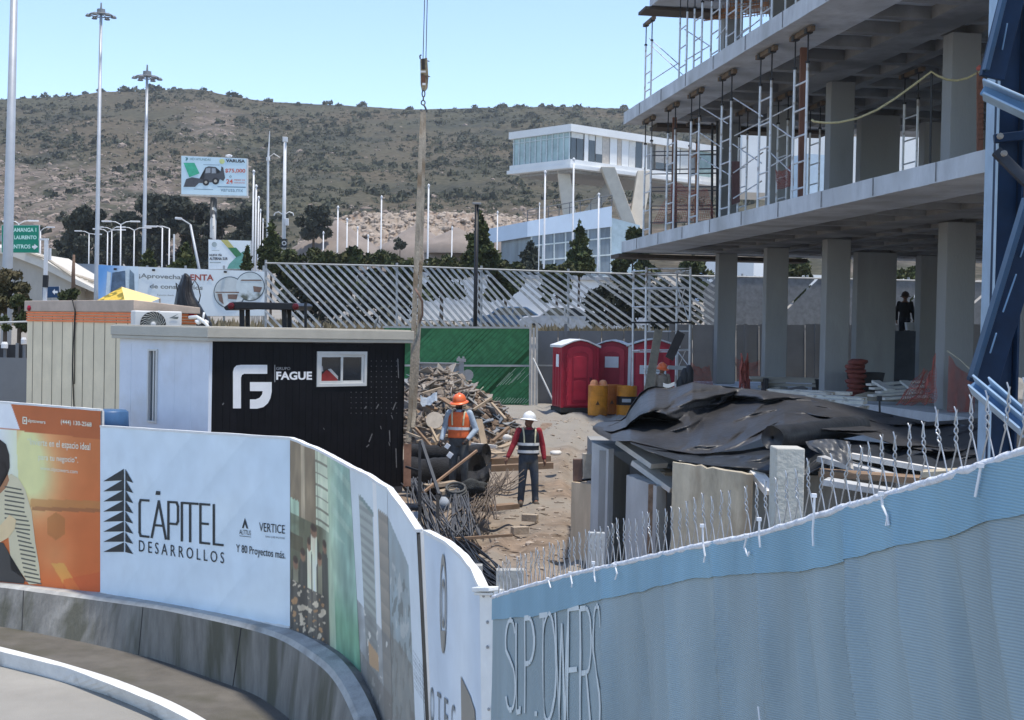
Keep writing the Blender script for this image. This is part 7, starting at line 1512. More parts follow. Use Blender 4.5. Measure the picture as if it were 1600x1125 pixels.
sk = T('tied_sack', 'dark grey rope-tied sack slumped below the hollow fabric roll', 'sack', tuple(W(732, 775, 23.4))); sk.part('sack', MB().rock(W(740, 760, 23.4), (.22, .18, .13), 3, sub=3), mat('dark grey sacking', (.045, .047, .045), var=.4, scale=12, rough=.95, bump=.8, bscale=60), smooth=True)
for i in range(3): sk.part('rope_turn', MB().tube([W(712+15*cos(a)+i, 762+i*4+8*sin(a), 23.1-.12*sin(a)) for a in [2*pi*k/14 for k in range(15)]], .022, 6), mat('grey rope', (.10, .10, .095), var=.3, scale=30, rough=.95), smooth=True)
for (x, y, s), l_ in (((703, 711, .09), 'white plastic tag on the black fabric roll'), ((699, 697, .08), 'white tag beside the glove of the worker in orange')): single('white_tag', MB().box(W(x, y, 24.6), (s, .02, s*1.1), Matrix.Rotation(.6, 3, 'Y')), mat('bright tag', (.82, .82, .82)), l_, 'tag', bevel=.005)
def rods(name, label, cat, A0, A1, n, r, spread0, spread1, m_, seed, bow=.05):
    rnd = random.Random(seed); m = MB(); a = W(*A0); b = W(*A1)
    for i in range(n):
        o0 = V((rnd.gauss(0, spread0), rnd.gauss(0, spread0), rnd.gauss(0, spread0*.5))); o1 = V((rnd.gauss(0, spread1), rnd.gauss(0, spread1), rnd.gauss(0, spread1*.3))); w_ = V((rnd.gauss(0, bow), rnd.gauss(0, bow), rnd.gauss(0, bow*.5)))
        P = [a.lerp(b, q)+o0*(1-q)+o1*q+w_*sin(pi*q) for q in (0, .25, .5, .75, 1)]; m.tube(P, r, 5)
    return single(name, m, m_, label, cat, 'bundles of rods', smooth=True)
rbk = mat('grey rebar', (.105, .11, .12), var=.35, scale=8, rough=.6, met=.3); rbr = mat('brown rods', (.125, .10, .08), var=.4, scale=8, rough=.85)
rods('rebar_bundle', 'grey rebar bundle splaying out below the rope-tied sack', 'rebar', (716, 768, 23.2), (722, 838, 21.6), 46, .011, .07, .16, rbk, 1, .05); rods('rebar_bundle', 'grey rebar bundle beside the cabin steps', 'rebar', (648, 752, 23.5), (690, 842, 21.4), 44, .011, .10, .14, rbk, 2, .06); rods('rod_bundle', 'brown rods fanning out right of the rebar below the fabric flap', 'rods', (766, 762, 24.2), (736, 812, 22.2), 40, .010, .10, .22, rbr, 3, .07)
rods('rod_bundle', 'upright thin brown rods standing beside the fabric flap', 'rods', (790, 742, 25.5), (772, 770, 25), 26, .008, .16, .12, rbr, 5, .03)
single('black_rods', (lambda m: m)(MB().join(sum_ if False else MB())), rbk) if False else None
rods('rod_bundle', 'long black rods running along the ground behind the white hoarding corner', 'rods', (706, 846, 21.0), (786, 928, 17.2), 40, .014, .12, .16, mat('black rods', (.022, .024, .028), var=.5, scale=6, rough=.5, met=.2), 6, .04)
p = W(695, 838, 21.0); single('dark_soil', MB().rock((p.x, p.y, .02), (.55, .45, .14), 4, sub=3), mat('dark soil', (.045, .032, .026), var=.4, scale=9, rough=1, bump=.8), 'patch of dark damp soil under the rebar ends', 'soil', smooth=True)
stick(653, 776, 745, 704, 22.9, 24.2, .035, .035, mat('tool handle', (.30, .19, .12), var=.2, scale=6, rough=.8), 'long wooden tool handle leaning across the black rolls', None, 'tool_handle', 'tool')
for i, (x0, y0, x1, y1, l_) in enumerate(((664, 760, 712, 754, 'beige broken board in front of the black rolls, the upper one'), (686, 770, 716, 764, 'beige broken board in front of the black rolls, the lower one'))): stick(x0, y0, x1, y1, 23.3-.2*i, 23.5-.2*i, .2, .06, wood, l_)
single('grey_rag', MB().rock(W(694, 790, 22.8), (.09, .09, .13), 5, sub=2), mat('grey rag', (.30, .33, .36), var=.3, scale=9), 'pale grey rag hanging in the rods', 'rag', smooth=True)
st_ = T('cabin_steps', 'black steel entrance steps with a rusty side rail at the end of the office cabin', 'steps', tuple(W(645, 850, 21.6))); bs = mat('black step steel', (.012, .012, .013), rough=.6, var=.4)
for x0, x1, y, d in ((622, 659, 792, 22.2), (634, 652, 836, 21.3)): a = W(x0, y, d); b = W(x1, y, d); st_.part('tread', MB().box((a+b)/2, ((b-a).length, .55, .05)), bs)
for (a, b, w_) in (((656, 690), (655, 790), .045), ((684, 772), (684, 842), .05), ((656, 735), (656, 830), .05)): st_.part('rail_post', MB().beam(W(*a, 22.1), W(*b, 21.8), w_, w_), bs)
st_.part('diagonal_rail', MB().beam(W(658, 688, 22.3), W(686, 772, 21.7), .05, .03), mat('blue black rail', (.03, .04, .055), rough=.5)); st_.part('cross_rail', MB().beam(W(634, 729, 22.3), W(658, 737, 22.2), .04, .03), bs); st_.part('handle_rail', MB().beam(W(635, 676, 22.6), W(656, 684, 22.3), .035, .035), wood)
st_.part('rusty_panel', MB().beam(W(637, 694, 22.8), W(636, 760, 22.6), .12, .03), mat('rusty steel', (.16, .085, .055), var=.4, scale=6, rough=.9)); st_.part('stringer', MB().beam(W(640, 850, 21.5), W(646, 800, 21.9), .16, .03), mat('grey stringer', (.26, .27, .28)))
# ================================================================ crane hook and slings
hk = T('crane_hook', 'weathered crane hook block hanging on two steel cables', 'crane hook', tuple(W(661, 168, 26)))
for x0, x1 in ((663.5, 661), (667.5, 665.5)): hk.part('cable', MB().tube([W(x0+1.5, -60, 26), W(x1, 92, 26)], .009, 6), mat('crane cable', (.13, .13, .14), met=.4, rough=.5))
tan = mat('grimy hook paint', (.34, .27, .17), var=.4, scale=9, rough=.7, col2=(.07, .05, .04), s2=6); dkb = mat('greasy sheave', (.035, .025, .02), rough=.6, var=.4)
for o_ in (-.065, .065): hk.part('cheek_plate', MB().extr([W(x, y, 26)+V((o_ if False else 0, 0, 0)) for x, y in ((656.5, 92), (667.5, 90), (669.5, 120), (668, 138), (664, 143), (659, 142), (657, 132))], V((0, .03, 0))) if o_ < 0 else MB().extr([W(x, y, 26.13) for x, y in ((656.5, 92), (667.5, 90), (669.5, 120), (668, 138), (664, 143), (659, 142), (657, 132))], V((0, .03, 0))), tan, bevel=.01)
hk.part('sheave', MB().beam(W(661, 92, 25.98), W(661.5, 108, 25.98), .06, .03), dkb); hk.part('sheave', MB().beam(W(661.3, 118, 25.98), W(661.8, 130, 25.98), .07, .03), mat('rust block', (.14, .07, .045), var=.4, scale=9, rough=.8)); hk.part('pale_plate', MB().box(W(661, 112, 25.97), (.10, .02, .035)), whp)
hk.part('pale_plate', MB().box(W(662.5, 131.5, 25.97), (.06, .02, .04)), mat('bright plate', (.78, .76, .72))); hk.part('cotter', MB().tube([W(656.5, 92, 25.98), W(656, 87, 25.98), W(658.5, 85.5, 25.98)], .014, 5).tube([W(668, 95, 26), W(671, 96, 26)], .01, 5).tube([W(669, 119, 26), W(672, 120, 26)], .01, 5), dkb)
m = MB()
for cx_, cy_, rx_, ry_ in ((661.7, 146.5, 2.2, 5), (661.2, 160.5, 3, 3.6)): m.tube([W(cx_+rx_*cos(a), cy_+ry_*sin(a), 26) for a in [2*pi*k/16 for k in range(17)]], .013, 6)
m.tube([W(661.5, 150, 26), W(661.3, 157, 26)], .014, 6); m.tube([W(662, 163, 26), W(664.5, 168, 26), W(667, 174, 26), W(663, 177, 26), W(657, 171, 26)], .02, 6); hk.part('hook', m, mat('hook steel', (.10, .10, .10), met=.5, rough=.5), smooth=True)
slm = mat('tan webbing', (.30, .26, .205), var=.35, scale=7, rough=.95, bump=.5, bscale=50, stretch=(1, 1, .4), col2=(.20, .15, .10), s2=3)
for pts, lb, w_ in (([(660.5, 172), (658, 215), (655, 300), (651, 400), (647, 500), (645, 570), (642, 640), (638, 690)], 'long tan lifting sling hanging from the crane hook, the one ending beside the cabin', .095), ([(663.5, 172), (663, 215), (661, 300), (658, 400), (655, 500), (652, 570), (648, 640), (645, 668)], 'narrower tan lifting sling hanging from the crane hook on the heap side', .07)):
    m = MB(); P = [W(x, y, 26-.9*(i/7)) for i, (x, y) in enumerate(pts)]
    for a, b in zip(P, P[1:]): m.beam(a, b+(b-a)*.01, w_*(.75+.25*min(1, (172-172+P.index(a))/4)), .02, up=V((0, 1, 0)))
    single('lifting_sling', m, slm, lb, 'sling', 'slings under the crane hook')
single('sling_strap', MB().tube([W(649, 452, 25.4), W(654, 460, 25.2), W(660, 472, 25.3), (W(660, 492, 25.4)), W(655, 506, 25.5), W(650, 512, 25.5)], .022, 6), mat('rust strap', (.19, .12, .09), var=.3, scale=8, rough=.9), 'brown strap looped round the slings above the cabin roof corner', 'strap', smooth=True)
# ================================================================ stacked slabs under black sheeting
def upslab(x0, x1, yl, yr, d0, d1, th, m_, label, zb=.0, name='concrete_block', cat='slab', rough=0):
    a = W(x0, yl, d0); b = W(x1, yr, d1); t_ = V((b.x-a.x, b.y-a.y, 0)).normalized(); n_ = V((-t_.y, t_.x, 0)); K = 14; top = []; 
    for i in range(K+1):
        p = a.lerp(b, i/K); p.z += rough*noise.noise(V((i*.9, x0, 0))) if 0 < i < K else 0; top.append(p)
    m = MB(); f = top; bk = [p+n_*th for p in top]; fl = [V((p.x, p.y, zb)) for p in top]; bl_ = [V((p.x, p.y, zb)) for p in bk]; n1_ = K+1
    m.add(f+bk+fl+bl_, [(2*n1_+i, 2*n1_+i+1, i+1, i) for i in range(K)]+[(i, i+1, n1_+i+1, n1_+i) for i in range(K)]+[(n1_+i, n1_+i+1, 3*n1_+i+1, 3*n1_+i) for i in range(K)]+[(2*n1_, 0, n1_, 3*n1_), (K, 2*n1_+K, 3*n1_+K, n1_+K)])
    return single(name, m, m_, label, cat, 'upright slabs under the black sheeting')
sg1 = mat('slab grey', (.47, .475, .47), var=.22, scale=2.2, rough=.9, bump=.3, bscale=25, stretch=(1, 1, .25), col2=(.36, .36, .355), s2=1.6); sg2 = mat('slab dark grey', (.29, .29, .28), var=.22, scale=2.2, rough=.9, bump=.3, stretch=(1, 1, .25)); sg3 = mat('slab mottled', (.47, .42, .32), var=.3, scale=3, rough=.95, bump=.5, stretch=(1, 1, .3), col2=(.27, .215, .15), s2=1.8); tanw = mat('formwork timber', (.62, .48, .33), var=.25, scale=4, rough=.9, bump=.3, stretch=(1, 1, .15)); rbw = mat('red brown block', (.15, .095, .075), var=.3, scale=6, rough=.9)
upslab(925, 951, 691, 702, 19.5, 19.3, .12, sg1, 'tall grey slab edge at the front corner of the sheeted stack'); upslab(949.5, 984, 704, 727, 19.32, 20.2, .12, sg2, 'dark grey slab receding behind the tall front corner slab'); upslab(979, 1026, 742, 760, 18.9, 18.6, .24, sg1, 'smooth grey slab standing low in front of the stack', rough=.015); upslab(1024.5, 1042, 757, 766, 18.62, 19.1, .1, mat('slab broken edge', (.21, .145, .10), var=.4, scale=9, rough=1, bump=.8), 'rough brown broken slab end beside the smooth low slab', rough=.05); upslab(1051, 1176, 722, 742, 18.2, 18.0, .22, sg3, 'wide mottled brown slab with a chipped top edge', rough=.04); upslab(1168, 1208, 752, 748, 18.9, 19.2, .2, sg2, 'dark slab in the gap left of the cream concrete post', rough=.05)
upslab(893, 925, 753, 757, 19.9, 19.7, .14, tanw, 'tan timber formwork post at the near end of the stack', name='formwork_post', cat='formwork'); 
a = W(902.5, 735, 20.0); single('timber_block', MB().beam(W(902.5, 751, 20.0), W(902.5, 717, 20.0), .13, .13), rbw, 'red brown timber block on top of the tan formwork post', 'block', bevel=.006); single('timber_block', MB().beam(W(918, 747, 19.95), W(918, 708, 19.95), .14, .14), mat('beige block', (.42, .37, .30), var=.2, scale=7, rough=.95, bump=.4), 'beige rough block beside the red brown timber block', 'block', bevel=.01); single('dark_gap_board', MB().beam(W(896, 752, 20.1), W(926, 748, 20.1), .1, .03), drk, 'thin dark board between the timber blocks and the formwork post', 'board')
a = W(931, 860, 14.5); single('stub_post', MB().beam(W(930, 900, 13.8), W(932, 832, 13.8), .16, .12), mat('pale stub', (.40, .41, .40), var=.15, scale=6), 'pale grey stub post between the wire tips before the tall slab', 'post', 'posts behind the hoarding')
core = MB()
for x0, x1, yt, d in ((935, 1060, 705, 20.6), (1050, 1240, 735, 19.6), (1230, 1420, 742, 19.2), (1400, 1640, 742, 18.4)):
    mb_, pts_, z0_, z1_ = boxpx(x0, x1, yt, yt+100, d, d, 3.0, zb=.0); core.join(mb_)
single('slab_stack', core, sg2, 'stack of dark concrete slabs lying hidden beneath the black sheeting', 'slab stack')
for i, (x0, y0, x1, y1, d0, d1, w_, m_, l_) in enumerate(((975, 690, 1030, 728, 19.6, 19.0, .3, whp, 'dusty white board slipping out under the sheeting near the front corner'), (1000, 722, 1060, 765, 19.2, 18.7, .35, whp, 'white board lying on the smooth low slab'), (1015, 732, 1052, 742, 19.4, 19.0, .3, wood, 'pale timber offcut on the stack by the white boards'), (1285, 716, 1420, 752, 18.4, 17.6, .3, sg1, 'grey board poking out under the sheeting beside the cream post'), (1280, 738, 1480, 752, 17.6, 17.2, .4, wood2, 'brown board edge below the sheeting behind the wire tips'), (1290, 752, 1430, 775, 17.0, 16.6, .35, sg1, 'grey slab edge low behind the wire tips'), (1180, 738, 1206, 770, 18.3, 18, .2, whp, 'white scrap board by the cream post'), (1330, 712, 1500, 742, 18.2, 17.5, .12, whp, 'pale pipe-like bar under the sheeting'), (1440, 740, 1560, 735, 17.3, 17, .4, sg3, 'mottled board at the far right under the sheeting'))): stick(x0, y0, x1, y1, d0, d1, w_, .07, m_, l_)
sheet = mat('black sheeting', (.030, .030, .032), var=.4, scale=1.6, rough=.46, bump=.55, bscale=9, spec=.42)
def facets(seed, nx, ny):
    r = random.Random(seed); g = {}
    for i in range(-2, nx+4):
        for j in range(-2, ny+4): g[i, j] = (i+r.uniform(-.38, .38), j+r.uniform(-.38, .38), r.uniform(-1, 1))
    def f(u, v):
        "height over a jittered, triangulated lattice: flat facets with sharp creases"
        x = u*nx; y = v*ny; i0 = int(math.floor(x)); j0 = int(math.floor(y))
        for i in range(i0-1, i0+2):
            for j in range(j0-1, j0+2):
                for tri in (((i, j), (i+1, j), (i+1, j+1)), ((i, j), (i+1, j+1), (i, j+1))):
                    if any(k not in g for k in tri): continue
                    (x1, y1, h1), (x2, y2, h2), (x3, y3, h3) = [g[k] for k in tri]; D = (y2-y3)*(x1-x3)+(x3-x2)*(y1-y3)
                    if abs(D) < 1e-9: continue
                    a = ((y2-y3)*(x-x3)+(x3-x2)*(y-y3))/D; b = ((y3-y1)*(x-x3)+(x1-x3)*(y-y3))/D; c = 1-a-b
                    if a >= -1e-6 and b >= -1e-6 and c >= -1e-6: return a*h1+b*h2+c*h3
        return 0
    return f
def sheeting(HI, LO, x0, x1, dh, dl, nu, nv, seed, amp, curl=.12, nx=11, ny=3):
    f1 = facets(seed, nx, ny); f2 = facets(seed+1, nx*2+3, ny*2+1); f3 = facets(seed+2, nx*5, ny*4)
    def f(a, b):
        x = x0+(x1-x0)*a; yh = lerp_tab(HI, x); yl = lerp_tab(LO, x); e = sin(pi*min(1, max(0, b)))**.5; s_ = a+b*.05
        k1 = f1(s_, b); k2 = f2(a-b*.04, b); k3 = f3(a, b)+.5*noise.noise(V((x*.08, b*9, seed)))
        y = yl+(yh-yl)*b+e*amp*(10*k1+5*k2+1.2*k3); d = dl+(dh-dl)*b**.9-e*amp*(1.6*k1+.7*k2+.12*k3)
        if b < .1: d += curl*(1-b/.1)**2*.6
        return W(x, y, d)
    return MB().grid(nu, nv, f)
HI = [(926, 668), (934, 661), (950, 658), (970, 656), (978, 650), (985, 635), (1000, 614), (1012, 606), (1024, 603), (1045, 606), (1060, 604), (1082, 597), (1100, 600), (1130, 603), (1200, 611), (1260, 619), (1330, 634), (1400, 649), (1450, 659), (1500, 656), (1660, 640)]
LO = [(926, 671), (934, 678), (955, 689), (985, 689), (1040, 702), (1085, 709), (1110, 708), (1150, 701), (1200, 682), (1225, 672), (1290, 672), (1350, 680), (1400, 696), (1500, 712), (1660, 700)]
single('black_sheeting', sheeting(HI, LO, 926, 1650, 22.6, 19.0, 320, 70, 13, .8, nx=9, ny=3), sheet, 'large crumpled black plastic sheet draped over the slab stack', 'plastic sheet', smooth=True)
HI2 = [(985, 690), (1040, 700), (1100, 708), (1160, 704), (1230, 690), (1300, 684), (1400, 694), (1500, 704), (1660, 694)]; LO2 = [(985, 693), (1012, 705), (1060, 720), (1110, 727), (1170, 733), (1205, 742), (1250, 748), (1300, 722), (1360, 716), (1420, 728), (1500, 736), (1660, 720)]
single('black_sheeting', sheeting(HI2, LO2, 985, 1650, 19.4, 18.2, 220, 24, 8, .2, nx=16, ny=2), mat('blue black sheeting', (.026, .030, .036), var=.4, scale=1.6, rough=.35, bump=.25, bscale=6, spec=.5), 'lower blue black plastic sheet hanging in folds over the mottled slab', 'plastic sheet', smooth=True)
single('sheeting_roll', roll(W(1206, 684, 18.0), W(1345, 664, 20.5), .15, .03, seed=9), mat('rolled sheeting', (.022, .025, .03), var=.4, scale=3, rough=.4, bump=.3), 'rolled up edge of black sheeting above the cream concrete post', 'plastic roll', smooth=True)
single('sheeting_flap', MB().grid(20, 8, lambda a, b: W(1258+70*a+6*b, 690-4*sin(a*pi)+(34*a**.8)*b+10*b, 17.6-.3*b+.1*noise.noise(V((a*6, b*3, 3))))), mat('grey sheeting flap', (.05, .055, .062), var=.4, scale=3, rough=.4, bump=.3), 'torn grey flap of plastic sheet hanging right of the cream post', 'plastic sheet', smooth=True)
single('white_sheet_scrap', MB().grid(6, 4, lambda a, b: W(1036+18*a, 598+6*b+2*sin(a*4), 22.5)), whp, 'small white scrap on the crest of the black sheeting', 'scrap')
# ================================================================ people
def remesh(mb, vox, it=4):
    me = mb.mesh('tmp'); o = bpy.data.objects.new('tmp', me); COL.objects.link(o); r = o.modifiers.new('r', 'REMESH'); r.mode = 'VOXEL'; r.voxel_size = vox
    s = o.modifiers.new('s', 'SMOOTH'); s.iterations = it; s.factor = .5
    dg = bpy.context.evaluated_depsgraph_get(); m2 = bpy.data.meshes.new_from_object(o.evaluated_get(dg)); out = MB(); out.v = [v.co.copy() for v in m2.vertices]; out.f = [tuple(p.vertices) for p in m2.polygons]
    bpy.data.objects.remove(o); bpy.data.meshes.remove(me); bpy.data.meshes.remove(m2); return out
def ball(m, c, r, sc_=(1, 1, 1)):
    prof = [(max(.001, r*sin(pi*i/10)), -r*cos(pi*i/10)) for i in range(11)]; t = MB().lathe(prof, (0, 0, 0), n=14); return m.add([V((v.x*sc_[0], v.y*sc_[1], v.z*sc_[2]))+V(c) for v in t.v], t.f)
def limb(m, a, b, ra, rb): m.tube([V(a), V(a).lerp(V(b), .5), V(b)], [ra, (ra+rb)/2*1.04, rb], 12); ball(m, a, ra); ball(m, b, rb); return m
def loft(m, rings):
    n = 20; vs = []; 
    for c, rx, ry in rings: vs += [V((c[0]+rx*cos(2*pi*k/n), c[1]+ry*sin(2*pi*k/n), c[2])) for k in range(n)]
    fs = [(i*n+k, i*n+(k+1) % n, (i+1)*n+(k+1) % n, (i+1)*n+k) for i in range(len(rings)-1) for k in range(n)]+[tuple(range(n-1, -1, -1)), tuple(range((len(rings)-1)*n, len(rings)*n))]; return m.add(vs, fs)
def person(label, loc, rz, J, skin, shirt, vest, trous, boots, helmet_m, head_yaw=0, head_pitch=0, bands=None, beard=False, glove=None, belt=None):
    "figure facing -Y in its own frame"
    t = T('person', label, 'person', loc, None, rz); R = Matrix.Translation(V(loc)) @ Matrix.Rotation(rz, 4, 'Z'); wv = lambda mb: MB().add([R @ v for v in mb.v], mb.f)
    hip = {s: V((s*.088, .0, .90)) for s in (-1, 1)}; tr = J.get('twist', 0)
    sh = {s: V((s*.185, J.get('lean', 0)*-.02, 1.395)) for s in (-1, 1)}; el, wr_, kn, an = J['el'], J['wr'], J['kn'], J['an']; el = {s: V(el[s]) for s in el}; wr_ = {s: V(wr_[s]) for s in wr_}; kn = {s: V(kn[s]) for s in kn}; an = {s: V(an[s]) for s in an}
    Rh = Matrix.Rotation(head_yaw, 3, 'Z') @ Matrix.Rotation(head_pitch, 3, 'X'); hc_ = V((0, -.015, 1.585)); H = lambda p: hc_+Rh @ V(p)
    b = MB(); torso = [((0, 0, .84), .15, .11), ((0, 0, .95), .165, .115), ((0, 0, 1.08), .15, .105), ((0, 0, 1.22), .165, .112), ((0, 0, 1.34), .18, .112), ((0, .005, 1.42), .13, .085), ((0, .0, 1.46), .062, .062)]
    loft(b, torso); b.tube([(0, .005, 1.42), (0, -.005, 1.52)], .056, 12)
    hb = MB(); ball(hb, (0, .012, .03), .1, (.82, .98, 1.08)); ball(hb, (0, -.03, -.055), .068, (.88, .95, 1)); ball(hb, (0, -.092, -.012), .016, (1, 1.1, 1.6)); ball(hb, (0, -.098, -.028), .016, (1.2, 1, .8)); ball(hb, (0, -.085, -.062), .018, (1.6, .7, .6))
    for s in (-1, 1): ball(hb, (s*.083, .012, -.005), .026, (.45, .8, 1.25)); ball(hb, (s*.034, -.074, .02), .018, (1.3, .7, .55))
    b.add([H(v) for v in hb.v], hb.f)
    for s in (-1, 1):
        limb(b, sh[s], el[s], .052, .042); limb(b, el[s], wr_[s], .041, .027); limb(b, hip[s], kn[s], .082, .054); limb(b, kn[s], an[s], .052, .036)
        d_ = (wr_[s]-el[s]).normalized(); side = V((0, -1, 0)) if abs(d_.y) < .8 else V((0, 0, 1)); w_ax = d_.cross(side).normalized(); side = w_ax.cross(d_).normalized()
        pc = wr_[s]+d_*.05; limb(b, wr_[s], pc+d_*.03, .026, .031); 
        for k, (o_, ln) in enumerate(((-.03, .060), (-.010, .072), (.010, .068), (.029, .052))):
            f0 = pc+d_*.035+side*o_*-1; f1 = f0+d_*ln*.55+w_ax*s*.008; f2 = f1+d_*ln*.35+w_ax*s*.026; b.tube([f0, f1, f2], [.0105, .0095, .008], 7)
        th0 = wr_[s]+d_*.03+side*.025; b.tube([th0, th0+d_*.03+side*.026, th0+d_*.055+side*.030], [.013, .0115, .009], 7)
        toe = an[s]+V((s*.02, -.15, -.05)); limb(b, an[s], toe, .04, .035)
    t.part('body', wv(remesh(b, .0105, 3)), skin, smooth=True)
    c = MB(); loft(c, [((x, y, z), rx+.014, ry+.014) for (x, y, z), rx, ry in torso[1:-1]])
    for s in (-1, 1): limb(c, sh[s], el[s], .066, .056); limb(c, el[s], el[s].lerp(wr_[s], .93), .056, .042)
    loft(c, [((0, 0, 1.40), .085, .08), ((0, -.004, 1.465), .07, .07)]); t.part('shirt', wv(remesh(c, .013, 3)), shirt, smooth=True)
    if vest: 
        c = MB(); loft(c, [((x, y, z), rx+.034+(.012 if z < 1.3 else -.012), ry+.036) for (x, y, z), rx, ry in torso[1:6]]); vp = t.part('vest', wv(remesh(c, .014, 3)), vest, smooth=True)
        for z in (bands or ()):
            i = max(k for k in range(len(torso)) if torso[k][0][2] <= z); a0, a1 = torso[i], torso[min(i+1, len(torso)-1)]; u = (z-a0[0][2])/max(.01, a1[0][2]-a0[0][2]); rx = a0[1]+(a1[1]-a0[1])*u+.0465; ry = a0[2]+(a1[2]-a0[2])*u+.0385
            n = 28; m = MB(); m.add([V((rx*k2*cos(2*pi*k/n), ry*k2*sin(2*pi*k/n), z+dz)) for dz, k2 in ((-.026, .97), (-.025, 1.012), (.025, 1.012), (.026, .97)) for k in range(n)], [(r*n+k, r*n+(k+1) % n, (r+1)*n+(k+1) % n, (r+1)*n+k) for r in range(3) for k in range(n)]); t.part('reflective_band', wv(m), mat('reflective band', (.80, .80, .76), rough=.4), parent=vp)
        for s in (-1, 1): t.part('shoulder_band', wv(MB().tube([(s*.10, -.156, 1.18), (s*.105, -.150, 1.30), (s*.115, -.115, 1.40), (s*.115, -.04, 1.445), (s*.115, .04, 1.44)], .016, 6)), mat('yellow grey band', (.60, .56, .36), rough=.5), parent=vp)
    c = MB(); loft(c, [((0, 0, .80), .15, .112), ((0, 0, .90), .178, .128), ((0, 0, .99), .172, .126)])
    for s in (-1, 1): limb(c, hip[s], kn[s], .098, .076); limb(c, kn[s], an[s]+V((0, .005, .02)), .074, .060); limb(c, an[s]+V((0, 0, .05)), an[s]+V((0, 0, .02)), .066, .068)
    t.part('trousers', wv(remesh(c, .0135, 3)), trous, smooth=True)
    if belt: loft_ = loft(MB(), [((0, 0, .955), .196, .150), ((0, 0, 1.005), .193, .148)]); t.part('belt', wv(loft_), belt)
    for s in (-1, 1):
        c = MB(); limb(c, an[s]+V((0, .01, .05)), an[s]+V((0, .005, -.035)), .056, .058); limb(c, an[s]+V((0, .02, -.04)), an[s]+V((s*.02, -.17, -.05)), .052, .046); t.part('boot', wv(remesh(c, .013, 3)), boots, smooth=True)
        if glove: c = MB(); d_ = (wr_[s]-el[s]).normalized(); limb(c, wr_[s]+d_*.0, wr_[s]+d_*.09, .034, .042); t.part('glove', wv(remesh(c, .012, 2)), glove, smooth=True)
    for s in (-1, 1): e_ = MB(); ball(e_, H((s*.034, -.083, .008)), .009); t.part('eye', wv(e_), mat('eye dark', (.01, .008, .007), rough=.3))
    hm = MB(); prof = [(.128, .02), (.130, .05), (.124, .09), (.104, .13), (.07, .158), (.03, .172), (.004, .174)]; l_ = MB().lathe(prof, n=24); hm.add([H((v.x*.94, v.y*1.08, v.z)) for v in l_.v], l_.f); hs = t.part('helmet', wv(hm), helmet_m, smooth=True)
    l_ = MB().lathe([(.126, .036), (.150, .026), (.178, .010), (.180, .004), (.150, .016), (.122, .024)], n=24); hm = MB().add([H((v.x*.95, v.y*1.06-.012, v.z)) for v in l_.v], l_.f); t.part('brim', wv(hm), helmet_m, parent=hs, smooth=True)
    hm = MB().tube([H((0, .13*cos(a), .02+.158*sin(a))) for a in [.15+i*(pi-.3)/10 for i in range(11)]], .012, 6); t.part('ridge', wv(hm), helmet_m, parent=hs, smooth=True)
    if beard: bm_2 = MB(); ball(bm_2, (0, -.036, -.075), .067, (.95, .95, .75)); l2 = MB().add([H(v) for v in bm_2.v], bm_2.f); t.part('beard', wv(l2), mat('dark beard', (.012, .009, .008), rough=.9), smooth=True)
    return t
sk1 = mat('brown skin', (.185, .095, .062), var=.12, scale=8, rough=.6); sk2 = mat('dark tanned skin', (.11, .055, .038), var=.12, scale=8, rough=.6)
jean = mat('worn jeans', (.050, .066, .088), var=.4, scale=5, rough=.9, bump=.3, bscale=18, col2=(.095, .095, .090), s2=3); boot = mat('dusty boots', (.085, .07, .055), var=.3, scale=9, rough=.9)
p = WZ(824, 789, .0)
person('worker in a white full-brim helmet, red shirt and dark reflective vest, looking to one side', (p.x, p.y, .0), radians(6), {'el': {-1: (-.29, -.02, 1.13), 1: (.265, .01, 1.12)}, 'wr': {-1: (-.40, -.10, .90), 1: (.295, -.06, .87)}, 'kn': {-1: (-.105, -.03, .49), 1: (.125, -.03, .49)}, 'an': {-1: (-.125, .02, .085), 1: (.145, -.02, .085)}}, sk1, mat('dark red shirt', (.27, .022, .032), var=.25, scale=7, rough=.85, bump=.3), mat('navy vest', (.026, .030, .036), var=.3, scale=7, rough=.8), jean, boot, mat('white helmet', (.80, .80, .78), rough=.3, spec=.5), head_yaw=radians(-42), head_pitch=radians(-8), bands=(1.01, 1.15), belt=mat('tool belt', (.05, .042, .035), rough=.8))
p = W(717, 690, 25.6); zf = W(716, 614, 25.6).z-1.76
person('worker in an orange helmet and orange reflective vest standing behind the black fabric rolls', (p.x, p.y, zf), radians(-8), {'el': {-1: (-.27, .03, 1.12), 1: (.31, .0, 1.10)}, 'wr': {-1: (-.30, -.13, .90), 1: (.19, -.20, .93)}, 'kn': {-1: (-.09, -.05, .49), 1: (.12, -.08, .48)}, 'an': {-1: (-.11, .0, .085), 1: (.13, -.02, .085)}}, sk2, mat('pale blue work shirt', (.36, .43, .50), var=.2, scale=7, rough=.85, bump=.3), mat('orange vest', (.80, .155, .045), var=.2, scale=7, rough=.7), mat('grey green jeans', (.075, .082, .085), var=.4, scale=5, rough=.9, bump=.3), boot, mat('orange helmet', (.80, .16, .05), rough=.35, spec=.5), head_yaw=radians(-18), head_pitch=radians(12), bands=(1.12,), beard=True, glove=mat('dark glove', (.03, .028, .028), rough=.9))
p = W(1414, 520, 43.3); zf = W(1408, 457, 43.3).z-1.72
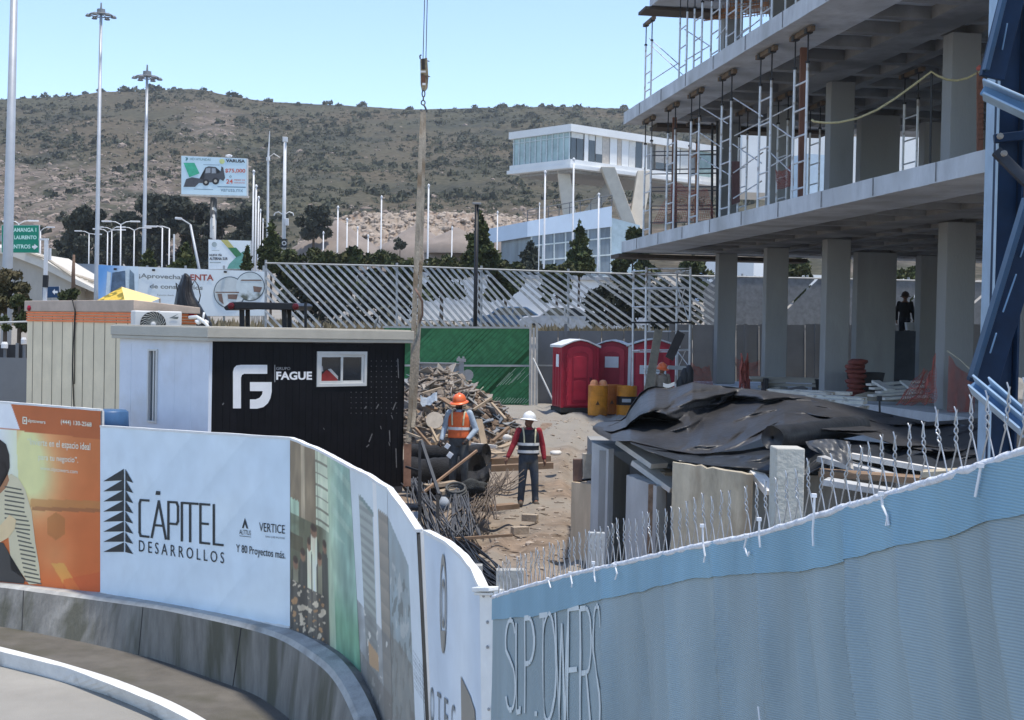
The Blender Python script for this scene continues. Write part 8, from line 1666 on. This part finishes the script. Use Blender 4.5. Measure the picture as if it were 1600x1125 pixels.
person('worker in dark clothes with a pale bucket on the raised trestle between the far columns', (p.x-.02, p.y, zf), radians(150), {'el': {-1: (-.24, -.03, 1.12), 1: (.25, .0, 1.12)}, 'wr': {-1: (-.25, -.12, .90), 1: (.27, -.1, .88)}, 'kn': {-1: (-.09, -.02, .49), 1: (.10, -.02, .49)}, 'an': {-1: (-.10, .0, .085), 1: (.11, .0, .085)}}, sk1, mat('black shirt', (.012, .012, .014), rough=.9), None, mat('dark trousers', (.016, .018, .024), rough=.9), boot, mat('dusty dark helmet', (.06, .035, .03), rough=.6))
q = V((p.x+.06, p.y-.3, zf+.72)); t = T('bucket', 'pale square bucket hanging beside the worker in dark clothes', 'bucket', tuple(q)); t.part('pail', MB().hexa([q+V((a*.1, b*.1, -.16)) for a, b in ((-1, -1), (1, -1), (1, 1), (-1, 1))], [q+V((a*.13, b*.13, .08)) for a, b in ((-1, -1), (1, -1), (1, 1), (-1, 1))]), mat('pale bucket', (.55, .56, .57))); t.part('handle', MB().tube([q+V((-.12, 0, .08)), q+V((0, 0, .2)), q+V((.12, 0, .08))], .01, 5), drk)
t = T('work_trestle', 'dark trestle platform carrying the worker between the far columns', 'trestle', (p.x, p.y, 1.77)); t.part('deck', MB().box((p.x, p.y, zf-.035), (1.3, .9, .06)), drk)
for sx in (-.55, .55):
    for sy in (-.38, .38): t.part('leg', MB().tube([(p.x+sx, p.y+sy, 1.77), (p.x+sx, p.y+sy, zf-.06)], .03, 6), drk)
single('dark_sheet', MB().prism([W(1399, 518, 42.3), W(1431, 518, 42.3), W(1431, 518, 42.3)+V((0, .06, 0)), W(1399, 518, 42.3)+V((0, .06, 0))], 1.765, W(1410, 517, 42.3).z), mat('dark slate sheet', (.055, .065, .085), var=.3, scale=2, rough=.7), 'dark slate sheet standing between the far columns in front of the worker in dark clothes', 'sheet')
p = W(1033, 620, 37.8); g_ = sz(p.x, p.y)
person('worker in an orange helmet half hidden behind the sheeting beside the scaffold tower', (p.x, p.y, W(1033, 566, 37.8).z-1.76), radians(25), {'el': {-1: (-.26, -.03, 1.12), 1: (.26, .0, 1.12)}, 'wr': {-1: (-.22, -.2, .98), 1: (.22, -.2, .96)}, 'kn': {-1: (-.09, -.02, .49), 1: (.10, -.02, .49)}, 'an': {-1: (-.10, .0, .085), 1: (.11, .0, .085)}}, sk1, mat('stone shirt', (.34, .29, .24), var=.3, scale=7, rough=.9), None, mat('dark trousers', (.016, .018, .024), rough=.9), boot, mat('orange helmet', (.80, .16, .05), rough=.35, spec=.5), head_pitch=radians(14))
